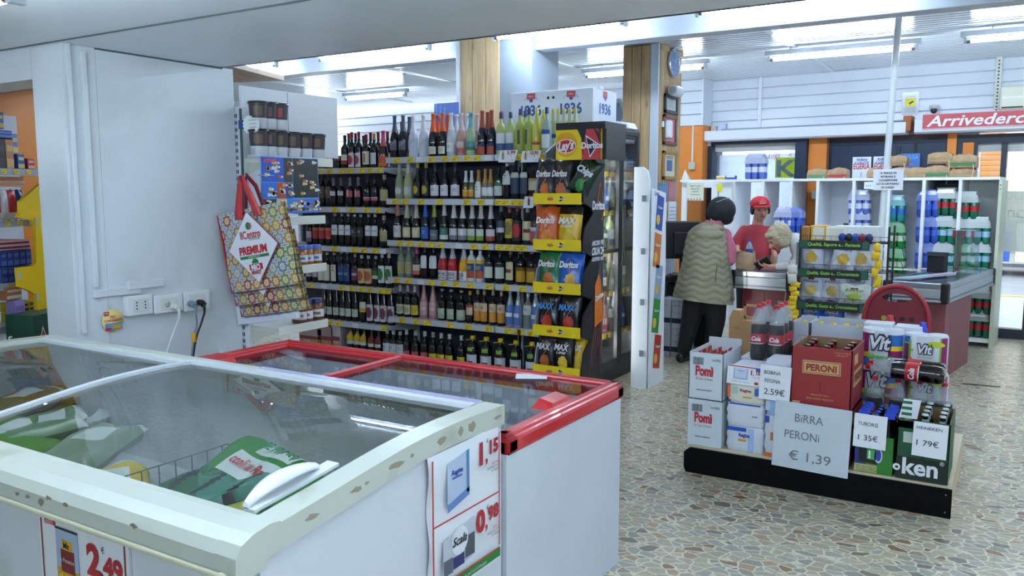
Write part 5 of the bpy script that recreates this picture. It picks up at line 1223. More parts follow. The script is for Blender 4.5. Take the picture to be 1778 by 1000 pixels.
# big white carton with 1936 print on the fridge
a = atY(891, 212, 6.2); b = atY(997, 146, 6.2)
t = thing('carton', 'large white carton printed 1936 on top of the fridge', 'carton', (0, 0, 0))
CB = mat('#dde3f0', .5); zb_ = FZ+.003
x0, x1 = -3.78, -3.0; y0, y1 = 6.20, 6.66; zt0 = 2.47
g = G(); g.box(x0, x1, y0, y1, zb_, zt0, CB, .004); g.box(x1-.004, x1+.001, y0+.1, y0+.2, zt0-.0, zt0+.03, CB); g.build('box', t)
g = G(); IB = mat('#3a5aa0', .5)
for xx in (x0+.2, x1-.2):
    g.text('1936', .085, (xx, y0-.001, zb_+.10), (1, 0, 0), up, IB, bold=.035, w=.2); g.disc((xx, y0-.001, zb_+.225), .018, (1, 0, 0), up, IB, 8)
    g.box(xx-.04, xx+.04, y0-.002, y0-.001, zt0-.065, zt0-.015, mat('#c2545c', .5)); g.text('BIRRA', .013, (xx, y0-.003, zt0-.045), (1, 0, 0), up, WHITE)
    for k in range(9):
        r_ = PI*(.15+.7*k/8); g.box(xx+.07*math.cos(r_)-.004, xx+.07*math.cos(r_)+.004, y0-.002, y0-.001, zb_+.2+.06*math.sin(r_), zb_+.206+.06*math.sin(r_), IB)
for xx in (-.025, .025): g.v += []; g.poly([((x0+x1)/2+xx+.012*math.cos(-k), y0-.002, zt0-.06+.012*math.sin(-k)) for k in [q*PI/5 for q in range(10)]][::-1], DARK)
yy = (y0+y1)/2; g.text('1936', .085, (x1+.001, yy, zb_+.10), (0, 1, 0), up, IB, bold=.035, w=.22); g.box(x1+.001, x1+.002, yy-.04, yy+.04, zt0-.065, zt0-.01, mat('#c2545c', .5)); g.poly([(x1+.002, yy+.018*math.cos(k), zb_+.225+.018*math.sin(k)) for k in [q*PI/4 for q in range(8)]], IB)
g.build('print', t)
g = G(); g.hull([(0, 0, 0), (.16, 0, 0), (0, .2, 0), (.16, .2, 0), (.02, .02, .07), (.14, .02, .05), (.02, .18, .07), (.14, .18, .05)], mat('#dfe4ea', .3)); o = g.build('card_reader', loc=(-3.06, 6.70, FZ+.003)); tag(o, 'small white plastic device on the fridge right of the carton', 'device')
t = thing('wall_mirror', 'small white framed mirror on the dark wall left of the clock pillar', 'mirror', tuple(atY(1077, 200, 8.3)))
hexp = [(.13*math.cos(PI/3*k), .20*math.sin(PI/3*k)) for k in range(6)]
g = G(); g.prism([(x_-.06, z_) for x_, z_ in hexp], 0, .03, mat('#dfe5ee', .3), 'Y'); g.build('frame', t); g = G(); g.prism([(x_*.75-.06, z_*.75) for x_, z_ in hexp], -.004, 0, mat('#9fb0c6', .1, .6), 'Y'); g.build('mirror_glass', t)
# blue poster behind the bottles at the left pillar
a = atY(754, 205, 6.5); b = atY(796, 177, 6.5); g = G(); g.box(a.x, b.x, 6.5, 6.504, a.z-.25, b.z, mat('#4a74c9', .35)); 
for k in range(3): g.box(a.x+.02+.05*k, a.x+.03+.05*k, 6.498, 6.5, a.z, b.z-.02*k, mat('#7fa0e0', .4))
g.box((a.x+b.x)/2-.004, (a.x+b.x)/2+.004, 6.504, 6.51, 0, b.z, BACKP)
o = g.build('blue_poster'); tag(o, 'bright blue sheet showing above the orange foil bottles', 'poster')
# ---------------------------------------------------------------- side gondola at the end of the white wall
SGX = -4.10; SX = -3.80
t = thing('shelf_unit', 'side shelving behind the hanging bags, seen from its end', 'shelving', (SGX, 3.52, 0))
PANW = mat('#dfe2e8', .4)
g = G(); g.box(-.0, .015, .02, .86, 1.86, 2.27, PANW); g.box(.0, .017, .40, .403, 1.86, 2.265, CLG); g.build('back_panel', t)
g = G(); g.box(-.02, .05, -.01, .03, 0, 2.14, PANW, .003); up_ = g.build('upright', t)
g = G()
for k in range(48): g.box(-.012, -.004, -.0115, -.0105, .1+k*.042, .122+k*.042, DARK); g.box(.002, .010, -.0115, -.0105, .1+k*.042, .122+k*.042, DARK)
g.build('slots', up_)
for z in (1.83, 1.47, 1.165, .80):
    g = G(); g.box(.02, .30, 0, .50 if z > 1.5 else .42, z-.028, z, mat('#dcdcd2', .35), .002); g.box(.295, .305, 0, .50 if z > 1.5 else .42, z-.045, z+.008, mat('#e3e3da', .35), .003)
    g.prism([(.03, z-.028), (.28, z-.028), (.03, z-.11)], .0, .004, mat('#cfcfc2', .35), 'Y'); g.build('shelf', t)
g = G(); g.tube([(.10, -.06, 1.05), (.10, -.06, 2.12)], .008, mat('#2a4a52', .4), 6)
for k in range(5): g.tube([(.10, -.065, 1.75-.1*k), (.125, -.075, 1.78-.1*k)], .003, mat('#2a4a52', .4), 5)
g.box(.09, .12, -.07, -.05, 2.0, 2.05, mat('#2a4a8a', .4)); g.build('hanging_strip', t)
# scalloped white price star
def star(R_, r_, n): return [((R_ if k % 2 else r_)*math.cos(PI*k/n), (R_ if k % 2 else r_)*math.sin(PI*k/n)) for k in range(2*n)]
p = atY(432, 216, 3.42); g = G(); g.prism(star(.055, .048, 14), 0, .004, mat('#e3efe9', .4), 'Y'); g.prism([(x_*.8+.05, z_*.8-.005) for x_, z_ in star(.055, .048, 14)], -.004, 0, mat('#e3efe9', .4), 'Y')
for k in range(3): g.box(.01, .07, -.006, -.004, .02-.02*k, .026-.02*k, mat('#c9b3c0', .5))
o = g.build('price_star', loc=(p.x, 3.42, p.z)); tag(o, 'white scalloped price label clipped at the top of the side shelving', 'price label')
# tubs of spread
def tub(i, y, z, front, label):
    t = thing('spread_tub', label, 'tub', (SX-.06 if not front else SX-.06, y, z), group='plastic tubs on the side shelving')
    g = G(); g.lathe([(.044, 0), (.047, .003), (.052, .062)], mat('#cfd2d8', .4), n=20); g.lathe([(.052, .062), (.058, .145)], mat('#3c3238', .35), n=20); g.build('body', t)
    g = G(); g.lathe([(.062, .145), (.063, .15), (.062, .158), (.056, .16)], mat('#23262e', .3), n=20); g.build('lid', t)
    g = G(); g.lathe([(.0535, .075), (.0575, .13)], mat('#a3473f' if front else '#6a5648', .4), n=6, a0=-PI*.42, a1=-PI*.1); g.lathe([(.0485, .012), (.051, .05)], mat('#aab0ba', .5), n=5, a0=-PI*.6, a1=-PI*.4); g.build('label', t)
for i, px_ in enumerate((450, 466, 485, 507, 528, 549)):
    y = atX(px_, 250, SX-.06).y; tub(i, y, 1.832, 0, 'brown and white tub, %s from left in the lower row of tubs' % ordn(i))
for i, px_ in enumerate((450, 466, 484)):
    y = atX(px_, 220, SX-.06).y; tub(i, y, 1.995, i == 2, 'brown and white tub, %s from left in the upper row of tubs' % ordn(i))
# ice cream price board
a = atX(451, 274, SX+.02); b = atX(553, 369, SX+.02)
t = thing('ice_cream_board', 'blue and black ice cream price board hanging on the side shelving', 'sign', (SX+.02, a.y, b.z)); w = b.y-a.y; h = a.z-b.z+.01
g = G(); g.box(0, .006, 0, w, 0, h, mat('#6fa8e6', .35)); g.build('board', t)
g = G(); rn = random.Random(11)
fields = [(.01, .38, .56, .99, '#2457c2'), (.385, .53, .56, .99, '#3a3130'), (.54, .80, .28, .99, '#1d2226'), (.01, .25, .27, .55, '#2e6fd6'), (.255, .40, .27, .55, '#b04a3c'), (.405, .53, .27, .55, '#2a3f96'), (.80, .99, .28, .99, '#23282c'), (.01, .24, .05, .26, '#4a3a34'), (.245, .42, .05, .26, '#cdbf8a'), (.425, .72, .06, .26, '#3f82dc'), (.725, .99, .05, .26, '#3a78d6'), (.0, 1.0, 0.0, .05, '#3a7ae0')]
for (u0, u1, v0, v1, c_) in fields:
    g.box(.006, .0075, u0*w, u1*w, v0*h, v1*h, mat(c_, .4))
    for k in range(int(6*(u1-u0)/.25)+1):
        y_ = (u0+.03+rn.random()*(u1-u0-.07))*w; z_ = (v0+.03+rn.random()*max(v1-v0-.1, .01))*h
        g.box(.0075, .0085, y_, y_+.022, z_, z_+.02, mat(rn.choice(['#c9873a', '#d9c46a', '#b85a4a', '#e0dccb', '#c9a23a']), .5))
        g.poly([(.009, y_+.03+.009*math.cos(q), z_+.01+.007*math.sin(q)) for q in [r*PI/4 for r in range(8)]], WHITE)
g.text('Sammontana', .03, (.0095, w*.14, h*.90), (0, 1, 0), up, mat('#e0555f', .4), bold=.03, shear=.2, w=w*.22)
g.build('print', t)
# jars
def jar(px_, py_, s, mc, lid, label, z):
    p = atX(px_, py_, SX-.05); t = thing('glass_jar', label, 'jar', (SX-.05, p.y, z), group='jars on the side shelving')
    g = G(); g.lathe([(.036*s, 0), (.042*s, .006), (.043*s, .075*s), (.038*s, .095*s), (.034*s, .10*s)], mat(mc, .2, coat=.5), n=20); g.build('body', t)
    g = G(); g.lathe([(.038*s, .10*s), (.038*s, .118*s), (.034*s, .122*s)], mat(lid, .3), n=20); g.build('lid', t)
    g = G(); g.lathe([(.0435*s, .022*s), (.0435*s, .065*s)], mat('#d9dde6', .5), n=8, a0=-PI*.55, a1=PI*.1); g.lathe([(.044*s, .035*s), (.044*s, .05*s)], mat('#5a6fb8' if 'blue' in label else '#b8703a', .5), n=4, a0=-PI*.4, a1=-PI*.1); g.build('label', t)
for i, px_ in enumerate((524, 534, 548)): jar(px_, 445, 1.0, '#a8672a', '#4a6fd0', 'ochre jar with blue lid, %s from left beside the bags' % ordn(i), 1.168)
for i, px_ in enumerate((520, 531, 550)): jar(px_, 540, 1.15, '#7a4526', '#23356e', 'brown jar with navy lid, %s from left on lowest side shelf' % ordn(i), .803)
# ---------------------------------------------------------------- hanging shopping bags
def tiles():
    key = 'tilebag'
    if key in MC: return MC[key]
    m = bpy.data.materials.new('majolica print'); m.use_nodes = True; nt = m.node_tree; b = nt.nodes['Principled BSDF']; L = nt.links.new
    tc = node(nt, 'ShaderNodeTexCoord'); sp = node(nt, 'ShaderNodeSeparateXYZ'); L(tc.outputs['Object'], sp.inputs[0])
    def M_(op, a, b_=None, c=None):
        n = node(nt, 'ShaderNodeMath', operation=op)
        for i, v in enumerate((a, b_, c)):
            if v is None: continue
            if isinstance(v, (int, float)): n.inputs[i].default_value = v
            else: L(v, n.inputs[i])
        return n.outputs[0]
    T_ = .078
    u = M_('DIVIDE', M_('ADD', sp.outputs[0], 5.0), T_); v = M_('DIVIDE', M_('ADD', sp.outputs[2], 5.0), T_)
    fu = M_('SUBTRACT', M_('FRACT', u), .5); fv = M_('SUBTRACT', M_('FRACT', v), .5)
    r = M_('SQRT', M_('ADD', M_('MULTIPLY', fu, fu), M_('MULTIPLY', fv, fv))); a = M_('ARCTAN2', fv, fu)
    pet = M_('ABSOLUTE', M_('COSINE', M_('MULTIPLY', a, 4.0))); rr = M_('ADD', r, M_('MULTIPLY', pet, -.13))
    cmb = node(nt, 'ShaderNodeCombineXYZ'); L(M_('FLOOR', u), cmb.inputs[0]); L(M_('FLOOR', v), cmb.inputs[1])
    wn = node(nt, 'ShaderNodeTexWhiteNoise', noise_dimensions='2D'); L(cmb.outputs[0], wn.inputs[0])
    base = node(nt, 'ShaderNodeValToRGB'); base.color_ramp.interpolation = 'CONSTANT'; e = base.color_ramp.elements
    cols = ['#5f7fb8', '#b07a2c', '#a8443a', '#6f8f4a', '#8aa3c9', '#b98d3c']
    e[0].color = (*lin(cols[0]), 1); e[1].position = .17; e[1].color = (*lin(cols[1]), 1)
    for i, c_ in enumerate(cols[2:]): q = e.new(.34+.17*i); q.color = (*lin(c_), 1)
    L(wn.outputs[0], base.inputs[0])
    ring = node(nt, 'ShaderNodeValToRGB'); ring.color_ramp.interpolation = 'CONSTANT'; e = ring.color_ramp.elements
    e[0].color = (*lin('#c9b04a'), 1); e[1].position = .06; e[1].color = (*lin('#d8d6cc'), 1)
    for p_, c_ in ((.16, '#00ff00'), (.33, '#8b6f5a'), (.38, '#cfd0c6'), (.47, '#8f93a3'), (.54, '#b3ab94')): q = e.new(p_); q.color = (*lin(c_), 1)
    L(rr, ring.inputs[0])
    msk = M_('MULTIPLY', M_('GREATER_THAN', rr, .16), M_('LESS_THAN', rr, .33))
    mx = node(nt, 'ShaderNodeMix', data_type='RGBA'); L(msk, mx.inputs[0]); L(ring.outputs[0], mx.inputs[6]); L(base.outputs[0], mx.inputs[7]); L(mx.outputs[2], b.inputs['Base Color'])
    b.inputs['Roughness'].default_value = .35; MC[key] = m; return m
TILE = tiles(); BRED = mat('#b3222e', .4)
def shopbag(k, x, y, z, label, rich):
    t = thing('shopping_bag', label, 'shopping bag', (x, y, z), rot=(math.radians(3), math.radians(-9), 0), group='tile patterned shopping bags')
    W_, H_ = .565, .47
    g = G(); nx, nz = 10, 8
    vs = [((i/nx-.5)*W_*(1-.03*(j/nz)), -.012*math.sin(PI*i/nx)-.006*math.sin(7*i/nx+j), -H_+j/nz*H_) for j in range(nz+1) for i in range(nx+1)]
    fs = [(j*(nx+1)+i, j*(nx+1)+i+1, (j+1)*(nx+1)+i+1, (j+1)*(nx+1)+i) for j in range(nz) for i in range(nx)]
    g.add(vs, fs, TILE, True); g.add([(x_, .02, z_) for x_, _, z_ in vs], [f[::-1] for f in fs], TILE, True)
    g.build('panel', t)
    g = G(); g.prism([(-.001, 0), (.02, 0), (.022, -H_), (.045, -H_-.01), (-.0, -H_)], -W_/2-.004, -W_/2+.001, mat('#7d1f2a', .45), 'X'); g.box(-W_/2-.002, W_/2, .0, .022, -H_-.004, -H_, mat('#5a2f33', .5))
    for q in (0, 1): g.box(-W_/2-.006, -W_/2+.004, -.003+.02*q, .002+.02*q, -H_, 0, BRED)
    g.build('gusset', t)
    # diamond with lettering
    g = G(); d = .018; dz_ = -.225; s = .205
    def dia(s, y_, m): y_ -= .008; g.poly([(0, y_, dz_-s), (s*1.0, y_, dz_), (0, y_, dz_+s), (-s*1.0, y_, dz_)], m)
    dia(s+.006, -.022, mat('#b3444a', .5)); dia(s, -.0235, mat('#e6e7ec', .45))
    if rich:
        yy = -.034
        g.text('IlCentro', .045, (0, yy, dz_+.055), (1, 0, 0), up, mat('#c23a40', .4), bold=.02, w=.17); g.text('SUPERSTORE', .012, (.03, yy, dz_+.042), (1, 0, 0), up, GREEN, w=.09)
        g.poly([(.022*math.cos(a_)-.005, yy, dz_+.125+.022*math.sin(a_)) for a_ in [q*PI/7 for q in range(14)]], GREEN); g.poly([(-.003, yy-.001, dz_+.125), (.016, yy-.001, dz_+.143), (.021, yy-.001, dz_+.125), (.012, yy-.001, dz_+.109)], mat('#c23a40', .4))
        g.text('PREMIUM', .045, (0, yy, dz_-.035), (1, 0, 0), up, mat('#c2202c', .4), bold=.045, shear=.1, w=.235); g.box(-.118, .122, yy-.0, yy+.001, dz_-.062, dz_-.045, GREEN); g.text('SUPERMERCATI', .01, (0, yy-.002, dz_-.058), (1, 0, 0), up, WHITE, w=.1)
        g.box(-.055, .055, yy-.0, yy+.001, dz_-.13, dz_-.095, mat('#c2202c', .4)); g.text('MIO', .032, (0, yy-.002, dz_-.13), (1, 0, 0), up, WHITE, bold=.05, w=.075); g.text('MARKET', .022, (0, yy, dz_-.154), (1, 0, 0), up, mat('#c2202c', .4), bold=.03, w=.08, lift=.004)
        g.poly([(.028*math.cos(a_), yy, dz_-.092+.028*math.sin(a_)) for a_ in [q*PI/8 for q in range(9)]], GREEN)
    g.build('diamond_print', t)
    if rich:
        for sx_ in (-.075, .085):
            g = G(); ring = []
            for q in range(9):
                u = q/8; cx__ = sx_+(.02-sx_)*u**1.2; zz = -.05+.24*u; wd = .034*(1-.5*u)
                ring.append([(cx__-wd, -.03-.01*u, zz), (cx__+wd, -.03-.01*u, zz), (cx__+wd, -.026-.01*u, zz), (cx__-wd, -.026-.01*u, zz)])
            g.loft(ring, mat('#c8323a', .35)); g.build('handle', t)
        g = G(); g.tube([(-.06, .02, -.0), (-.02, .02, .14), (.02, .0, .19), (.06, .02, .12), (.09, .02, 0)], .017, mat('#7a1a24', .4), 6, flat=.25); g.build('rear_handle', t)
bx = atY(442, 360, 3.36)
shopbag(0, bx.x+.0, 3.325, bx.z-.005, 'frontmost tile patterned bag with white diamond and red handles', True)
shopbag(1, bx.x-.025, 3.375, bx.z-.09, 'tile patterned bag right behind the front one, hanging slightly lower', False)
shopbag(2, bx.x-.04, 3.425, bx.z-.165, 'third tile patterned bag, lowest of the patterned ones', False)
t = thing('cool_bag', 'white insulated bag hanging below the tile patterned bags', 'shopping bag', (bx.x-.075, 3.465, bx.z-.33), rot=(0, math.radians(-9), 0))
g = G(); g.box(-.27, .24, -.008, .02, -.36, .08, mat('#dfe3ee', .4), .004); g.box(-.27, -.262, -.012, .024, -.36, .08, mat('#e9ecf2', .4)); g.build('panel', t)
g = G(); g.box(-.268, .0, -.0095, -.009, -.215, -.185, mat('#2c4a96', .45)); g.text('VIVO', .07, (-.1, -.0105, -.245), (1, 0, 0), up, mat('#a82a3a', .4), bold=.05, w=.14); g.text('Borsa termica per il trasporto di surgelati e freschi', .015, (0, -.0105, -.325), (1, 0, 0), up, mat('#3a4a98', .5), w=.40)
g.build('print', t)
g = G(); g.tube([(0, 0, 0), (0, -.12, 0)], .004, CHROME, 6); o = g.build('bag_hook', loc=(bx.x+.02, 3.5, bx.z+.185)); tag(o, 'metal hook holding the patterned shopping bags', 'hook')

# ---------------------------------------------------------------- aisle seen through the gap at the far left
AI = Fr(-6.78, 3.5, 90+18)    # local x runs along the shelf away from the viewer, local y into the shelf
def al(px_, py_, ly=0.0): return AI.at(px_, py_, ly)
AK = dict(loc=tuple(AI.o), rz=AI.a)
g = G(); g.box(-1.0, 1.5, .62, .72, 0, 2.62, mat('#e0861f', .5)); struct('wall_orange', g, **AK)
g = G(); 
for k in range(14): g.box(-1.0, 1.5, .6-.16*k, .6-.16*k-.152, 2.62, 2.66, wood('ceiling strips', '#b9946e', '#a37f5c', axis='X'))
struct('ceiling_planks', g, **AK)
t = thing('shelf_unit', 'aisle shelving seen through the gap left of the white wall', 'shelving', tuple(AI.o), AI.a)
g = G(); g.box(-.8, .62, .42, .45, 0, 2.27, mat('#cfd3dc', .45)); g.box(.36, .37, .40, .42, 1.7, 2.2, mat('#b08a66', .5)); g.build('back_panel', t)
sz = [al(20, 293).z, al(20, 383).z, al(15, 492).z, al(15, 555).z-.05]
for z in sz:
    g = G(); g.box(-.8, .42, .0, .42, z-.03, z, SHM, .002); s_ = g.build('shelf', t)
    g = G(); g.box(-.8, .42, -.008, .0, z-.05, z+.002, mat('#a9b0be', .3)); g.build('price_rail', s_)
    for k in range(3):
        o = bpy.data.objects.new('price_tag', TAGM); COL.objects.link(o); o.parent = s_; o.location = (.02+.12*k, -.009, z-.024)
def abox(name, label, cat, u0, u1, z0, h_, y0, y1, c1, c2, txt=None, tc_='#e3e6ee', group=None):
    g = G(); g.box(u0, u1, y0, y1, z0, z0+h_, mat(c1, .45), .003); g.box(u0+.004, u1-.004, y0-.001, y0, z0+.01, z0+h_*.35, mat(c2, .5)); g.box(u0+.01, u1-.01, y0-.001, y0, z0+h_*.6, z0+h_*.8, mat(c2, .5))
    o = g.build(name, loc=tuple(AI.o), rz=AI.a); tag(o, label, cat, group)
    if txt: q = G(); q.text(txt, (u1-u0)*.22, ((u0+u1)/2, y0-.002, z0+h_*.45), (1, 0, 0), up, mat(tc_, .5), bold=.03, w=(u1-u0)*.8); q.build('print', o)
u_ = lambda px_: al(px_, 380).x
abox('cracker_box', 'blue cracker box at the left picture edge, top shelf', 'box', -.03, .05, sz[0]+.31, .13, .05, .3, '#274a9a', '#c9b25a'); abox('cracker_box', 'small blue and yellow box on top of the upper stack', 'box', .055, .11, sz[0]+.31, .13, .05, .3, '#4a63b0', '#d6bb55')
abox('cracker_box', 'wide blue box lying across the top shelf stack', 'box', -.05, .17, sz[0]+.24, .06, .04, .3, '#2a4fa0', '#6f8fd0'); abox('cracker_box', 'blue and yellow box leaning at the right of the top shelf', 'box', .175, .235, sz[0]+.12, .16, .05, .3, '#6a82c0', '#dcc468')
abox('cracker_box', 'blue and yellow box standing low at the right of the top shelf', 'box', .20, .27, sz[0], .12, .03, .25, '#3f58a8', '#dcc468')
abox('biscuit_box', 'black gift biscuit box on the top shelf', 'box', -.02, .085, sz[0], .22, .03, .25, '#1c1c22', '#3a2f38'); abox('biscuit_box', 'orange brown biscuit box right of the black box', 'box', .09, .165, sz[0], .23, .03, .25, '#b9804a', '#d8a878')
abox('biscuit_box', 'red and white pack at the end of the top shelf', 'box', .30, .37, sz[0], .09, .03, .2, '#b9473a', '#d9b09a'); abox('biscuit_box', 'long peach carton below the top shelf', 'carton', .0, .33, sz[0]-.14, .08, .1, .35, '#dcab86', '#c98f6a')
for k in range(4):
    g = clean(pillow(.09, .24, .06, lambda u, v, s, k=k: mat(['#b82a34', '#d9dde2', '#c23a40', '#2f3a7a'][k], .3) if v > .25 else mat('#d8d2cc', .3), seed=40+k)); p = AI.w(-.02+.075*k, .06, sz[1]+.003)
    o = g.build('snack_bag', loc=tuple(p), rz=AI.a); tag(o, ['red snack bag at the left edge of the second aisle shelf', 'white snack bag, second on the second aisle shelf', 'crimson snack bag, third on the second aisle shelf', 'navy snack bag at the right of the second aisle shelf'][k], 'snack bag')
abox('biscuit_box', 'pink flat wafer box above the blue packets', 'box', -.05, .26, sz[2]+.26, .075, .02, .3, '#dc8f96', '#2a2830')
for r in range(2):
    for k in range(5): abox('coffee_packet', 'navy packet, %s from left in the %s row of navy packets' % (ordn(k), ['lower', 'upper'][r]), 'packet', -.03+.062*k, .028+.062*k, sz[2]+.13*r, .125, .03, .2, '#1f3578', '#3f5aa8', group='navy packets in the aisle')
abox('biscuit_bag', 'orange brown biscuit pack at the left edge below the navy packets', 'pack', -.06, .09, sz[2]-.13, .10, -.03, .1, '#b87a52', '#e0d0bf')
for r in range(2):
    for k in range(4): abox('tea_box', 'yellow and black box, %s from left in the %s row of yellow boxes' % (ordn(k), ['lower', 'upper'][r]), 'box', .10+.055*k, .15+.055*k, sz[3]+.085*r, .08, .02, .2, '#cfb42a', '#2a2a26', group='yellow boxes in the aisle')
abox('biscuit_bag', 'lilac biscuit bag with white vertical lettering', 'pack', -.02, .08, sz[3]-.02, .22, -.06, .02, '#9a86c4', '#7d69a8', 'Buondi', '#eceaf4')
abox('beer_case', 'dark green beer case marked 15 pack at the foot of the aisle shelves', 'beer case', -.12, .32, .62-.3, .36, -.32, -.06, '#1c4a38', '#1a4232', None)
z15 = al(18, 600, -.33).z
g = G(); x15 = al(15, 596, -.325).x; g.text('15', .07, (x15, -.325, z15+.0), (1, 0, 0), up, WHITE, bold=.02); g.text('PACK', .025, (x15, -.325, z15-.035), (1, 0, 0), up, WHITE, bold=.02)
xt = al(76, 590, -.325).x; g.poly([(xt-.045, -.325, z15-.03), (xt+.045, -.325, z15-.03), (xt, -.325, z15+.10)], WHITE); g.poly([(xt-.036, -.326, z15-.025), (xt+.036, -.326, z15-.025), (xt, -.326, z15+.08)], mat('#b0283a', .5))
o = g.build('case_print', loc=tuple(AI.o), rz=AI.a); o.parent = bpy.data.objects['beer_case']; o.matrix_parent_inverse = Matrix.Identity(4); o.location = (0, 0, 0); o.rotation_euler = (0, 0, 0)
# yellow display stand, a cut-out side with notches
g = G(); yl = -.10
def yz(px_, py_): q = al(px_, py_, yl); return (q.x, q.z)
pts = [yz(86, 562), yz(79, 318), yz(74, 316), yz(35, 350), yz(35, 370), yz(30, 378), yz(55, 382), yz(62, 392), yz(63, 455), yz(57, 462), yz(30, 465), yz(33, 498), yz(50, 504), yz(62, 512), yz(66, 562)]
g.prism([(a_, b_) for a_, b_ in pts], yl, yl+.03, mat('#edc30e', .4), 'Y'); o = g.build('yellow_display', loc=tuple(AI.o), rz=AI.a); tag(o, 'yellow cut-out display side beside the white post', 'display stand')
g = G()
for px_, py_ in ((62, 385), (33, 478), (64, 515)): q = al(px_, py_, yl); g.box(q.x-.012, q.x+.012, yl-.012, yl-.002, q.z-.035, q.z+.035, mat('#cfc6a0', .5))
q2 = g.build('tape', o)
# ---------------------------------------------------------------- tall white shelving before the entrance
UF, UB = -.85, -.28      # local front and back of the unit
UW = mat('#eef1f1', .4); UPN = grime('#eef1f8', '#e3e8f1', 1.5, .4)
zT = 1.755
t = thing('shelf_unit', 'long white shelving with water packs and paper bags on top before the entrance', 'shelving', tuple(EN.o), EN.a)
xL, xR = ex(1181, 305, UF), ex(1737, 312, UF)
g = G(); g.box(xL, xR, UF, UB, zT, zT+.03, UW, .003); g.build('top_board', t)
g = G(); g.box(ex(1270, 400, UF), xR, UF+.02, UB, .05, .09, UW); g.build('base', t)
for pb in (1300, 1349, 1396, 1440, 1500, 1558, 1616, 1676):
    x = ex(pb, 400, UB); g = G(); g.box(x-.012, x+.012, UF+.005, UB, .0, zT, UPN); g.box(x-.016, x+.016, UF, UF+.012, 0, zT, UW); g.build('divider', t)
x = ex(1735, 400, UF); g = G(); g.box(x-.03, x, UF, UB, 0, zT, mat('#c9cdb5', .4)); 
for k in range(2): g.box(x-.02, x-.01, UF-.002, UF, zT-.06-.04*k, zT-.05-.04*k, DARK)
g.build('divider', t)
for a_, b_ in ((1440, 1500), (1500, 1558), (1558, 1616), (1676, 1733)):
    g = G(); g.box(ex(a_, 400, UB)+.012, ex(b_, 400, UB)-.012, UB-.01, UB, .1, zT, mat('#f0f3f9', .5)); g.build('back_panel', t)
g = G(); g.box(ex(1616, 400, UB)+.012, ex(1676, 400, UB)-.012, UB-.01, UB, .1, zT, mat('#4a4f57', .5)); g.build('back_panel', t)
# glazed cabinet part at the left
t2 = thing('notice_cabinet', 'white framed glass cabinet with a notice sheet, left end of the shelving', 'cabinet', tuple(EN.o), EN.a)
a_, b_ = ex(1182, 400, UF-.05), ex(1268, 400, UF-.05); y_ = UF-.05
g = G(); 
for (u, v) in ((a_, a_+.07), (ex(1236, 400, y_)-.02, ex(1240, 400, y_)+.03), (b_-.16, b_)): g.box(u, v, y_, y_+.03, .35, zT, UW, .003)
g.box(a_, b_, y_, y_+.03, zT-.07, zT, UW); g.box(a_, b_, y_, y_+.03, .35, .93, UW); g.box(a_, b_, y_+.03, UF-.01, .0, .35, UPN); g.build('frame', t2)
g = G(); g.box(a_+.07, b_-.16, y_+.012, y_+.016, .93, zT-.07, glass_pane('cabinet glass', (.95, .96, .96), .3)); g.build('pane', t2)
g = G(); p0_ = ex(1193, 330, y_); p1_ = ex(1222, 330, y_); zz0, zz1 = ez(1200, 348, y_), ez(1200, 317, y_)
g.box(p0_, p1_, y_-.003, y_, zz0, zz1, mat('#e3e6cf', .6)); 
for k, s_ in enumerate(['Pagina Casella', 'Sabato Blu', 'CHIUSO', 'la domenica']): g.text(s_, .018, ((p0_+p1_)/2, y_-.004, zz1-.05-.035*k), (1, 0, 0), up, INK)
for k in range(5): g.box(p0_+.01+.04*k, p0_+.03+.04*k, y_-.004, y_-.003, zz0+.005, zz0+.025, mat('#c07ab0', .5))
o = g.build('notice_sheet', loc=tuple(EN.o), rz=EN.a); tag(o, 'cream notice sheet taped to the glass cabinet behind the customer in the vest', 'notice')
g = G(); q_ = ex(1250, 326, y_-.0); g.box(q_-.035, q_+.03, y_-.004, y_, ez(1250, 333, y_), ez(1250, 320, y_), mat('#e9e02c', .5)); o = g.build('sticky_note', loc=tuple(EN.o), rz=EN.a); tag(o, 'yellow sticker on the white cabinet frame', 'sticker')
g = G(); q_ = ex(1407, 338, UF+.1); zq = ez(1407, 338, UF); g.box(q_-.04, q_+.04, UF+.3, UF+.302, zq-.05, zq+.05, mat('#b5c0b6', .5)); o = g.build('small_notice', loc=tuple(EN.o), rz=EN.a); tag(o, 'small grey green notice in the gap before the orange pilaster', 'notice')
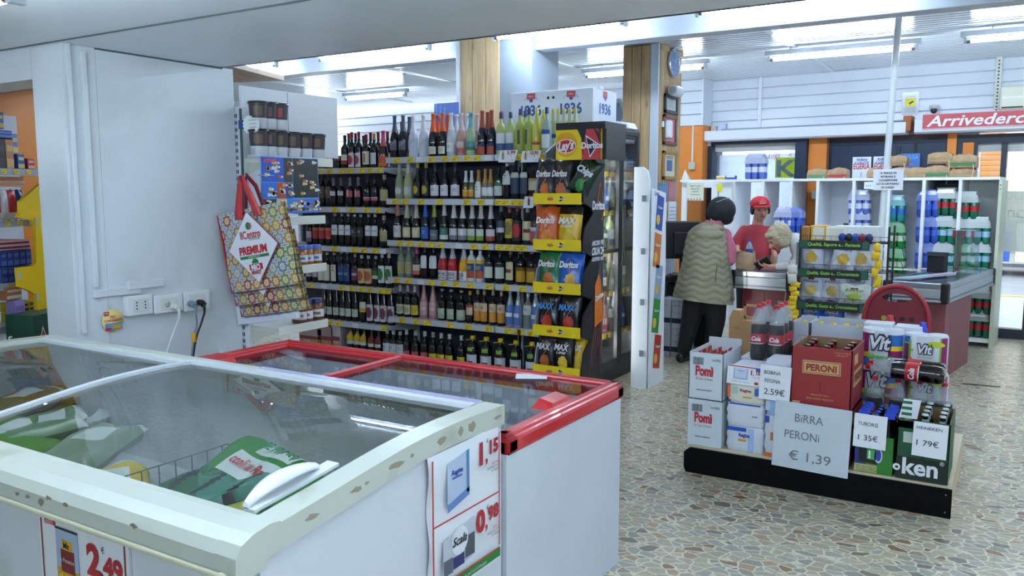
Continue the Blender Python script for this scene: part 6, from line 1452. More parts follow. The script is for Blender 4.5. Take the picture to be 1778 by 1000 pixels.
# packs of water bottles
def pack_mesh(kind):
    body, lab, capc, filmc = {'blue': ('#2c4fae', '#3f62c4', '#3c56a0', '#8fa0e6'), 'bluewh': ('#5068b4', '#d3d6ea', '#d9dcee', '#d6dcf6'), 'teal': ('#1f8a86', '#2f66b8', '#d0dcec', '#9fd0d6'), 'green': ('#178a3a', '#c9d2c0', '#1f7a3f', '#9fd0a8'), 'red': ('#0f6a4a', '#b02a34', '#d9dde0', '#e3e8ea'), 'whgreen': ('#12795a', '#9fc6e0', '#dfe6e6', '#e6edf0')}[kind]
    out = []
    g = G(); prof, _ = profile('pet', .33, .043)
    g.lathe(prof, mat(body, .12, coat=.4), n=10); out.append(('water_bottle', _bake('water_bottle', g)[0]))
    g = G(); g.lathe([(.044, .09), (.044, .16)], mat(lab, .4), n=10); g.lathe([(.014, .305), (.014, .332), (.001, .334)], mat(capc, .4), n=8); out.append(('label', _bake('label', g)[0]))
    g = G(); W_, D_ = .137, .092; rings = []
    arch = [(.0, 1.0), (.33, .97), (.345, .6)]
    for (z, s_) in ((.10, 1.01), (.20, 1.01), (.27, .93), (.315, .72), (.335, .55)):
        rings.append([(W_*s_*sx_*(1 if abs(sx_) > .5 else 1), D_*s_*sy_, z) for sx_, sy_ in ((-1, -.8), (-.8, -1), (.8, -1), (1, -.8), (1, .8), (.8, 1), (-.8, 1), (-1, .8))])
    g.loft(rings[1:], film('shrink film '+kind, filmc, .66, .12), smooth=False, caps=False)
    out.append(('shrink_film', _bake('shrink_film', g)[0]))
    return out
PK = {}
def pack(kind, lx, ly, z, label, fr=EN, s=1.0, group='water bottle packs in the shelving'):
    if kind not in PK: PK[kind] = pack_mesh(kind)
    ms = PK[kind]; w = fr.w(lx, ly, z)
    t = thing('water_pack', label, 'bottle pack', tuple(w), fr.a+random.uniform(-.06, .06), group); t.scale = (s, s, s)
    for i in range(3):
        for j in range(2):
            b = bpy.data.objects.new('water_bottle', ms[0][1]); COL.objects.link(b); b.parent = t; b.location = ((i-1)*.088, (j-.5)*.09, 0)
            l = bpy.data.objects.new('label', ms[1][1]); COL.objects.link(l); l.parent = b
    f = bpy.data.objects.new('shrink_film', ms[2][1]); COL.objects.link(f); f.parent = t
    return t
rows = [(1492, 374, 'bluewh', 'blue pack with white film, upper one left of the pole'), (1492, 408, 'bluewh', 'blue pack with white film standing lower, behind the snack rack'), (1552, 384, 'teal', 'teal pack of water bottles right of the hanging receipt sign'),
 (1552, 430, 'green', 'bright green bottle pack under the teal pack'), (1552, 474, 'green', 'lower green bottle pack beside the snack rack'),
 (1612, 376, 'blue', 'deep blue bottle pack, topmost of its column'), (1642, 373, 'red', 'green bottle pack with red labels, topmost right of the blue pack'), (1610, 421, 'blue', 'deep blue bottle pack, second from top'), (1638, 421, 'whgreen', 'green bottles in white film, second row'),
 (1608, 466, 'blue', 'deep blue bottle pack just above the second checkout'), (1637, 466, 'whgreen', 'green bottles in white film just above the second checkout'),
 (1677, 380, 'red', 'green bottle pack with red labels, topmost in the last compartment'), (1671, 424, 'red', 'green bottle pack with red labels in the middle of the last compartment'), (1697, 424, 'whgreen', 'half hidden green bottles in white film at the last compartment'), (1673, 466, 'green', 'green bottle pack behind the card terminal'), (1697, 466, 'whgreen', 'white film pack behind the acrylic screen'), (1699, 545, 'red', 'red labelled bottle pack below the second checkout'), (1698, 590, 'red', 'lowest red labelled bottle pack near the door')]
for px_, pb_, k_, lab in rows:
    ly = -.70; x = ex(px_, pb_, ly); z = max(ez(px_, pb_, ly), .095)
    pack(k_, x, ly, z, lab, s=.87)
for (p0_, p1_, py_) in ((1500, 1558, 474), (1440, 1500, 408), (1616, 1676, 466), (1558, 1616, 466), (1676, 1733, 466), (1676, 1733, 545)):
    z = ez((p0_+p1_)/2, py_, -.70); g = G(); g.box(ex(p0_, 400, UB)+.013, ex(p1_, 400, UB)-.013, -.81, UB-.01, z-.018, z-.002, UW); g.build('shelf', t)
# things on top of the shelving
def paperbag(px_, py_, w, h, c_band, label, dz=0.0):
    p = EN.at(px_, py_, -.6); g = G(); rn = random.Random(int(px_))
    KR = grime('#b59773', '#9c7f5e', 12, .6, .35, .7); rings = []
    for i in range(7):
        u = i/6; x = -w/2+w*u; hh = h*(.8+.2*math.sin(PI*u)); k_ = rn.uniform(-.006, .006)
        rings.append([(x, -.08+k_, .0), (x+rn.uniform(-.004, .004), -.085, hh*.5), (x, -.06, hh*.93+k_), (x, .0, hh+k_), (x, .06, hh*.93), (x, .08, 0)])
    g.loft(rings, KR, smooth=False); z0 = zT+.031 if dz == 0 else zT+.031+dz
    o = g.build('paper_bag_bundle', loc=tuple(EN.w(p.x, -.6, z0)), rz=EN.a); tag(o, label, 'paper bags', 'brown paper bag bundles')
    q = G(); q.box(-w/2+.01, w/2-.01, -.091, -.086, h*.12, h*.34, mat(c_band, .5)); q.build('print', o)
    q = G(); q.tube([(w*.38, -.09, h*.2), (w*.42, -.10, -.03), (w*.38, -.095, -.07)], .004, mat('#d9d4c6', .5), 5); q.build('string', o)
for a_ in [(1421, 312, .22, .13, '#4a8a5a', 'brown paper bag bundle with green print, first from left', 0), (1456, 312, .22, .13, '#b8323c', 'brown paper bag bundle with red print', 0), (1516, 312, .10, .12, '#b39470', 'small brown bag bundle between the water posters and the sign', 0), (1563, 312, .19, .13, '#b39470', 'plain brown bag bundle right of the thin pole, lower', 0), (1560, 290, .19, .12, '#9a7c58', 'plain brown bag bundle on top of another by the pole', .135), (1592, 311, .22, .125, '#a98b66', 'plain brown bag bundle below the blue poster', 0), (1629, 311, .24, .145, '#3f7a4a', 'brown bag bundle with green print under another bundle', 0), (1633, 290, .24, .13, '#a98b66', 'plain brown bag bundle, upper of the pair with green print', .15), (1672, 311, .24, .10, '#a98b66', 'flat brown bag bundle above the last compartment', 0), (1672, 296, .27, .15, '#3f7a4a', 'large brown bag bundle on top at the right end', .105)]: paperbag(*a_[:6], dz=a_[6])
for px0_, px1_, py0_, py1_, lab in ((1479, 1513, 272, 312, 'white and red water advert card left of the pole'), (1515, 1549, 271, 312, 'white and red water advert card partly behind the pole')):
    a_ = EN.at(px0_, py1_, -.45); b_ = EN.at(px1_, py0_, -.45); w = b_.x-a_.x; h = b_.z-(zT+.031)
    g = G(); g.box(0, w, 0, .004, 0, h, mat('#dfe4e6', .5)); o = g.build('advert_card', loc=tuple(EN.w(a_.x, -.45, zT+.031)), rz=EN.a); tag(o, lab, 'advert')
    q = G(); q.text('Andiamo', .035, (w/2, -.001, h*.82), (1, 0, 0), up, mat('#3a5fb0', .5), shear=.2, w=w*.6, bold=.03); q.text('A CASA CON', .03, (w/2, -.001, h*.68), (1, 0, 0), up, mat('#3a5fb0', .5), w=w*.75, bold=.03); q.text('EGERIA', .065, (w/2, -.001, h*.44), (1, 0, 0), up, mat('#b8404c', .5), bold=.03, w=w*.88)
    q.box(w*.45, w*.53, -.001, 0, h*.05, h*.3, mat('#a9b6d6', .5)); q.build('print', o)
a_ = EN.at(1562, 300, -.06); b_ = EN.at(1598, 266, -.06); w = b_.x-a_.x; g = G(); g.box(0, w, -.004, 0, -.1, b_.z-a_.z, mat('#4a86d8', .4)); g.text('CHIUSA', .05, (w*.5, -.005, (b_.z-a_.z)*.7), (1, 0, 0), up, mat('#9fc0f0', .5), w=w*.8); g.box(w*.3, w*.7, -.005, -.004, .09, .10, mat('#c8707c', .5)); o = g.build('door_poster', loc=tuple(EN.w(a_.x, -.055, a_.z)), rz=EN.a); tag(o, 'blue poster on the dark double door above the brown paper bags', 'poster')
pack('bluewh', ex(1313, 300, -.6), -.6, zT+.031, 'clear water pack alone on top of the shelving before the window', s=.95)
g = G(); g.hull([(0, 0, 0), (.1, 0, 0), (.02, .05, .12), (.05, .0, .14), (.09, .06, .03), (0, .08, 0), (.1, .08, 0)], FW); p = EN.at(1183, 303, -.6); o = g.build('paper_tissue', loc=tuple(EN.w(p.x, -.6, zT+.031)), rz=EN.a); tag(o, 'crumpled white paper on the cabinet top left of the window', 'paper')
for px_, c_, lab in ((1253, '#c7a23a', 'small yellow box on the shelving below the window'), (1270, '#3a55a8', 'small blue and white box on the shelving below the window')):
    p = EN.at(px_, 305, -.6); g = G(); g.box(-.06, .06, -.03, .03, 0, .05, mat(c_, .5)); g.box(-.055, .055, -.031, -.03, .03, .048, FW); o = g.build('small_box', loc=tuple(EN.w(p.x, -.6, zT+.031)), rz=EN.a); tag(o, lab, 'box')
# hand written price slip
p = EN.at(1508, 322, UF); g = G(); g.box(-.045, .045, -.003, 0, -.04, .04, PAPER); g.text('4 x 6', .02, (0, -.004, -.01), (1, 0, 0), up, INK); o = g.build('price_slip', loc=tuple(EN.w(p.x, UF-.001, p.z)), rz=EN.a); tag(o, 'small white price slip on the shelving edge left of the receipt sign', 'price slip')
# bottles and a white crate seen between the heads
for k, (px_, kk) in enumerate(((1363, 'bluewh'), (1378, 'blue'))): pack(kk, ex(px_, 392, -1.1), -1.1, ez(1370, 403, -1.1), ['pale blue bottle pack on the white crate behind the grey haired woman', 'dark blue bottle pack on the white crate behind the grey haired woman'][k], s=.85)
zc = ez(1370, 403, -1.1); xa, xb = ex(1350, 400, -1.1), ex(1396, 400, -1.1)
t = thing('crate', 'white ribbed crate behind the grey haired woman', 'crate', tuple(EN.w(0, 0, 0)), EN.a); g = G(); g.box(xa, xb, -1.22, -.95, 0, zc-.09, mat('#d6dce4', .5)); g.box(xa, xb, -1.24, -.94, zc-.09, zc-.002, mat('#dfe8f2', .4), .005); g.build('body', t)
g = G()
for k in range(9): g.box(xa+.02+k*(xb-xa-.04)/9, xa+.03+k*(xb-xa-.04)/9, -1.245, -1.24, zc-.08, zc-.015, mat('#7fa8d6', .5))
g.build('slots', t)

# ---------------------------------------------------------------- checkouts
COU = grime('#8c3540', '#7d2c38', 3, .35, name='dark red laminate'); COUR = wood('reddish laminate', '#8a4a4d', '#7b3f44')
def checkout(label, ox, oy, deg, w, L, zt_, m):
    t = thing('checkout_counter', label, 'checkout', (ox, oy, 0), math.radians(deg))
    LB_ = L if L < 1 else L*.56
    g = G(); g.box(.09, w-.03, .10, LB_-.02, 0, zt_-.16, m); g.box(.12, w-.05, .08, .12, 0, .08, DARK)
    for k in (.45, ): g.box(.09+(w-.12)*k, .094+(w-.12)*k, .098, .1, 0, zt_-.16, DARK)
    g.build('body', t)
    def band(x0, x1, y0, y1):
        g = G(); z = zt_-.165; 
        g.box(x0, x1, y0, y1, z, zt_-.055, ALU, .004); g.box(x0-.006, x1+.006, y0-.006, y1+.006, z+.025, z+.035, mat('#7c8086', .3, 1)); g.box(x0-.008, x1+.008, y0-.008, y1+.008, z+.0, z+.015, ALU, .003); g.box(x0, x1, y0, y1, zt_-.055, zt_, mat('#c3c8cd', .25, 1.0), .008)
        return g
    band(.05, w-.05, 0, .05).build('front_band', t); band(w-.05, w, .05, L-.05).build('side_band', t); band(0, .05, .05, L-.05).build('side_band', t); band(.05, w-.05, L-.05, L).build('rear_band', t)
    for (x, y) in ((0, 0), (w-.05, 0), (w-.05, L-.06), (0, L-.06)):
        g = G(); g.box(x-.008, x+.058, y-.008, y+.06, zt_-.175, zt_+.004, BLACK, .012); g.build('corner_block', t)
    g = G(); g.box(.05, w-.05, .05, L*.62, zt_-.06, zt_-.012, mat('#32414a', .25)); g.build('belt', t)
    g = G(); g.box(.05, w-.05, L*.62, L-.05, zt_-.06, zt_-.004, CHROME); g.build('steel_top', t)
    return t
checkout('first checkout with aluminium edge between the cashier and the customers', -2.33, 7.86, -7, .60, .80, .885, COU)
C2 = Fr(-.985, 7.99, -9)
c2 = checkout('second checkout with black belt and reddish panel at the right', C2.o.x, C2.o.y, -9, .52, 1.95, .85, COUR)
# acrylic screen, terminal and magazines on the second checkout
w_ = C2.w(.30, 1.15, .855); t = thing('acrylic_screen', 'clear acrylic screen standing on the second checkout', 'screen', tuple(w_), C2.a)
g = G(); g.box(0, .006, 0, .28, 0, .40, glass_pane('acrylic', (.88, .91, .92), .45, .10)); g.box(0, .16, .28, .286, 0, .40, MC['acrylic']); g.box(-.12, .14, .1, .28, .40, .406, MC['acrylic']); g.build('sheet', t)
w_ = C2.w(.10, 1.0, .855); t = thing('card_terminal', 'black card terminal on the second checkout', 'terminal', tuple(w_), C2.a)
g = G(); g.box(0, .16, 0, .12, 0, .16, DARK, .01); g.build('base', t); g = G(); g.prism([(-.02, .16), (.12, .16), (.14, .19), (-.01, .20)], 0, .16, BLACK, 'X'); g.build('keypad', t)
w_ = C2.w(.05, .12, .856); g = G(); g.hull([(0, 0, 0), (.12, 0, 0), (.34, .75, .0), (.28, .78, 0), (0, 0, .012), (.12, 0, .012), (.34, .75, .02), (.28, .78, .02)], mat('#c9b8cf', .3)); g.poly([(.02, .02, .0125), (.10, .02, .0125), (.2, .4, .0165), (.15, .42, .0165)], mat('#7fd0c0', .4)); o = g.build('leaflet_stack', loc=tuple(w_), rz=C2.a); tag(o, 'pile of glossy leaflets along the edge of the second checkout', 'leaflets')
# thin pole and its sign
pA = atY(1536, 330, 7.72); pB = atY(1564, -8, 7.72)
d_ = (pB-pA); kz = (3.1-pA.z)/d_.z; top = pA+d_*kz; kb = (0-pA.z)/d_.z; bot = pA+d_*kb
t = thing('pole', 'thin white pole from floor to ceiling carrying the receipt sign', 'pole', tuple(bot))
g = G(); g.tube([(0, 0, 0), tuple(top-bot)], .027, mat('#dde3e9', .3), 14); g.build('tube', t); g = G(); g.lathe([(.05, 0), (.05, .008), (.02, .012)], mat('#cfd6dd', .3), n=16); g.build('foot', t)
sg = atY(1542, 312, 7.68); g = G(); W_, H_ = .235, .175; g.box(-W_/2, W_/2, 0, .004, -H_/2, H_/2, PAPER); o = g.build('receipt_sign', loc=tuple(sg), rot=(0, 0, 0)); tag(o, 'white printed sign about keeping the till receipt, fixed to the pole', 'sign')
g = G()
for k, s_ in enumerate(['SI PREGA DI', 'RITIRARE E', 'CONSERVARE', 'LO SCONTRINO', 'DI CASSA']): g.text(s_, .017, (0, -.001, H_/2-.04-.030*k), (1, 0, 0), up, INK, bold=.03)
g.build('lettering', o)
# monitor with its keyboard side, and storage boxes at the left of the first checkout
p = atY(1172, 450, 8.05); t = thing('monitor', 'black till monitor seen from behind, left of the customer in the vest', 'monitor', (p.x+.08, 8.05, .78), .5)
g = G(); g.box(-.19, .17, -.02, .03, .18, .56, BLACK, .015); g.box(-.1, .08, -.06, -.02, .22, .45, DARK, .01); g.build('screen', t); g = G(); g.box(-.03, .01, -.03, .03, 0, .2, BLACK); g.box(-.12, .1, -.08, .09, 0, .02, BLACK, .005); g.build('stand', t)
t = thing('till_desk', 'dark till desk under the black monitor', 'desk', (p.x+.12, 8.05, 0), .1); g = G(); g.box(-.24, .3, -.05, .45, .72, .775, DARK, .004); g.build('desktop', t)
g = G(); g.box(-.22, .28, .38, .42, 0, .72, DARK); g.build('panel', t); g = G(); g.box(-.2, .2, .0, .3, .5, .7, BLACK, .01); g.build('drawer', t)
for k, (px0_, px1_, z_, lab) in enumerate(((1143, 1165, 0, 'white storage box on the floor, lower left under the till desk'), (1166, 1190, 0, 'white storage box on the floor, lower right under the till desk'), (1143, 1165, 1, 'white storage box, upper left under the till desk'), (1166, 1190, 1, 'white storage box, upper right under the till desk'))):
    y_ = 7.78; a_ = atY(px0_, 560, y_).x; b_ = atY(px1_, 560, y_).x; h_ = .285; g = G(); z0 = z_*(h_+.003); w = b_-a_-.004
    t = thing('storage_box', lab, 'box', (a_, y_, z0), group='white storage boxes under the till')
    g.box(0, w, 0, .28, 0, h_, mat('#c6cbd6', .5), .003); g.build('carton', t); g = G(); g.box(0, w, -.002, 0, .05, .10, mat('#2a2d45', .5)); g.box(w*.1, w*.5, -.002, 0, .15, .155, CLG); g.box(w*.1, w*.7, -.002, 0, .22, .225, CLG); g.box(w*.48, w*.5, -.0015, 0, .1, h_, CLG); g.build('print', t)
# goods on the first checkout
C1 = Fr(-2.33, 7.86, -7)
p = C1.w(.0, .10, .888); g = G(); KR2 = grime('#c9ab85', '#b59570', 10, .6, .35, .7); rings = []
for z, s_ in ((0, 1), (.08, 1.04), (.16, .98), (.2, .9)): rings.append([(x*.08*s_+.09, y*.07*s_+.08, z*.85+.01*x*y) for x, y in ((-1, -1), (0, -1.15), (1, -1), (1.05, 0), (1, 1), (-1, 1), (-1.05, 0))])
g.loft(rings, KR2, smooth=False, caps=False); o = g.build('paper_bag', loc=tuple(p), rz=.1); tag(o, 'open brown paper bag on the first checkout beside the cashier', 'paper bag')
p = C1.w(.07, .28, .888); g = G(); pr, _ = profile('pet', .28, .04); g.lathe(pr, mat('#98a9bd', .1, coat=.5), n=14); g.lathe([(.0405, .12), (.0405, .19)], mat('#3f5a9a', .4), n=14); g.lathe([(.012, .26), (.012, .285)], mat('#2f5ab8', .4), n=10); o = g.build('bottle', loc=tuple(p)); tag(o, 'clear water bottle standing behind the brown paper bag', 'bottle')
p = C1.w(.25, .13, .888); g = G(); g.box(0, .26, 0, .09, 0, .03, mat('#cf7f88', .5), .008); o = g.build('pink_pack', loc=tuple(p)); tag(o, 'flat pink pack lying on the first checkout', 'pack')

# ---------------------------------------------------------------- snack rack
RK = Fr(-1.50, 7.0, 0)
RX0, RX1 = -1.50, -.84
t = thing('snack_rack', 'black wire snack rack with three green shelf banners', 'rack', (RX0, 6.98, 0)); W_ = RX1-RX0
BW = mat('#16181b', .35)
g = G()
for x in (0, W_):
    for y in (0, .32): g.tube([(x, y, 0), (x, y, 1.36)], .008, BW, 6)
g.build('frame', t)
g = G(); g.box(-.03, -.008, .0, .32, .0, 1.22, mat('#6f767e', .4)); g.build('side_panel', t)
rz_ = [.56, .80, 1.04, 1.30]
rz_ = [atY(1393, 572, 7.0).z, atY(1393, 524, 7.0).z, atY(1393, 468, 7.0).z, atY(1393, 419, 7.0).z]
for i, z in enumerate(rz_):
    g = G()
    for k in range(12): g.tube([(W_*k/11, 0, z), (W_*k/11, .32, z)], .002, BW, 5)
    for yy in (0, .1, .2, .32): g.tube([(0, yy, z), (W_, yy, z)], .003, BW, 5)
    for k in range(12): g.tube([(W_*k/11, -.01, z), (W_*k/11, -.015, z+.05)], .0014, BW, 4)
    g.tube([(0, -.015, z+.05), (W_, -.015, z+.05)], .002, BW, 5); sh = g.build('shelf', t)
    if i:
        g = G(); g.box(-.005, W_*.80, -.03, -.024, z-.055, z+.015, mat('#07201a', .5)); g.box(.0, .07, -.032, -.03, z-.05, z+.01, mat('#174a36', .4)); g.box(W_*.72, W_*.79, -.032, -.03, z-.05, z+.01, mat('#1f5a4a', .4)); bn = g.build('banner', sh)
        g = G(); g.text(['', 'Qualità, Gusto e... Croccantezza', 'Qualità, Gusto e... Croccantezza', 'Qualità, Sapore e... Fantasia'][i], .026, (W_*.40, -.033, z-.028), (1, 0, 0), up, mat('#8fc24a', .4), bold=.03, w=W_*.6, shear=.15); g.build('lettering', bn)
g = G()
for z in (1.1, 1.2, 1.3): g.tube([(W_, 0, z), (W_+.02, -.05, z), (W_+.1, -.05, z), (W_+.12, 0, z-.1)], .003, BW, 5)
g.build('side_hooks', t)
def rbag(label, px_, z, w, h, c1, chip, seed, word='', roll=0, y=7.10, wc='#6a6f78'):
    cm = mat(c1, .3, coat=.2); ch = mat(chip, .5); wm = mat('#8a4a34', .4)
    def fn(u, v, s):
        if s < 0 and ((u-.5)/.24)**2+((v-.36)/.19)**2 < 1: return ch
        if s < 0 and abs(u-.5) < .12 and .74 < v < .84: return wm
        return cm
    g = clean(pillow(w, h, .09, fn, nx=24, nz=26, seed=seed, wr=.012)); x = atY(px_, 450, y).x
    o = g.build('snack_bag', loc=(x, y, z+.008), rot=(math.radians(-6), math.radians(roll), 0)); tag(o, label, 'snack bag', 'snack bags on the wire rack')
    if word: q = G(); blobtext(q, w, h, .09, word, .022, .5, .64, mat(wc, .4), ww=w*.6); q.build('print', o)
    return o
z3, z2, z1_, z0_ = rz_[2], rz_[1], rz_[0], .30
rbag('white chips bag, leftmost under the top banner', 1410, z3, .19, .25, '#ccd2e0', '#c9a02e', 61, 'CHIPS')
rbag('white chips bag edgewise between two others under the top banner', 1434, z3, .12, .24, '#b5bccd', '#b5bccd', 62, y=7.16)
rbag('white chips bag tilted in the middle under the top banner', 1462, z3, .19, .24, '#d6dae4', '#cfa838', 63, 'CHIPS', roll=9, y=7.06)
rbag('white chips bag at the right under the top banner', 1496, z3, .20, .25, '#c9cedd', '#c5a54a', 64, 'Classica')
rbag('white pasta snack bag, left on the middle shelf', 1411, z2, .20, .23, '#c9cedb', '#bfa95a', 65, 'Fitness')
rbag('white pasta snack bag in the middle of the middle shelf', 1448, z2, .20, .23, '#c5cad8', '#bfa55a', 66, 'FARRO')
rbag('white snack bag at the back right of the middle shelf', 1492, z2, .20, .23, '#c5cad8', '#c5cad8', 67, 'PIADELLE', y=7.18)
o = rbag('white and lime green snack bag lying at the right of the middle shelf', 1487, z2, .24, .15, '#cfd6cf', '#a3b93a', 68, 'bio', y=7.04, wc='#8fb02e')
rbag('bright blue snack bag, left on the lowest visible rack shelf', 1413, z1_, .19, .20, '#1b57c0', '#d9a24a', 69, 'SNACK', wc='#e0c35a')
rbag('bright blue snack bag, second on the lowest visible rack shelf', 1450, z1_, .19, .20, '#1b57c0', '#d9a24a', 70, 'SNACK', wc='#e0c35a')
rbag('white snack bag at the right of the lowest visible rack shelf', 1488, z1_, .17, .19, '#c0c6d4', '#c9a55a', 71, 'TWIST')
rbag('white chips bag behind the tilted one under the top banner', 1478, z3, .17, .25, '#c2c8d8', '#c2c8d8', 73, y=7.2)
# on top of the rack
zt_ = rz_[3]+.008
for k, (px_, w, h, c1, lab) in enumerate([(1401, .07, .11, '#b07a2c', 'brown carton on top of the snack rack, left end'), (1424, .12, .12, '#d9a83c', 'orange framed chips box on top of the snack rack'), (1455, .16, .11, '#dfe0da', 'white carton with orange edge on top of the snack rack')]):
    x = atY(px_, 400, 7.12).x; g = G(); g.box(-w/2, w/2, -.06, .1, 0, h, mat(c1, .5), .003); g.box(-w*.35, w*.35, -.062, -.06, h*.1, h*.9, mat('#d9d4c3' if k else '#9c6a26', .5)); o = g.build('carton', loc=(x, 7.12, zt_)); tag(o, lab, 'carton')
x = atY(1488, 400, 7.1).x; g = G(); g.box(-.17, .17, -.05, .15, 0, .12, mat('#dcdfe0', .5), .004)
for k in range(5): g.ell((-.1+.05*k, -.07, .03), .03, .02, .035, mat(['#2a3f9a', '#23262e', '#2f55b0', '#8a2f3a', '#24346e'][k], .35), 8, 6)
o = g.build('open_box', loc=(x, 7.12, zt_)); tag(o, 'white open box with small dark blue packs on top of the snack rack', 'box')
x = atY(1465, 380, 7.15).x; g = G(); g.lathe(profile('round', .13, .03)[0], mat('#3a1a20', .2), n=14); g.lathe([(.02, .11), (.02, .135), (.001, .136)], BLACK, n=10); g.lathe([(.031, .02), (.031, .06)], mat('#7a2a38', .5), n=12); o = g.build('sauce_bottle', loc=(x-.005, 7.30, zt_)); tag(o, 'small dark sauce bottle behind the white carton on the rack top', 'bottle')
# yellow snack strips hanging on both sides
def strip(px_, py0_, py1_, y, c1, lab, n=9, w=.07):
    a_ = atY(px_, py0_, y); b_ = atY(px_, py1_, y); t = thing('snack_strip', lab, 'snack strip', (a_.x, y, a_.z)); H_ = a_.z-b_.z; rn = random.Random(px_)
    g = G(); g.box(-.006, .006, .012, .016, -H_, 0, mat('#e3dcc0', .5)); g.build('strip', t)
    for k in range(n):
        g = clean(pillow(w*rn.uniform(.8, 1.1), H_/n*1.15, .03, lambda u, v, s: mat(c1, .35), nx=6, nz=6, seed=k)); g.build('snack_packet', t, loc=(rn.uniform(-.012, .012), -.004*(k % 2), -H_*(k+1)/n), rot=(0, rn.uniform(-.25, .25), 0))
strip(1380, 490, 588, 6.96, '#e0bd1e', 'cluster of yellow snack packets hanging left of the rack', 12, .08)
strip(1374, 560, 592, 6.94, '#dcb81c', 'lowest yellow snack packets hanging at the left of the rack', 4, .07)
strip(1523, 424, 482, 6.93, '#e2bb22', 'yellow snack strip hanging right of the rack', 4, .06); strip(1524, 482, 500, 6.94, '#e5c41c', 'short yellow packet hanging below the right strip', 1, .07)
strip(1379, 462, 492, 6.95, '#d8d3cc', 'white and orange packet hanging left of the rack by the tote strap', 2, .08)
# red stack of baskets
t = thing('shopping_basket', 'tall dark red plastic basket stack with oval handle slot', 'basket', (atY(1556, 540, 6.2).x, 6.2, 0)); REDB = mat('#9c1c28', .35, coat=.2); REDB2 = mat('#7c1424', .4)
def arch(w, z0, z1, n=14):
    pts = [(-w*.84, z0)]; 
    for k in range(n+1):
        a_ = PI-PI*k/n; pts.append((w*math.cos(a_)*(1 if abs(math.cos(a_)) < .99 else 1), z1-.28+.28*math.sin(a_)**.8))
    pts.append((w*.84, z0)); return pts
zt_ = atY(1556, 496, 6.2).z; wb = .205
# back plate with the oval slot, built around the hole
g = G(); outer = arch(wb, .55, zt_); n = len(outer); hole = [(.085*math.cos(PI-2*PI*k/n+PI*.9*0), zt_-.085+.028*math.sin(PI-2*PI*k/n)) for k in range(n)]
import itertools
hc = (0, zt_-.085)
def hp(p): 
    a_ = math.atan2((p[1]-hc[1])/.028, (p[0]-hc[0])/.085); return (hc[0]+.095*math.cos(a_), hc[1]+.030*math.sin(a_))
for y_, fl in ((0, 1), (.02, -1)):
    vs = []; 
    dense = []
    for i in range(n):
        a_, b_ = outer[i], outer[(i+1) % n]; m_ = 1 if i < n-1 else 10
        for q in range(m_): dense.append((a_[0]+(b_[0]-a_[0])*q/m_, a_[1]+(b_[1]-a_[1])*q/m_))
    nn = len(dense)
    vs = [(x, y_, z) for x, z in dense]+[(hp(p_)[0], y_, hp(p_)[1]) for p_ in dense]
    g.add(vs, [(i, (i+1) % nn, nn+(i+1) % nn, nn+i)[::fl] for i in range(nn)], REDB2)
g.build('back_plate', t)
g = G(); g.tube([(x, -.01, z) for x, z in outer], .016, REDB, 8); g.build('rim', t)
g = G()
for k in range(3): g.box(-.035+.06*k, -.005+.06*k, -.004, .0, zt_-.24, zt_-.215, BLACK)
g.disc((-.075, -.004, zt_-.228), .018, (1, 0, 0), up, mat('#a8962a', .5), 14); g.build('holes', t)
g = G(); g.prism([(-.17, 0), (.17, 0), (.19, .55), (-.19, .55)], .0, .30, REDB2, 'Y'); g.build('tub', t)
for k in range(3):
    g = G(); g.prism([(-.195, .18+.13*k), (.195, .18+.13*k), (.20, .20+.13*k), (-.20, .20+.13*k)], -.02, .32, REDB, 'Y'); g.build('basket_rim', t)
# ---------------------------------------------------------------- island of stacked goods
IX0, IX1, IY0, IY1 = -1.575, -.205, 4.55, 5.62; IZ = .165
t = thing('display_platform', 'low platform with black front board under the stacked goods', 'platform')
g = G(); g.box(IX0+.01, IX1-.0, IY0+.012, IY1, IZ-.03, IZ, mat('#cfc4a8', .5), .003); g.build('top_board', t)
g = G(); g.box(IX1-.02, IX1, IY0+.02, IY1, 0, IZ-.03, mat('#c9b48f', .5)); g.box(IX0+.01, IX0+.03, IY0+.02, IY1, 0, IZ-.03, mat('#b9a57f', .5)); g.box(IX0+.03, IX1-.02, IY1-.02, IY1, 0, IZ-.03, mat('#b9a57f', .5)); g.build('side_board', t)
g = G(); g.prism([(IX0, .0), (IX0-.012, .03), (IX0-.012, .12), (IX0+.02, .148), (IX1+.006, .148), (IX1+.006, .0)], IY0-.006, IY0+.012, mat('#040405', .7, spec=.15), 'Y'); g.build('front_board', t)
g = G()
for z in (.03, .12): g.disc((IX1-.02, IY0-.0075, z), .004, (1, 0, 0), up, CHROME, 8)
g.build('screws', t)
def face(g, t_, size, x, z, m, y=IY0-.001, **k): g.text(t_, size, (x, y, z), (1, 0, 0), up, m, **k)
CWH = grime('#cfd9df', '#c6d0d8', 2, .5); PR = mat('#c02834', .5)
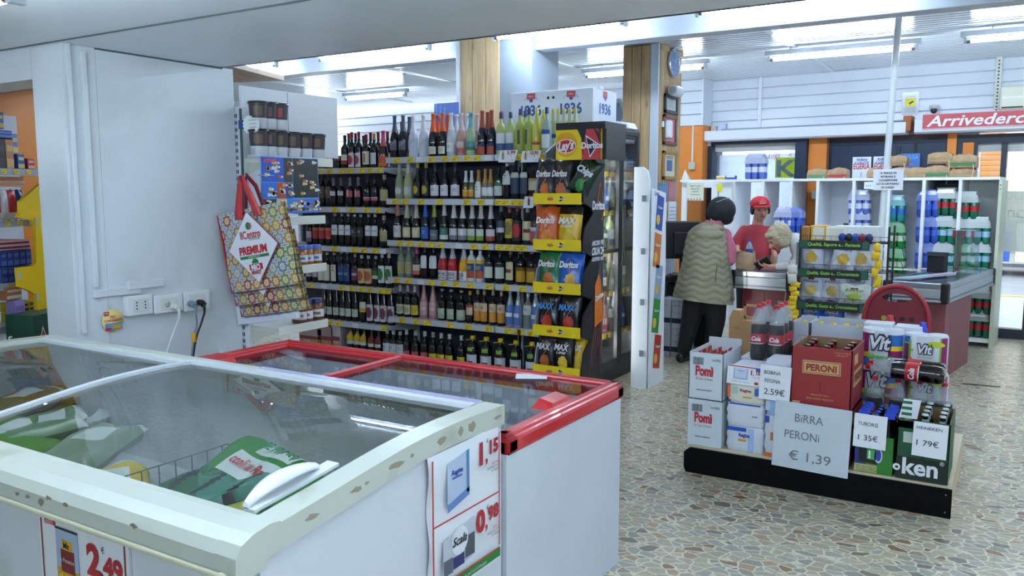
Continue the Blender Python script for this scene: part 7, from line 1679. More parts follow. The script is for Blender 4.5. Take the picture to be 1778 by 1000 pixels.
def pomi(z, label, openbox):
    x0, x1, h = -1.572, -1.372, .272; t = thing('carton', label, 'carton', (x0, IY0+.004, z)); w = x1-x0
    if openbox:
        g = G(); g.box(0, w, 0, .004, 0, h, CWH); g.box(0, .004, 0, .36, 0, h, CWH); g.box(w-.004, w, 0, .36, 0, h, CWH); g.box(0, w, .356, .36, 0, h+.035, CWH); g.box(0, w, .0, .36, 0, .004, CWH); g.build('box', t)
    else: g = G(); g.box(0, w, 0, .36, 0, h, CWH, .002); g.build('box', t)
    g = G(); y = -.001
    face(g, 'Pomì', .055, w*.46, h*.52, PR, y, bold=.05, w=.105); face(g, 'O Così. O Pomì.', .014, w*.46, h*.42, PR, y, w=.10); face(g, 'PASSATA DI POMODORO', .007, w*.46, h*.19, INK, y, bold=.03, w=.09); face(g, '12x1000g', .013, w*.80, h*.84, INK, y, w=.05)
    rn = random.Random(2)
    x = w*.12
    while x < w*.43: d_ = rn.choice([.0015, .003, .002]); g.box(x, x+d_, y-.0005, y, h*.74, h*.90, INK); x += d_+.0022
    g.build('print', t)
    if openbox:
        for i in range(3):
            for j in range(3):
                q = thing('tomato_carton', 'red gable carton in the open white case, %s row from front, %s from left' % (ordn(j), ordn(i)), 'carton', (x0+.038+i*.062, IY0+.06+j*.10, z+.005), group='red tomato cartons')
                gg = G(); RC = mat('#c0281f', .4); gg.box(-.028, .028, -.03, .03, 0, .20, RC, .002); gg.prism([(-.028, .20), (.028, .20), (.0, .24)], -.03, .03, RC, 'Y'); gg.box(-.002, .002, -.03, .03, .235, .262, RC); gg.build('body', q)
                gg = G(); gg.lathe([(.012, 0), (.012, .012), (.001, .013)], mat('#2f6a3a', .4), n=10); gg.build('cap', q, loc=(.014, .0, .225), rot=(0, .7, 0))
                gg = G(); gg.poly([(-.012+.012*math.cos(a_), -.0305, .16+.012*math.sin(a_)) for a_ in [k*PI/5 for k in range(10)]], WHITE); gg.build('print', q)
pomi(IZ+.001, 'closed white tomato case at the bottom left of the island', False)
pomi(IZ+.276, 'open white tomato case on top at the island left corner', True)
def softpack(label, x0, x1, z0, z1, c1, c2, band, y0=IY0+.012, y1=IY0+.24, cat='paper products', name='napkin_pack', txt=None, txc='#3a55b0', extra=None):
    w, d, h = x1-x0, y1-y0, z1-z0; g = G(); M1 = mat(c1, .35); M2 = mat(c2, .35); r = min(h, w)*.22; rings = []
    for u in range(9):
        zz = h*u/8; e = max(0, 1-abs(2*u/8-1)**4)**.5; k = 1-.06*(1-e); off = .004*math.sin(u*2.1)
        rings.append([((w/2)*k*sx_*(1 if abs(sx_) == 1 else 1)+off, (d/2)*k*sy_, zz) for sx_, sy_ in ((-1, -.9), (-.9, -1), (-.3, -1.02), (.3, -1.02), (.9, -1), (1, -.9), (1, .9), (.9, 1), (-.9, 1), (-1, .9))])
    g.loft(rings, M1, smooth=True); o = g.build(name, loc=(x0+w/2, y0+d/2, z0)); tag(o, label, cat, None)
    q = G(); yy = -d/2*1.02-.0015
    for (u0, u1, v0, v1, c_) in band: q.box(-w/2+w*u0, -w/2+w*u1, yy-.0004, yy+.001, h*v0, h*v1, mat(c_, .4))
    if txt: q.text(txt, h*.14, (0, yy-.002, h*.62), (1, 0, 0), up, mat(txc, .4), bold=.04, w=w*.3)
    if extra: extra(q, w, h, yy)
    if q.v: q.build('print', o)
    return o
softpack('white and orange tissue pack with blue corner at the bottom of the napkin stack', -1.345, -1.14, IZ+.001, .312, '#d5dbe6', '#2a4a9c', [(0.02, .55, .82, .97, '#2450b4'), (.60, .76, .04, .96, '#a9bfe6'), (.33, .55, .42, .52, '#d89a3a')], txt='Regina')
softpack('plain white tissue pack, second from bottom of the napkin stack', -1.348, -1.142, .314, .447, '#d8dde8', '#d8dde8', [(.08, .92, .93, .99, '#2f4fa8'), (.7, .85, .45, .50, '#8a90a0')])
softpack('cream tissue pack with orange left edge, third in the napkin stack', -1.345, -1.14, .449, .556, '#dcdccb', '#d9772a', [(.0, .08, .25, .95, '#d8672a'), (.12, .28, .45, .85, '#a9cfc6'), (.74, .86, .45, .85, '#4a62b0'), (.42, .66, .28, .36, '#d0a040'), (.0, .1, .0, .12, '#3a3a80')], txt='Regina', txc='#a03a4a')
softpack('white napkin pack with coloured top behind the 1,15 sign', -1.33, -1.13, .558, .655, '#d9dbe6', '#3a5ac0', [(.7, 1.0, .8, 1.0, '#3a5ac0')])
t = thing('price_poster', 'small price sheet 1,15 standing on the napkin stack', 'price sign', (-1.35, IY0+.0, .557), rot=(math.radians(-6), math.radians(1.5), 0))
g = G(); g.box(0, .205, 0, .002, 0, .108, PAPER); g.build('paper', t)
g = G(); g.box(.003, .202, -.001, 0, .098, .104, PR); g.text('1', .026, (.135, -.001, .062), (1, 0, 0), up, RPR, bold=.05); g.text(',', .02, (.147, -.001, .062), (1, 0, 0), up, RPR, bold=.04); g.text('15', .019, (.172, -.001, .066), (1, 0, 0), up, RPR, bold=.05); g.build('price', t)
g = G(); g.box(.035, .115, -.001, 0, .03, .092, mat('#a3b3d6', .5)); g.box(.043, .108, -.002, -.001, .038, .092, mat('#c9d3e8', .5)); g.text('Regina', .009, (.075, -.003, .075), (1, 0, 0), up, BLUE); g.text('tovaglioli x velle', .006, (.16, -.001, .048), (1, 0, 0), up, INK, w=.045); g.text('Offerte valide', .005, (.08, -.001, .014), (1, 0, 0), up, INK, w=.10); g.box(.155, .175, -.001, 0, .01, .024, PRED); g.build('product_picture', t)
softpack('tall blue and white paper roll pack, lower, behind the large price sign', -1.132, -1.0, IZ+.001, .40, '#d9dde6', '#3f6fc0', [(.0, .18, .82, .98, '#2a4aa8'), (.0, .6, .0, .1, '#d8772a'), (.25, .5, .4, .6, '#c98a4a')])
softpack('blue and white paper roll pack, upper, behind the 2,59 card', -1.13, -1.0, .402, .66, '#a9c3ea', '#4a7fd0', [(.0, .2, .1, .9, '#c3d0ea'), (.55, 1, .5, .9, '#d3dcf0')])
softpack('white cloth pack on top of the paper rolls beside the cola pack', -1.15, -.99, .668, .70, '#dde2ec', '#dde2ec', [], y0=IY0+.05, y1=IY0+.26)
def card(label, cs, lines, tilt=0, name='price_card', y=IY0-.012, col=INK, pap=PAPER, curl=.0):
    a_, b_ = atY(cs[0], cs[3], y), atY(cs[1], cs[2], y); w = b_.x-a_.x; h = b_.z-a_.z
    g = G(); vs = [((i/6-.5)*w, -.002+curl*math.sin(PI*i/6), (j-.5)*h) for j in (0, 1) for i in range(7)]
    g.add(vs, [(i, i+1, i+8, i+7) for i in range(6)], pap, True); g.add([(x_, y_+.003, z_) for x_, y_, z_ in vs], [(i+7, i+8, i+1, i) for i in range(6)], pap, True)
    o = g.build(name, loc=((a_.x+b_.x)/2, y, (a_.z+b_.z)/2), rot=(0, math.radians(tilt), 0)); tag(o, label, 'price card')
    q = G()
    for (s_, sz, u, v, ww) in lines: q.text(s_, sz, ((u-.5)*w, -.004+curl*0, (v-.5)*h), (1, 0, 0), up, col, w=ww)
    q.build('handwriting', o); return o
card('handwritten white card BOBINA REGINA 2,59', (1318, 1374, 638, 692), [('BOBiNA', .021, .40, .74, .09), ('REGiNA', .021, .42, .50, .085), ('2.59€', .034, .5, .16, .11)], 2, y=IY0-.016)
card('large handwritten sheet BIRRA PERONI 1,39', (1341, 1479, 712, 808), [('BiRRA', .046, .46, .72, .145), ('PERONi', .046, .38, .46, .18), ('€ 1,39', .052, .50, .14, .215)], 1.5, name='price_sheet', y=IY0-.022, col=mat('#6f7478', .6), pap=mat('#c9d3dc', .6))
card('handwritten white card TUBORG 1,35', (1481, 1541, 724, 774), [('TUBORG', .020, .42, .66, .095), ('1 35€', .030, .45, .22, .095)], 1, y=IY0-.014)
card('handwritten white card HEINEKEN 1,79', (1583, 1647, 739, 790), [('HEiNEKEN', .016, .46, .80, .115), ('1 79€', .030, .44, .32, .10)], 1.5, y=IY0-.014)
# beer cases
def beer_case(label, x0, x1, z0, h, c1, d, brand, openb, capc, cols, rows_, glc):
    t = thing('beer_case', label, 'beer case', (x0, IY0+.004, z0)); w = x1-x0; M1 = mat(c1, .5)
    g = G(); g.box(0, w, 0, .005, 0, h, M1); g.box(0, .005, 0, d, 0, h, M1); g.box(w-.005, w, 0, d, 0, h, M1); g.box(0, w, d-.005, d, 0, h, M1); g.box(0, w, 0, d, 0, .005, M1)
    IN = mat('#8a6f48', .6); g.box(.005, w-.005, .005, .007, .01, h-.002, IN); g.box(.005, .007, .005, d-.005, .01, h-.002, IN); g.box(w-.007, w-.005, .005, d-.005, .01, h-.002, IN); g.box(.005, w-.005, d-.008, d-.005, .01, h-.002, IN)
    if not openb: g.box(0, w, 0, d, h-.005, h, M1)
    g.build('box', t)
    g = G(); brand(g, w, h, d); g.build('print', t)
    if openb:
        for i in range(cols):
            for j in range(rows_):
                x = w*(i+.5)/cols; y = d*(j+.5)/rows_; r = min(w/cols, d/rows_)*.42
                bh = h*openb
                b = thing('beer_bottle', 'beer bottle in the %s, column %s from left, row %s from front' % (label.split(' beer')[0].split(' open')[0], ordn(i), ordn(j)), 'bottle', (x0+x, IY0+.004+y, z0+.006), group='bottles in '+label.split(' beer')[0])
                bb = BM(glc, r, bh, capc); 
                for nm_, me_ in bb: o = bpy.data.objects.new(nm_, me_); COL.objects.link(o); o.parent = b
    return t
BMC = {}
def BM(glc, r, h, capc):
    k = (glc, round(r, 3), round(h, 3), capc)
    if k not in BMC:
        g = G(); g.lathe([(r*.9, 0), (r, .01), (r, h*.5), (r*.8, h*.62), (r*.42, h*.76), (r*.38, h*.95), (r*.42, h*.96), (r*.42, h*.985)], gl(glc), n=12); a_ = _bake('body', g)[0]
        g = G(); g.lathe([(r*.47, h*.975), (r*.47, h*.995), (r*.40, h*1.0), (.001, h*1.002)], mat(capc, .3), n=12); b_ = _bake('cap', g)[0]
        g = G(); g.lathe([(r*.43, h*.8), (r*.42, h*.92)], mat('#9aa3a6' if glc != '#2a0f0c' else '#a82a2a', .4), n=12); c_ = _bake('neck_label', g)[0]
        BMC[k] = [('body', a_), ('cap', b_), ('neck_label', c_)]
    return BMC[k]
TAN = mat('#c9a36a', .5)
def br_per(g, w, h, d):
    g.box(w*.19, w*.82, -.001, 0, h*.56, h*.78, TAN); g.box(w*.205, w*.805, -.0015, -.001, h*.575, h*.765, mat('#8c1f22', .5)); g.box(w*.215, w*.795, -.002, -.0015, h*.585, h*.755, TAN)
    g.text('PERONI', .036, (w*.505, -.003, h*.615), (1, 0, 0), up, mat('#8c1f22', .5), bold=.035, w=w*.5)
    g.text('PRODOTTA A', .009, (w*.5, -.001, h*.20), (1, 0, 0), up, TAN, w=w*.3); g.text('BARI, ROMA, PADOVA', .010, (w*.5, -.001, h*.135), (1, 0, 0), up, TAN, w=w*.45); g.box(w*.49, w*.5, -.001, 0, h*.28, h*.44, DARK)
    g.box(w*.04, w*.17, -.001, 0, h*.02, h*.08, TAN); g.text('15 BOTTIGLIE', .008, (w*.84, -.001, h*.93), (1, 0, 0), up, TAN, w=w*.25); g.text('DA 66 CL', .008, (w*.84, -.001, h*.89), (1, 0, 0), up, TAN, w=w*.2)
    g.box(w, w+.001, d*.18, d*.85, h*.35, h*.62, TAN); g.text('PERONI', .045, (w+.002, d*.5, h*.43), (0, 1, 0), up, mat('#8c1f22', .5), bold=.035, w=d*.58); g.box(w, w+.001, d*.2, d*.45, h*.72, h*.88, TAN)
beer_case('closed dark red beer case hidden behind the large price sheet', -1.0, -.69, IZ+.001, .302, '#8c2326', .38, br_per, 0, '', 3, 4, '')
beer_case('open red beer case on top of another behind the large sheet', -1.0, -.692, .478, .325, '#93262a', .38, br_per, .95, '#5a1016', 3, 4, '#2a0f0c')
HG = mat('#123f28', .45)
def br_hei(g, w, h, d):
    g.box(0, w, -.001, 0, 0, h*.38, mat('#0d2218', .45)); g.text('ken', .085, (w*.47, -.003, h*.10), (1, 0, 0), up, WHITE, bold=.028, w=w*.68); g.disc((w*.02, -.003, h*.19), .018, (1, 0, 0), up, WHITE, 12); g.disc((w*.025, -.004, h*.19), .008, (1, 0, 0), up, HG, 10); g.text('®', .02, (w*.88, -.003, h*.31), (1, 0, 0), up, WHITE)
    g.box(w*.12, w*.42, -.001, 0, h*.62, h*.80, mat('#b9c6bd', .5)); g.box(w*.49, w*.53, -.001, 0, h*.38, h*.47, DARK)
    g.box(w*.02, w*.3, .0, .002, h*.86, h*.98, WHITE)
beer_case('open green beer case at the right front corner', -.462, -.222, IZ+.001, .31, '#16502f', .36, br_hei, 1.08, '#cfd6d3', 3, 4, '#0e1712')
g = G(); g.poly([(0, 0, 0), (.085, 0, 0), (.10, .0, .10), (.02, 0, .10)], WHITE); g.poly([(.0, .003, 0), (.02, .003, .1), (.10, .003, .10), (.085, .003, 0)], mat('#1f6a3f', .5))
for k in range(3): g.box(.012, .06, -.001, 0, .015+.03*k, .03+.03*k, mat('#1f6a3f', .5))
o = g.build('case_flap', loc=(-.462, IY0+.03, .477)); o.parent = None; tag(o, 'white and green open flap sticking up from the green beer case', 'flap')
# shrink wrapped tuborg
t = thing('beer_pack', 'blue and green film wrapped beer pack behind the 1,35 card', 'beer pack', (-.66, IY0+.006, IZ+.001)); w = .185
for i in range(3):
    for j in range(4):
        b = bpy.data.objects.new('beer_bottle', BM('#10140f', .028, .31, '#2a46b0')[0][1]); COL.objects.link(b); b.parent = t; b.location = (.032+.06*i, .035+.07*j, 0)
        c_ = bpy.data.objects.new('cap', BM('#10140f', .028, .31, '#2a46b0')[1][1]); COL.objects.link(c_); c_.parent = b
g = G(); g.box(0, w, 0, .002, 0, .20, mat('#2f7a2c', .3)); g.box(0, .002, 0, .28, 0, .20, mat('#1c2f6a', .3)); g.box(w-.002, w, 0, .28, 0, .2, mat('#2f7a2c', .3)); 
g.poly([(0, -.001, .03), (.06, -.001, .03), (.03, -.001, .17), (0, -.001, .19)], mat('#1c2f7a', .3)); g.poly([(.02, -.0015, .06), (.11, -.0015, .05), (.10, -.0015, .16), (.02, -.0015, .17)], mat('#0c120d', .3)); g.box(.06, .105, -.003, -.001, .075, .13, mat('#4aa85a', .4)); g.box(.068, .076, -.004, -.003, .08, .12, WHITE)
g.poly([(.115+.02*math.cos(a_), -.003, .10+.04*math.sin(a_)) for a_ in [k*PI/6 for k in range(12)]], mat('#c9d0e0', .4)); g.poly([(.115+.014*math.cos(a_), -.004, .10+.03*math.sin(a_)) for a_ in [k*PI/6 for k in range(12)]], mat('#2a3f9a', .4)); g.box(0, .11, -.004, -.001, .005, .045, mat('#b9b07a', .4)); g.text('TUBORG', .028, (.058, -.005, .01), (1, 0, 0), up, mat('#8a9a5a', .4), bold=.04, w=.10)
g.build('printed_film', t)
g = G(); FB_ = mat('#2446b8', .2, coat=.6)
for j in range(4):
    for (xa, xb) in ((0, .06), (.125, .185)):
        q = j*.07; g.hull([(xa, q, .295+.02*j*0), (xb, q, .30), (xa, q+.06, .29), (xb, q+.06, .285), (xa+.01, q+.03, .325), (xb-.01, q+.03, .32)], FB_)
g.box(-.001, .003, 0, .27, .19, .30, FB_); g.build('blue_film', t)
# cola
COLA = mat('#140807', .06, coat=.6, name='cola'); CLR = film('clear plastic', '#cfd8e0', .30, .05); CR = mat('#c41e26', .35)
def cola_meshes():
    g = G(); g.lathe([(.035, 0), (.043, .012), (.046, .04), (.044, .09), (.046, .13), (.046, .20), (.043, .225)], COLA, n=16); a_ = _bake('body', g)[0]
    g = G(); g.lathe([(.044, .222), (.036, .262), (.022, .298), (.0135, .312), (.0135, .318)], CLR, n=16, caps=False); b_ = _bake('neck', g)[0]
    g = G(); g.lathe([(.0155, .316), (.0155, .336), (.001, .337)], CR, n=12); c_ = _bake('cap', g)[0]
    g = G(); g.lathe([(.0468, .105), (.0472, .165)], mat('#b8242c', .4), n=16, caps=False); g.text('Cola', .026, (0, -.049, .125), (1, 0, 0), up, WHITE, bold=.03, shear=.3, w=.055); g.lathe([(.0475, .106), (.0475, .111)], mat('#d9dde2', .4), n=8, a0=-PI*.8, a1=-PI*.2, caps=False); d_ = _bake('label', g)[0]
    return [('body', a_), ('neck', b_), ('cap', c_), ('label', d_)]
CM_ = cola_meshes()
def cola_pack(label, loc, rot, nx_=3, ny_=2, sp=.095, wrap=True):
    t = thing('cola_pack', label, 'bottle pack', loc, rot=rot)
    for i in range(nx_):
        for j in range(ny_):
            b = bpy.data.objects.new('cola_bottle', CM_[0][1]); COL.objects.link(b); b.parent = t; b.location = ((i-(nx_-1)/2)*sp, (j-(ny_-1)/2)*sp, 0); b.rotation_euler = (0, 0, 0)
            for nm_, me_ in CM_[1:]: o = bpy.data.objects.new(nm_, me_); COL.objects.link(o); o.parent = b
    if wrap:
        W_, D_ = nx_*sp/2+.002, ny_*sp/2+.002; rr = []
        for z, s_ in ((0, 1), (.2, 1.0), (.24, .96), (.30, .78), (.325, .66)): rr.append([(W_*s_*a_, D_*s_*b_, z) for a_, b_ in ((-1, -.85), (-.85, -1), (-.3, -.97), (.3, -.97), (.85, -1), (1, -.85), (1, .85), (.85, 1), (-.85, 1), (-1, .85))])
        g = G(); g.loft(rr, film('pack film', '#dfe6ee', .06, .08), smooth=False, caps=False); g.build('shrink_film', t)
    return t
p = atY(1337, 627, 5.0); cola_pack('six cola bottles wrapped together beside the brown wine box', (p.x, 5.02, .63), (0, 0, .0), 2, 3, .105)
softpack('white paper roll pack carrying the upright cola pack', -1.40, -1.10, IZ+.001, .40, '#cfd5e0', '#cfd5e0', [], y0=4.93, y1=5.18, name='paper_roll_pack'); softpack('white paper roll pack directly beneath the upright cola pack', -1.40, -1.10, .402, .628, '#d3d9e3', '#d3d9e3', [], y0=4.93, y1=5.18, name='paper_roll_pack')
cola_pack('cola bottles in clear film behind the blue and green beer pack', (-.57, 4.955, .262), (0, 0, 0), 2, 1, .12, True); cola_pack('cola bottles in clear film behind the green beer case', (-.345, 4.985, .262), (0, 0, 0), 2, 1, .12, True)
for (xa, xb, lab) in ((-.66, -.47, 'low white base pack under the left cola bottles'), (-.45, -.24, 'low white base pack under the right cola bottles')): softpack(lab, xa, xb, IZ+.001, .26, '#c6ccd6', '#c6ccd6', [], y0=4.92, y1=5.06, name='napkin_pack')
cola_pack('six cola bottles lying on their side on the standing ones', (-.28, 4.93, .655), (0, math.radians(-88), 0), 1, 2, .095, False).scale = (1.1, 1.1, 1.16)
# kitchen roll packs
MG = mat('#8f1e62', .35); VB = mat('#2f72c4', .35); VY = mat('#e6c02a', .35); VG = mat('#7ab83a', .35); VN = mat('#1b2448', .4)
def vit(label, x0, z0, kind, w=.222, h=.213, y0=5.09, full=True):
    t = thing('kitchen_roll_pack', label, 'kitchen rolls', (x0+w/2, y0+.07, z0))
    g = G(); PWH = mat('#dde2ea', .3)
    for s in (-1, 1):
        rr = []
        for z, k in ((0, .88), (.012, 1), (h-.012, 1), (h, .9)): rr.append([(s*w/4+w/4*1.02*k*math.cos(q*PI/9), .07*k*math.sin(q*PI/9), z) for q in range(18)])
        g.loft(rr, PWH)
    g.box(-w/4, w/4, -.066, .066, .006, h-.006, PWH); g.build('rolls', t)
    g = G(); y = -.0725
    def sl(x0_, x1_, z0_, z1_, m, e=0, n=8):      # patch following the two rolls
        vs = []
        for q in range(n+1):
            x = x0_+(x1_-x0_)*q/n; s = -1 if x < 0 else 1; dx = (x-s*w/4)/(w/4*1.02); yy = -.07*math.sqrt(max(0, 1-dx*dx)); yy = min(yy, -.066 if abs(x) < w/4 else yy)-.0012-e
            vs += [(x, yy, z0_), (x, yy, z1_)]
        g.add(vs, [(2*q, 2*q+2, 2*q+3, 2*q+1) for q in range(n)], m, True)
    hw = w/2*.97
    if kind == 0:
        sl(-hw, -hw*.62, 0.01, h*.9, MG); sl(-hw, -hw*.55, h*.02, h*.22, VB, .0005); sl(-hw, -hw*.5, h*.25, h*.38, VY, .0005); sl(hw*.35, hw, h*.02, h*.45, MG); sl(hw*.25, hw, h*.45, h*.58, VY, .0005); sl(hw*.3, hw, h*.58, h*.88, VB, .0005)
        g.text('Vit', .082, (-.005, y-.004, h*.48), (1, 0, 0), (0, 0, 1), VN, bold=.10, shear=.2, w=.125); g.text('Vit', .078, (-.005, y-.007, h*.485), (1, 0, 0), (0, 0, 1), WHITE, bold=.035, shear=.2, w=.112)
        g.text('Salvaspesa', .026, (0, y-.004, h*.22), (1, 0, 0), up, mat('#5fc03a', .35), bold=.04, w=.145)
    else:
        sl(-hw, -hw*.75, h*.1, h*.75, MG); sl(-hw, -hw*.72, h*.78, h*.95, VB, .0005); sl(-hw*.78, -hw*.66, h*.15, h*.85, VG, .0005); sl(hw*.75, hw, h*.25, h*.95, MG); sl(hw*.68, hw*.76, h*.2, h*.95, VG, .0005); sl(-hw*.3, hw*.95, h*.03, h*.24, mat('#2f6a4a', .4)); sl(-hw*.5, -hw*.1, h*.05, h*.22, mat('#c9d3d9', .4), .0005)
        g.poly([(.055+.045*math.cos(a_), y-.001, h*.78+.016*math.sin(a_)) for a_ in [k*PI/8 for k in range(16)]], mat('#c3d02e', .35))
        g.text('Vit', .055, (.0, y-.004, h*.52), (1, 0, 0), (0, 0, 1), VN, bold=.09, shear=.2, w=.085); g.text('Vit', .052, (.0, y-.007, h*.525), (1, 0, 0), (0, 0, 1), WHITE, bold=.03, shear=.2, w=.075); g.text('SALVASPESA', .010, (0, y-.003, h*.4), (1, 0, 0), up, mat('#5fc03a', .35), w=.07); g.text('MAXI ROTOLO', .009, (0, y-.003, h*.32), (1, 0, 0), up, INK, w=.05)
        for px_, pz_, c_ in ((-.065, .6, VG), (-.07, .38, ORANGE)): g.poly([(px_+.007*math.cos(a_), y-.002, h*pz_+.007*math.sin(a_)) for a_ in [k*PI/4 for k in range(8)]], c_)
    g.build('print', t)
vz = .63
vit('magenta and blue kitchen roll pack on top, left one', -.735, vz, 0); vit('white and green kitchen roll pack on top, right one', -.510, vz-.012, 1)
vit('magenta kitchen roll pack below, left one', -.745, vz-.215, 0); vit('magenta kitchen roll pack below, right one', -.500, vz-.227, 1); vit('kitchen roll pack at the very bottom, left', -.745, vz-.43, 0); vit('kitchen roll pack at the very bottom, right', -.500, vz-.442, 1)
softpack('pale base board pack under the left kitchen rolls', -.74, -.53, IZ+.001, vz-.431, '#c0a880', '#c0a880', [], y0=5.06, y1=5.26, name='base_carton', cat='carton'); softpack('pale base board pack under the right kitchen rolls', -.50, -.29, IZ+.001, vz-.443, '#c0a880', '#c0a880', [], y0=5.06, y1=5.26, name='base_carton', cat='carton')
softpack('tall white folded towel pack behind the left kitchen rolls', -.75, -.585, IZ+.001, .85, '#d6dbe4', '#d6dbe4', [], y0=5.27, y1=5.42, name='towel_pack'); softpack('tall white folded towel pack behind the right kitchen rolls', -.58, -.43, IZ+.001, .843, '#d6dbe4', '#d6dbe4', [], y0=5.27, y1=5.42, name='towel_pack')
def det(label, px_, py_, y, capc, c1):
    p = atY(px_, py_, y); h = p.z-IZ; t = thing('detergent_bottle', label, 'bottle', (p.x, y, IZ+.001)); g = G(); g.lathe([(.045, 0), (.05, .01), (.05, h*.7), (.03, h*.86), (.022, h*.9)], mat(c1, .35), n=14); g.build('body', t)
    g = G(); g.lathe([(.026, h*.9), (.026, h*.95), (.02, h*.955), (.018, h)], mat(capc, .35), n=12); g.build('cap', t)
det('red capped detergent bottle behind the kitchen rolls', 1546, 548, 5.50, '#c42a30', '#c9cfda'); det('blue capped detergent bottle behind the right kitchen rolls', 1603, 560, 5.36, '#2a3fc0', '#d3d8e2')
# brown wine box and white bottle cartons at the back
p = atY(1296, 600, 5.36); t = thing('wine_box', 'brown cardboard wine carrier box behind the cola pack', 'carton', (p.x-.02, 5.33, .44)); KB = grime('#b58a5c', '#a27a4f', 3, .6)
g = G(); g.box(-.09, .09, 0, .11, 0, .36, KB, .002); g.prism([(-.09, .36), (.0, .36), (-.02, .42), (-.07, .42)], 0, .11, KB, 'Y'); g.build('box', t)
g = G(); g.box(-.01, .10, .05, .056, .36, .38, KB); g.box(-.01, .005, .05, .056, .36, .46, KB); g.box(.085, .10, .05, .056, .36, .46, KB); g.box(-.01, .10, .05, .056, .445, .46, KB); g.build('handle', t)
g = G(); g.box(-.05, -.03, -.001, 0, .08, .13, INK); g.text('VINO', .014, (-.045, -.001, .30), (1, 0, 0), up, mat('#7a5a35', .5)); g.build('print', t)
softpack('plain carton under the brown wine carrier', p.x-.12, p.x+.09, IZ+.001, .438, '#b99a6e', '#b99a6e', [], y0=5.30, y1=5.50, name='base_carton', cat='carton')
for k, (pa, pb, lab) in enumerate(((1376, 1406, 'white bottle carton at the back of the island, left one'), (1407, 1500, 'white bottle carton with yellow caps at the back of the island'))):
    a_ = atY(pa, 590, 5.34); b_ = atY(pb, 590, 5.34); zt2 = atY(1450, 564, 5.34).z; w = b_.x-a_.x-.005; h = zt2-IZ; t = thing('carton', lab, 'carton', (a_.x, 5.34, IZ+.001)); WB = mat('#c3c9d2', .5)
    g = G(); g.box(0, w, 0, .004, 0, h, WB); g.box(0, .004, 0, .24, 0, h, WB); g.box(w-.004, w, 0, .24, 0, h, WB); g.box(0, w, .236, .24, 0, h+.012, WB); g.box(0, w, 0, .24, 0, .004, WB); g.build('box', t)
    g = G(); g.box(.03, w-.01, -.001, 0, h-.085, h-.082, CLG); g.build('fold_line', t)
    n_ = 4 if k else 1
    for i in range(n_):
        b = thing('oil_bottle', 'yellow capped bottle in the back white carton, %s from left' % ordn(i) if k else 'yellow capped bottle in the left back carton', 'bottle', (a_.x+w*(i+.5)/n_, 5.34+.10, IZ+.007), group='yellow capped bottles')
        g = G(); g.lathe([(.035, 0), (.037, .01), (.037, h*.6), (.014, h*.85), (.013, h*.93)], gl('#3a3a12'), n=12); g.build('body', b); g = G(); g.lathe([(.017, h*.93), (.017, h*.985), (.001, h*.99)], mat('#d9c21f', .4), n=12); g.build('cap', b)
def canpack(label, px_, py_, y, nx_, ny_, c1, c2, zt2=None):
    p = atY(px_, py_, y); h = .13; z0 = p.z-h; t = thing('drink_pack', label, 'drinks pack', (p.x, y, z0))
    g = G(); g.lathe([(.028, 0), (.031, .006), (.031, h-.012), (.026, h)], mat(c1, .3, .3), n=12); m1 = _bake('can', g)[0]; g = G(); g.lathe([(.027, h+.0005), (.001, h-.003)], mat('#b9bdc6', .25, .8), n=12); m2 = _bake('lid', g)[0]
    for i in range(nx_):
        for j in range(ny_):
            b = bpy.data.objects.new('can', m1); COL.objects.link(b); b.parent = t; b.location = ((i-(nx_-1)/2)*.064, (j-(ny_-1)/2)*.064, 0); o = bpy.data.objects.new('lid', m2); COL.objects.link(o); o.parent = b
    g = G(); g.box(-nx_*.032, nx_*.032, -ny_*.032, ny_*.032, h*.12, h+.006, film('pink film', c2, .45, .1)); g.build('shrink_film', t)
    softpack('support carton under the '+label, p.x-nx_*.032, p.x+nx_*.032, IZ+.001, z0-.002, '#b9a27c', '#b9a27c', [], y0=y-ny_*.032, y1=y+ny_*.032, name='base_carton', cat='carton')
canpack('pink film wrapped cans behind the red beer case', 1455, 592, 5.18, 4, 3, '#8a6f74', '#d9b8c2'); canpack('film wrapped cans between cola pack and red beer case', 1393, 594, 5.14, 1, 3, '#8f2a34', '#d0bcc4')
p = atZ(1690, 668, 0.0); g = G(); g.box(-.16, .12, -.006, .006, 0, .006, mat('#4a453c', .6)); o = g.build('floor_strip', loc=(p.x+.08, p.y, .001), rz=.1); tag(o, 'thin dark metal strip on the floor right of the second checkout', 'strip')
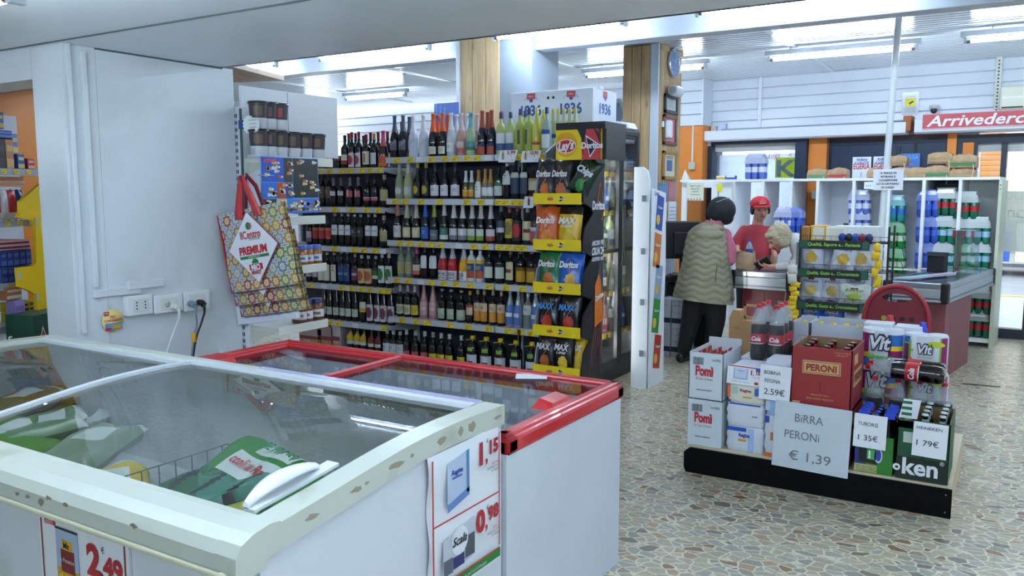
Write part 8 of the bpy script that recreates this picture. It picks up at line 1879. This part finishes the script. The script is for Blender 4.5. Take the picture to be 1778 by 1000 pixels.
# ---------------------------------------------------------------- people
def grow(g, name, parent, voxel=.012, smooth=6, label=None):
    o = g.build(name, parent, label=label)
    m = o.modifiers.new('union', 'REMESH'); m.mode = 'VOXEL'; m.voxel_size = voxel; m.use_smooth_shade = True
    s = o.modifiers.new('smooth', 'SMOOTH'); s.iterations = smooth; s.factor = .5
    return o
def skin(h, name='skin'):
    return grime(h, '#b9876f', 9, .5, .45, .8, name=name)
def head(g, c, r, rot, m, nose=True):
    """skull, jaw, nose, ears, brow and lips around centre c; faces local -y; r is half the head height"""
    M0 = g.M.copy(); g.M = g.M @ Matrix.Translation(Vector(c)) @ Euler(rot).to_matrix().to_4x4()
    g.ell((0, .012, r*.18), r*.72, r*.88, r*.82, m, 20, 14); g.ell((0, -.012, -r*.35), r*.56, r*.66, r*.62, m, 18, 12); g.ell((0, -r*.42, -r*.72), r*.26, r*.24, r*.22, m, 12, 8)
    g.ell((-r*.42, -r*.45, -r*.15), r*.22, r*.20, r*.24, m, 10, 8); g.ell((r*.42, -r*.45, -r*.15), r*.22, r*.20, r*.24, m, 10, 8)
    if nose: g.cap((0, -r*.80, r*.12), (0, -r*1.0, -r*.20), r*.07, r*.13, m, 8); g.ell((-r*.1, -r*.88, -r*.24), r*.07, r*.08, r*.06, m, 8, 6); g.ell((r*.1, -r*.88, -r*.24), r*.07, r*.08, r*.06, m, 8, 6)
    g.cap((-r*.45, -r*.66, r*.22), (-r*.12, -r*.80, r*.20), r*.07, r*.07, m, 8); g.cap((r*.45, -r*.66, r*.22), (r*.12, -r*.80, r*.20), r*.07, r*.07, m, 8)
    for s in (-1, 1): g.ell((s*r*.72, .02, -r*.05), r*.09, r*.17, r*.24, m, 10, 8)
    g.M = M0
def facebits(c, r, rot, parent, lip='#9a4a48', eye='#2a1c18', brow='#3a2a24'):
    R = Matrix.Translation(Vector(c)) @ Euler(rot).to_matrix().to_4x4()
    for s in (-1, 1):
        g = G(); g.M = R; g.ell((s*r*.30, -r*.73, r*.08), r*.125, r*.075, r*.055, mat('#d9d4d0', .3), 12, 8); g.build('eye', parent)
        g = G(); g.M = R; g.ell((s*r*.30, -r*.79, r*.08), r*.058, r*.03, r*.055, mat(eye, .2), 10, 8); g.tube([(s*r*.16, -r*.81, r*.135), (s*r*.30, -r*.815, r*.15), (s*r*.44, -r*.74, r*.12)], r*.02, mat(eye, .4), 5); g.build('iris', parent)
        g = G(); g.M = R; g.tube([(s*r*.13, -r*.86, r*.27), (s*r*.30, -r*.84, r*.33), (s*r*.47, -r*.72, r*.27)], r*.035, mat(brow, .6), 6); g.build('eyebrow', parent)
    g = G(); g.M = R; g.tube([(-r*.2, -r*.80, -r*.46), (-r*.07, -r*.865, -r*.44), (.07*r, -r*.865, -r*.44), (r*.2, -r*.80, -r*.46)], r*.045, mat(lip, .4), 6); g.tube([(-r*.15, -r*.80, -r*.52), (0, -r*.85, -r*.54), (r*.15, -r*.80, -r*.52)], r*.05, mat(lip, .4), 6); g.build('lips', parent)
def hand(g, p, d, n, m, s=1.0, curl=.5, side=1):
    """palm at p pointing along d, palm normal n; four fingers and a thumb"""
    d = Vector(d).normalized(); n = Vector(n).normalized(); n = (n-d*n.dot(d)).normalized(); x = d.cross(n)*side; p = Vector(p)
    for k in (-.026, -.009, .009, .026): g.cap(p+x*k*s*.7, p+x*k*s+d*.085*s, .017*s, .0125*s, m, 8)
    for k, (off, L_) in enumerate(((-.03, .066), (-.010, .076), (.010, .072), (.029, .056))):
        a_ = p+x*off*s+d*.088*s; b_ = a_+(d*math.cos(curl*.6)+n*math.sin(curl*.6))*L_*.5*s; c_ = b_+(d*math.cos(curl*1.6)+n*math.sin(curl*1.6))*L_*.5*s
        g.cap(a_, b_, .0095*s, .009*s, m, 7); g.cap(b_, c_, .009*s, .0075*s, m, 7)
    a_ = p-x*.028*s+d*.02*s; b_ = a_-x*.03*s+d*.035*s+n*.015*s; c_ = b_+d*.03*s+n*.012*s+x*.006*s
    g.cap(a_, b_, .013*s, .011*s, m, 7); g.cap(b_, c_, .011*s, .008*s, m, 7)
SK = skin('#c08f76'); SKO = skin('#c9977e')

# cashier: red T-shirt and red cap, behind the first checkout, looking towards the camera
B = atY(1310, 500, 8.98)
t = thing('person', 'person in red T-shirt and red cap standing behind the first checkout', 'person', (B.x, 8.98, 0), math.radians(16))
hr = .118; hc_ = (.03, -.01, 1.435); hrot = (math.radians(3), math.radians(-3), math.radians(12))
g = G(); head(g, hc_, hr, hrot, SK); g.cap((.005, .03, 1.24), (.02, .025, 1.37), .062, .055, SK); g.M = Matrix.Diagonal((.80, 1, 1, 1))
g.cap((-.24, -.02, 1.08), (-.25, -.14, .97), .047, .038, SK); g.cap((-.25, -.14, .97), (-.12, -.30, .935), .040, .028, SK); hand(g, (-.11, -.31, .932), (1, -.7, -.1), (0, 0, -1), SK, 1.0, .5)
g.cap((.22, -.02, 1.08), (.24, -.1, .95), .047, .038, SK); g.cap((.24, -.1, .95), (.22, -.10, .74), .040, .028, SK); hand(g, (.22, -.10, .73), (0, -.1, -1), (-1, 0, 0), SK, 1.0, .5, -1)
g.cap((-.09, .03, .5), (-.09, .02, .06), .07, .05, SK); g.cap((.09, .03, .5), (.09, .02, .06), .07, .05, SK); g.cap((-.1, .03, .8), (.1, .03, .8), .1, .1, SK); g.cap((0, .03, .8), (0, .03, 1.25), .1, .06, SK); g.cap((0, .03, 1.17), (-.24, -.02, 1.08), .05, .045, SK); g.cap((0, .03, 1.17), (.22, -.02, 1.08), .05, .045, SK)
grow(g, 'body', t, .0085, 3); facebits(hc_, hr, hrot, t)
TS = grime('#a8303c', '#982834', 4, .75, name='red cotton')
g = G(); g.M = Matrix.Diagonal((.80, 1, 1, 1)); rings = []
for (z, rx, ry, cy) in ((1.285, .07, .065, .03), (1.265, .12, .08, .03), (1.235, .178, .105, .03), (1.19, .205, .12, .025), (1.10, .20, .135, .01), (1.0, .19, .15, -.005), (.9, .20, .155, -.005), (.80, .205, .155, .0), (.70, .20, .15, .0)):
    rings.append([(rx*math.cos(q*PI/12)*(1+.02*math.sin(3*q+z*40)), cy+ry*math.sin(q*PI/12), z) for q in range(24)])
g.loft(rings, TS); g.cap((-.16, .02, 1.19), (-.245, -.01, 1.09), .085, .078, TS); g.cap((-.245, -.01, 1.09), (-.262, -.04, 1.02), .078, .07, TS); g.cap((.15, .02, 1.19), (.235, -.01, 1.09), .082, .075, TS); g.cap((.235, -.01, 1.09), (.25, -.04, 1.02), .075, .068, TS)
grow(g, 't_shirt', t, .011, 3)
g = G(); TR_ = mat('#20242e', .7); g.cap((-.09, .03, .78), (-.095, .02, .1), .115, .075, TR_); g.cap((.09, .03, .78), (.095, .02, .1), .115, .075, TR_); grow(g, 'trousers', t, .014, 2)
for s in (-1, 1): g = G(); g.cap((s*.095, .06, .045), (s*.10, -.12, .04), .045, .04, BLACK); grow(g, 'shoe', t, .010, 2)
HM = Matrix.Translation(Vector(hc_)) @ Euler(hrot).to_matrix().to_4x4()
HB = grime('#1c1614', '#2c211c', 30, .6, bump=.3)
g = G(); g.M = HM; g.ell((0, .03, hr*.20), hr*.82, hr*.90, hr*.74, HB, 16, 12); g.ell((-hr*.72, -.01, hr*.02), hr*.17, hr*.42, hr*.42, HB, 10, 8); g.ell((hr*.72, -.01, hr*.02), hr*.17, hr*.42, hr*.42, HB, 10, 8); grow(g, 'hair', t, .008, 2)
CP = mat('#c41e2a', .6); g = G(); g.M = HM
g.lathe([(hr*.86, hr*.44), (hr*.88, hr*.60), (hr*.82, hr*.85), (hr*.6, hr*1.12), (hr*.3, hr*1.26), (.001, hr*1.30)], CP, (0, .008, 0), 24, sy=1.06); vs = []
br = [[(hr*.80*math.sin(a_), -hr*(.70+.25*math.cos(a_))*1.0-(.0 if k == 0 else hr*.42*math.cos(a_)), hr*(.50 if k == 0 else .40)+k*hr*.10*(1-math.cos(a_))*-1+e) for a_ in [(-.5+i/12)*PI*.86 for i in range(13)]] for k in (0, 1) for e in (0,)]
g.loft([br[0], br[1], [(x, y+.004, z-.008) for x, y, z in br[1]], [(x, y, z-.010) for x, y, z in br[0]]], CP, closed=False)
g.box(-.045, .045, -hr*1.0, -hr*.80, hr*.62, hr*.95, CP, .015); cp_ = g.build('cap', t)
g = G(); g.M = HM; g.text('NORTH RIDGE', .011, (0, -hr*1.005, hr*.82), (1, 0, 0), (0, .1, 1), mat('#e3a7a9', .5), bold=.03, w=.075); g.box(-.034, .034, -hr*1.012, -hr*1.0, hr*.66, hr*.76, mat('#e3b7b9', .5)); g.build('embroidery', cp_)

# customer in the beige quilted vest, seen from behind
B = atY(1225, 500, 7.66)
t = thing('person', 'person in long beige quilted vest, pink sweater and black helmet shaped hat, seen from behind', 'person', (B.x, 7.66, 0), math.radians(18))
HAT = grime('#14161d', '#1d2028', 20, .75, bump=.2); PINK = grime('#b5657e', '#a0546c', 12, .8, bump=.2, name='pink knit'); VST = grime('#8f8c74', '#837f69', 6, .55, name='beige quilt')
hc_ = (.135, .03, 1.435); hrot = (math.radians(-18), math.radians(16), math.radians(150)); hr = .112
g = G(); head(g, hc_, hr, hrot, SKO); g.cap((.03, .03, 1.27), (.11, .03, 1.38), .06, .055, SKO)
g.cap((-.08, .02, .72), (-.13, .02, .40), .07, .055, SKO); g.cap((-.13, .02, .40), (-.19, .03, .10), .055, .04, SKO); g.cap((.09, .03, .72), (.10, .03, .40), .07, .055, SKO); g.cap((.10, .03, .40), (.07, .05, .10), .055, .04, SKO); g.cap((-.08, .02, .8), (.08, .02, .8), .1, .1, SKO); g.cap((0, .02, .8), (0, .02, 1.25), .1, .06, SKO)
g.cap((0, .02, 1.2), (.19, .04, 1.2), .05, .045, SKO); g.cap((.19, .04, 1.2), (.215, .03, .99), .045, .04, SKO); g.cap((.215, .03, .99), (.25, .16, 1.06), .036, .03, SKO); hand(g, (.255, .17, 1.065), (.3, 1, .3), (0, 0, -1), SKO, .95, .8)
g.cap((0, .02, 1.2), (-.16, .06, 1.15), .05, .045, SKO); g.cap((-.16, .06, 1.15), (-.14, .16, .98), .045, .036, SKO); g.cap((-.14, .16, .98), (.02, .26, 1.0), .036, .028, SKO); hand(g, (.03, .265, 1.0), (1, .3, 0), (0, 0, -1), SKO, .95, .8)
grow(g, 'body', t, .009, 3); facebits(hc_, hr, hrot, t)
g = G(); g.M = Matrix.Translation(Vector((.13, .03, 1.465))) @ Euler((0, math.radians(22), 0)).to_matrix().to_4x4()
g.ell((0, 0, .0), .132, .135, .122, HAT, 22, 14); g.ell((.045, .02, -.055), .095, .105, .075, HAT, 16, 10); g.ell((-.02, -.01, -.05), .105, .11, .075, HAT, 16, 10); grow(g, 'hat', t, .009, 4)
g = G(); g.tube([(.075, -.10, 1.535), (.14, -.105, 1.56), (.20, -.08, 1.575)], .004, mat('#8d9098', .4), 6); g.build('hat_pin', t)
g = G(); 
for k in range(7): a_ = k/7*2*PI; g.cap((.06+.065*math.cos(a_), .02+.07*math.sin(a_), 1.315+.02*math.sin(k*2.2)), (.06+.065*math.cos(a_+.95), .02+.07*math.sin(a_+.95), 1.325+.02*math.sin(k*2.2+2.2)), .032, .034, PINK)
grow(g, 'scarf', t, .009, 2)
g = G(); g.cap((.16, .04, 1.21), (.215, .03, 1.10), .065, .062, PINK); g.cap((.215, .03, 1.10), (.218, .02, .99), .062, .055, PINK); g.cap((.218, .02, .99), (.24, .12, 1.04), .052, .042, PINK)
g.cap((-.12, .06, 1.18), (-.17, .10, 1.05), .062, .055, PINK); g.cap((-.17, .10, 1.05), (-.10, .2, .98), .055, .042, PINK); g.cap((-.12, .05, 1.2), (.16, .05, 1.22), .07, .07, PINK); grow(g, 'sweater', t, .010, 3)
prof_ = [(1.345, .015, .06, .075), (1.32, .01, .10, .095), (1.29, .005, .145, .115), (1.24, .0, .178, .13), (1.15, -.002, .192, .145), (1.0, -.005, .212, .155), (.85, -.012, .24, .165), (.72, -.018, .268, .175), (.60, -.022, .285, .18)]
def pf(z):
    for a_, b_ in zip(prof_, prof_[1:]):
        if a_[0] >= z >= b_[0]: u = (a_[0]-z)/(a_[0]-b_[0]); return [a_[i]+(b_[i]-a_[i])*u for i in (1, 2, 3)]
    return prof_[-1][1:]
g = G(); rings = []; nz_ = 92; na = 72
for j in range(nz_+1):
    z = 1.345-(1.345-.60)*j/nz_; cx_, rx, ry = pf(z); rg = []
    for i in range(na):
        a_ = 2*PI*i/na; zz = z+.018*math.cos(8*a_)+(.0); q = abs(math.sin(PI*(zz)/.062)); f = min(1, (1.34-z)/.08)
        k = .013*(q**.55-.6)*f; hem = -.03*math.cos(a_)*max(0, (.75-z)/.15)
        rg.append((cx_+(rx+k)*math.cos(a_), .02+(ry+k)*math.sin(a_), z+hem))
    rings.append(rg)
g.loft(rings, VST, caps=False); inner = [[(x*.96, .02+(y-.02)*.96, z+.002) for x, y, z in r] for r in rings[::6]]; g.loft(inner, VST, caps=False); v_ = g.build('vest', t)
g = G(); g.ell((.02, -.085, 1.235), .135, .05, .055, VST, 18, 10); g.ell((.02, -.08, 1.285), .10, .045, .035, VST, 18, 10); g.cap((-.10, -.04, 1.27), (-.03, -.08, 1.31), .03, .03, VST); g.cap((.13, -.03, 1.29), (.07, -.08, 1.31), .03, .03, VST); grow(g, 'hood', t, .009, 2)
g = G(); g.tube([(.10, -.165, .95), (.092, -.172, .86), (.088, -.178, .80)], .005, mat('#5f5c4a', .6), 6); g.tube([(.265, -.06, .62), (.235, -.075, .85), (.20, -.08, 1.02)], .006, mat('#6d6a56', .6), 6); g.build('seam', t)
BT = mat('#0c0d11', .8); g = G(); g.cap((-.08, .02, .72), (-.13, .02, .40), .12, .095, BT); g.cap((-.13, .02, .40), (-.19, .03, .10), .092, .065, BT); g.cap((.09, .03, .72), (.10, .03, .40), .12, .095, BT); g.cap((.10, .03, .40), (.07, .05, .10), .092, .065, BT); grow(g, 'trousers', t, .013, 3)
for s, x in ((-1, -.20), (1, .07)): g = G(); g.cap((x-.02, -.03, .045), (x+.05, .14, .04), .05, .042, BLACK); grow(g, 'shoe', t, .010, 2)

# grey haired customer bending over the checkout with a wallet
B = atY(1378, 500, 8.02)
t = thing('person', 'grey haired person in white sweater bending over the checkout with a black wallet', 'person', (B.x, 8.02, 0), math.radians(12))
WHS = grime('#c9c6c4', '#bdb9b8', 9, .8, bump=.25, name='white knit')
hc_ = (-.155, -.01, 1.20); hrot = (math.radians(38), 0, math.radians(-62)); hr = .115
g = G(); head(g, hc_, hr, hrot, SKO); g.cap((.02, .03, 1.17), (-.08, .02, 1.19), .065, .055, SKO)
g.cap((.06, -.08, 1.12), (.02, -.12, .93), .05, .042, SKO); g.cap((.02, -.12, .93), (-.19, -.10, .935), .036, .026, SKO); hand(g, (-.195, -.10, .937), (-1, .0, .05), (0, 0, 1), SKO, 1.0, .75, 1)
g.cap((.20, .05, .85), (.03, .03, 1.15), .11, .07, SKO); g.cap((.16, .03, .78), (.14, .03, .10), .09, .05, SKO); g.cap((.28, .04, .78), (.29, .04, .10), .09, .05, SKO); g.cap((.03, .06, 1.14), (.06, -.08, 1.12), .05, .05, SKO); g.cap((.16, .03, .8), (.28, .04, .8), .1, .1, SKO)
grow(g, 'body', t, .009, 3); facebits(hc_, hr, hrot, t, brow='#8a7a68')
HR_ = grime('#c6b99c', '#9b8c72', 22, .55, .35, .65, bump=.5, bscale=60, stretch=(1, 1, 5), name='grey blond hair'); g = G(); g.M = Matrix.Translation(Vector(hc_)) @ Euler(hrot).to_matrix().to_4x4()
g.ell((0, .03, hr*.30), hr*.88, hr*.98, hr*.86, HR_, 20, 14); g.ell((0, .055, -hr*.15), hr*.80, hr*.72, hr*.72, HR_, 18, 12); g.ell((-hr*.64, .0, -hr*.22), hr*.22, hr*.50, hr*.72, HR_, 12, 10); g.ell((hr*.64, .0, -hr*.22), hr*.22, hr*.50, hr*.72, HR_, 12, 10); g.ell((0, -hr*.45, hr*.66), hr*.62, hr*.38, hr*.28, HR_, 12, 8)
grow(g, 'hair', t, .008, 3)
g = G(); g.cap((.22, .04, .84), (.16, .03, .98), .16, .17, WHS); g.cap((.16, .03, .98), (.07, .02, 1.12), .17, .125, WHS); g.cap((.07, .02, 1.12), (.0, .02, 1.17), .12, .075, WHS)
g.cap((.06, -.09, 1.10), (.04, -.13, .96), .068, .058, WHS); g.cap((.04, -.13, .96), (-.14, -.105, .937), .056, .038, WHS); g.cap((.08, .12, 1.1), (.0, .16, .98), .065, .05, WHS); grow(g, 'sweater', t, .011, 3)
g = G(); SKR = mat('#6a5560', .8); g.cap((.17, .03, .84), (.16, .03, .12), .125, .075, SKR); g.cap((.27, .04, .84), (.28, .04, .12), .125, .075, SKR); grow(g, 'trousers', t, .014, 2)
for x in (.15, .28): g = G(); g.cap((x+.03, .03, .045), (x-.10, .02, .04), .045, .038, BLACK); grow(g, 'shoe', t, .010, 2)
W0 = t.matrix_basis.copy()
Mw = Matrix.Translation(Vector((B.x, 8.02, 0))) @ Matrix.Rotation(math.radians(12), 4, 'Z')
p = Mw @ Vector((-.285, -.10, .965)); g = G(); g.box(-.07, .07, -.012, .012, -.05, .05, mat('#121217', .4), .008); o = g.build('wallet', loc=tuple(p), rot=(math.radians(35), math.radians(-32), .2)); tag(o, 'black wallet held by the grey haired person', 'wallet')
p = Mw @ Vector((-.03, -.155, .955)); ST_ = mat('#a09a8a', .7); t5 = thing('tote_bag', 'beige tote bag hanging from the arm of the grey haired person', 'bag', tuple(p))
for k in (-1, 1): g = G(); g.tube([(k*.012, 0, .035), (k*.022, -.03, -.08), (k*.030, -.02, -.22), (k*.045, -.01, -.36)], .008, ST_, 6, flat=.5); g.build('strap', t5)
g = clean(pillow(.22, .26, .07, lambda u, v, s: mat('#8f8676', .7), seed=91)); g.build('pouch', t5, loc=(0, 0, -.60))
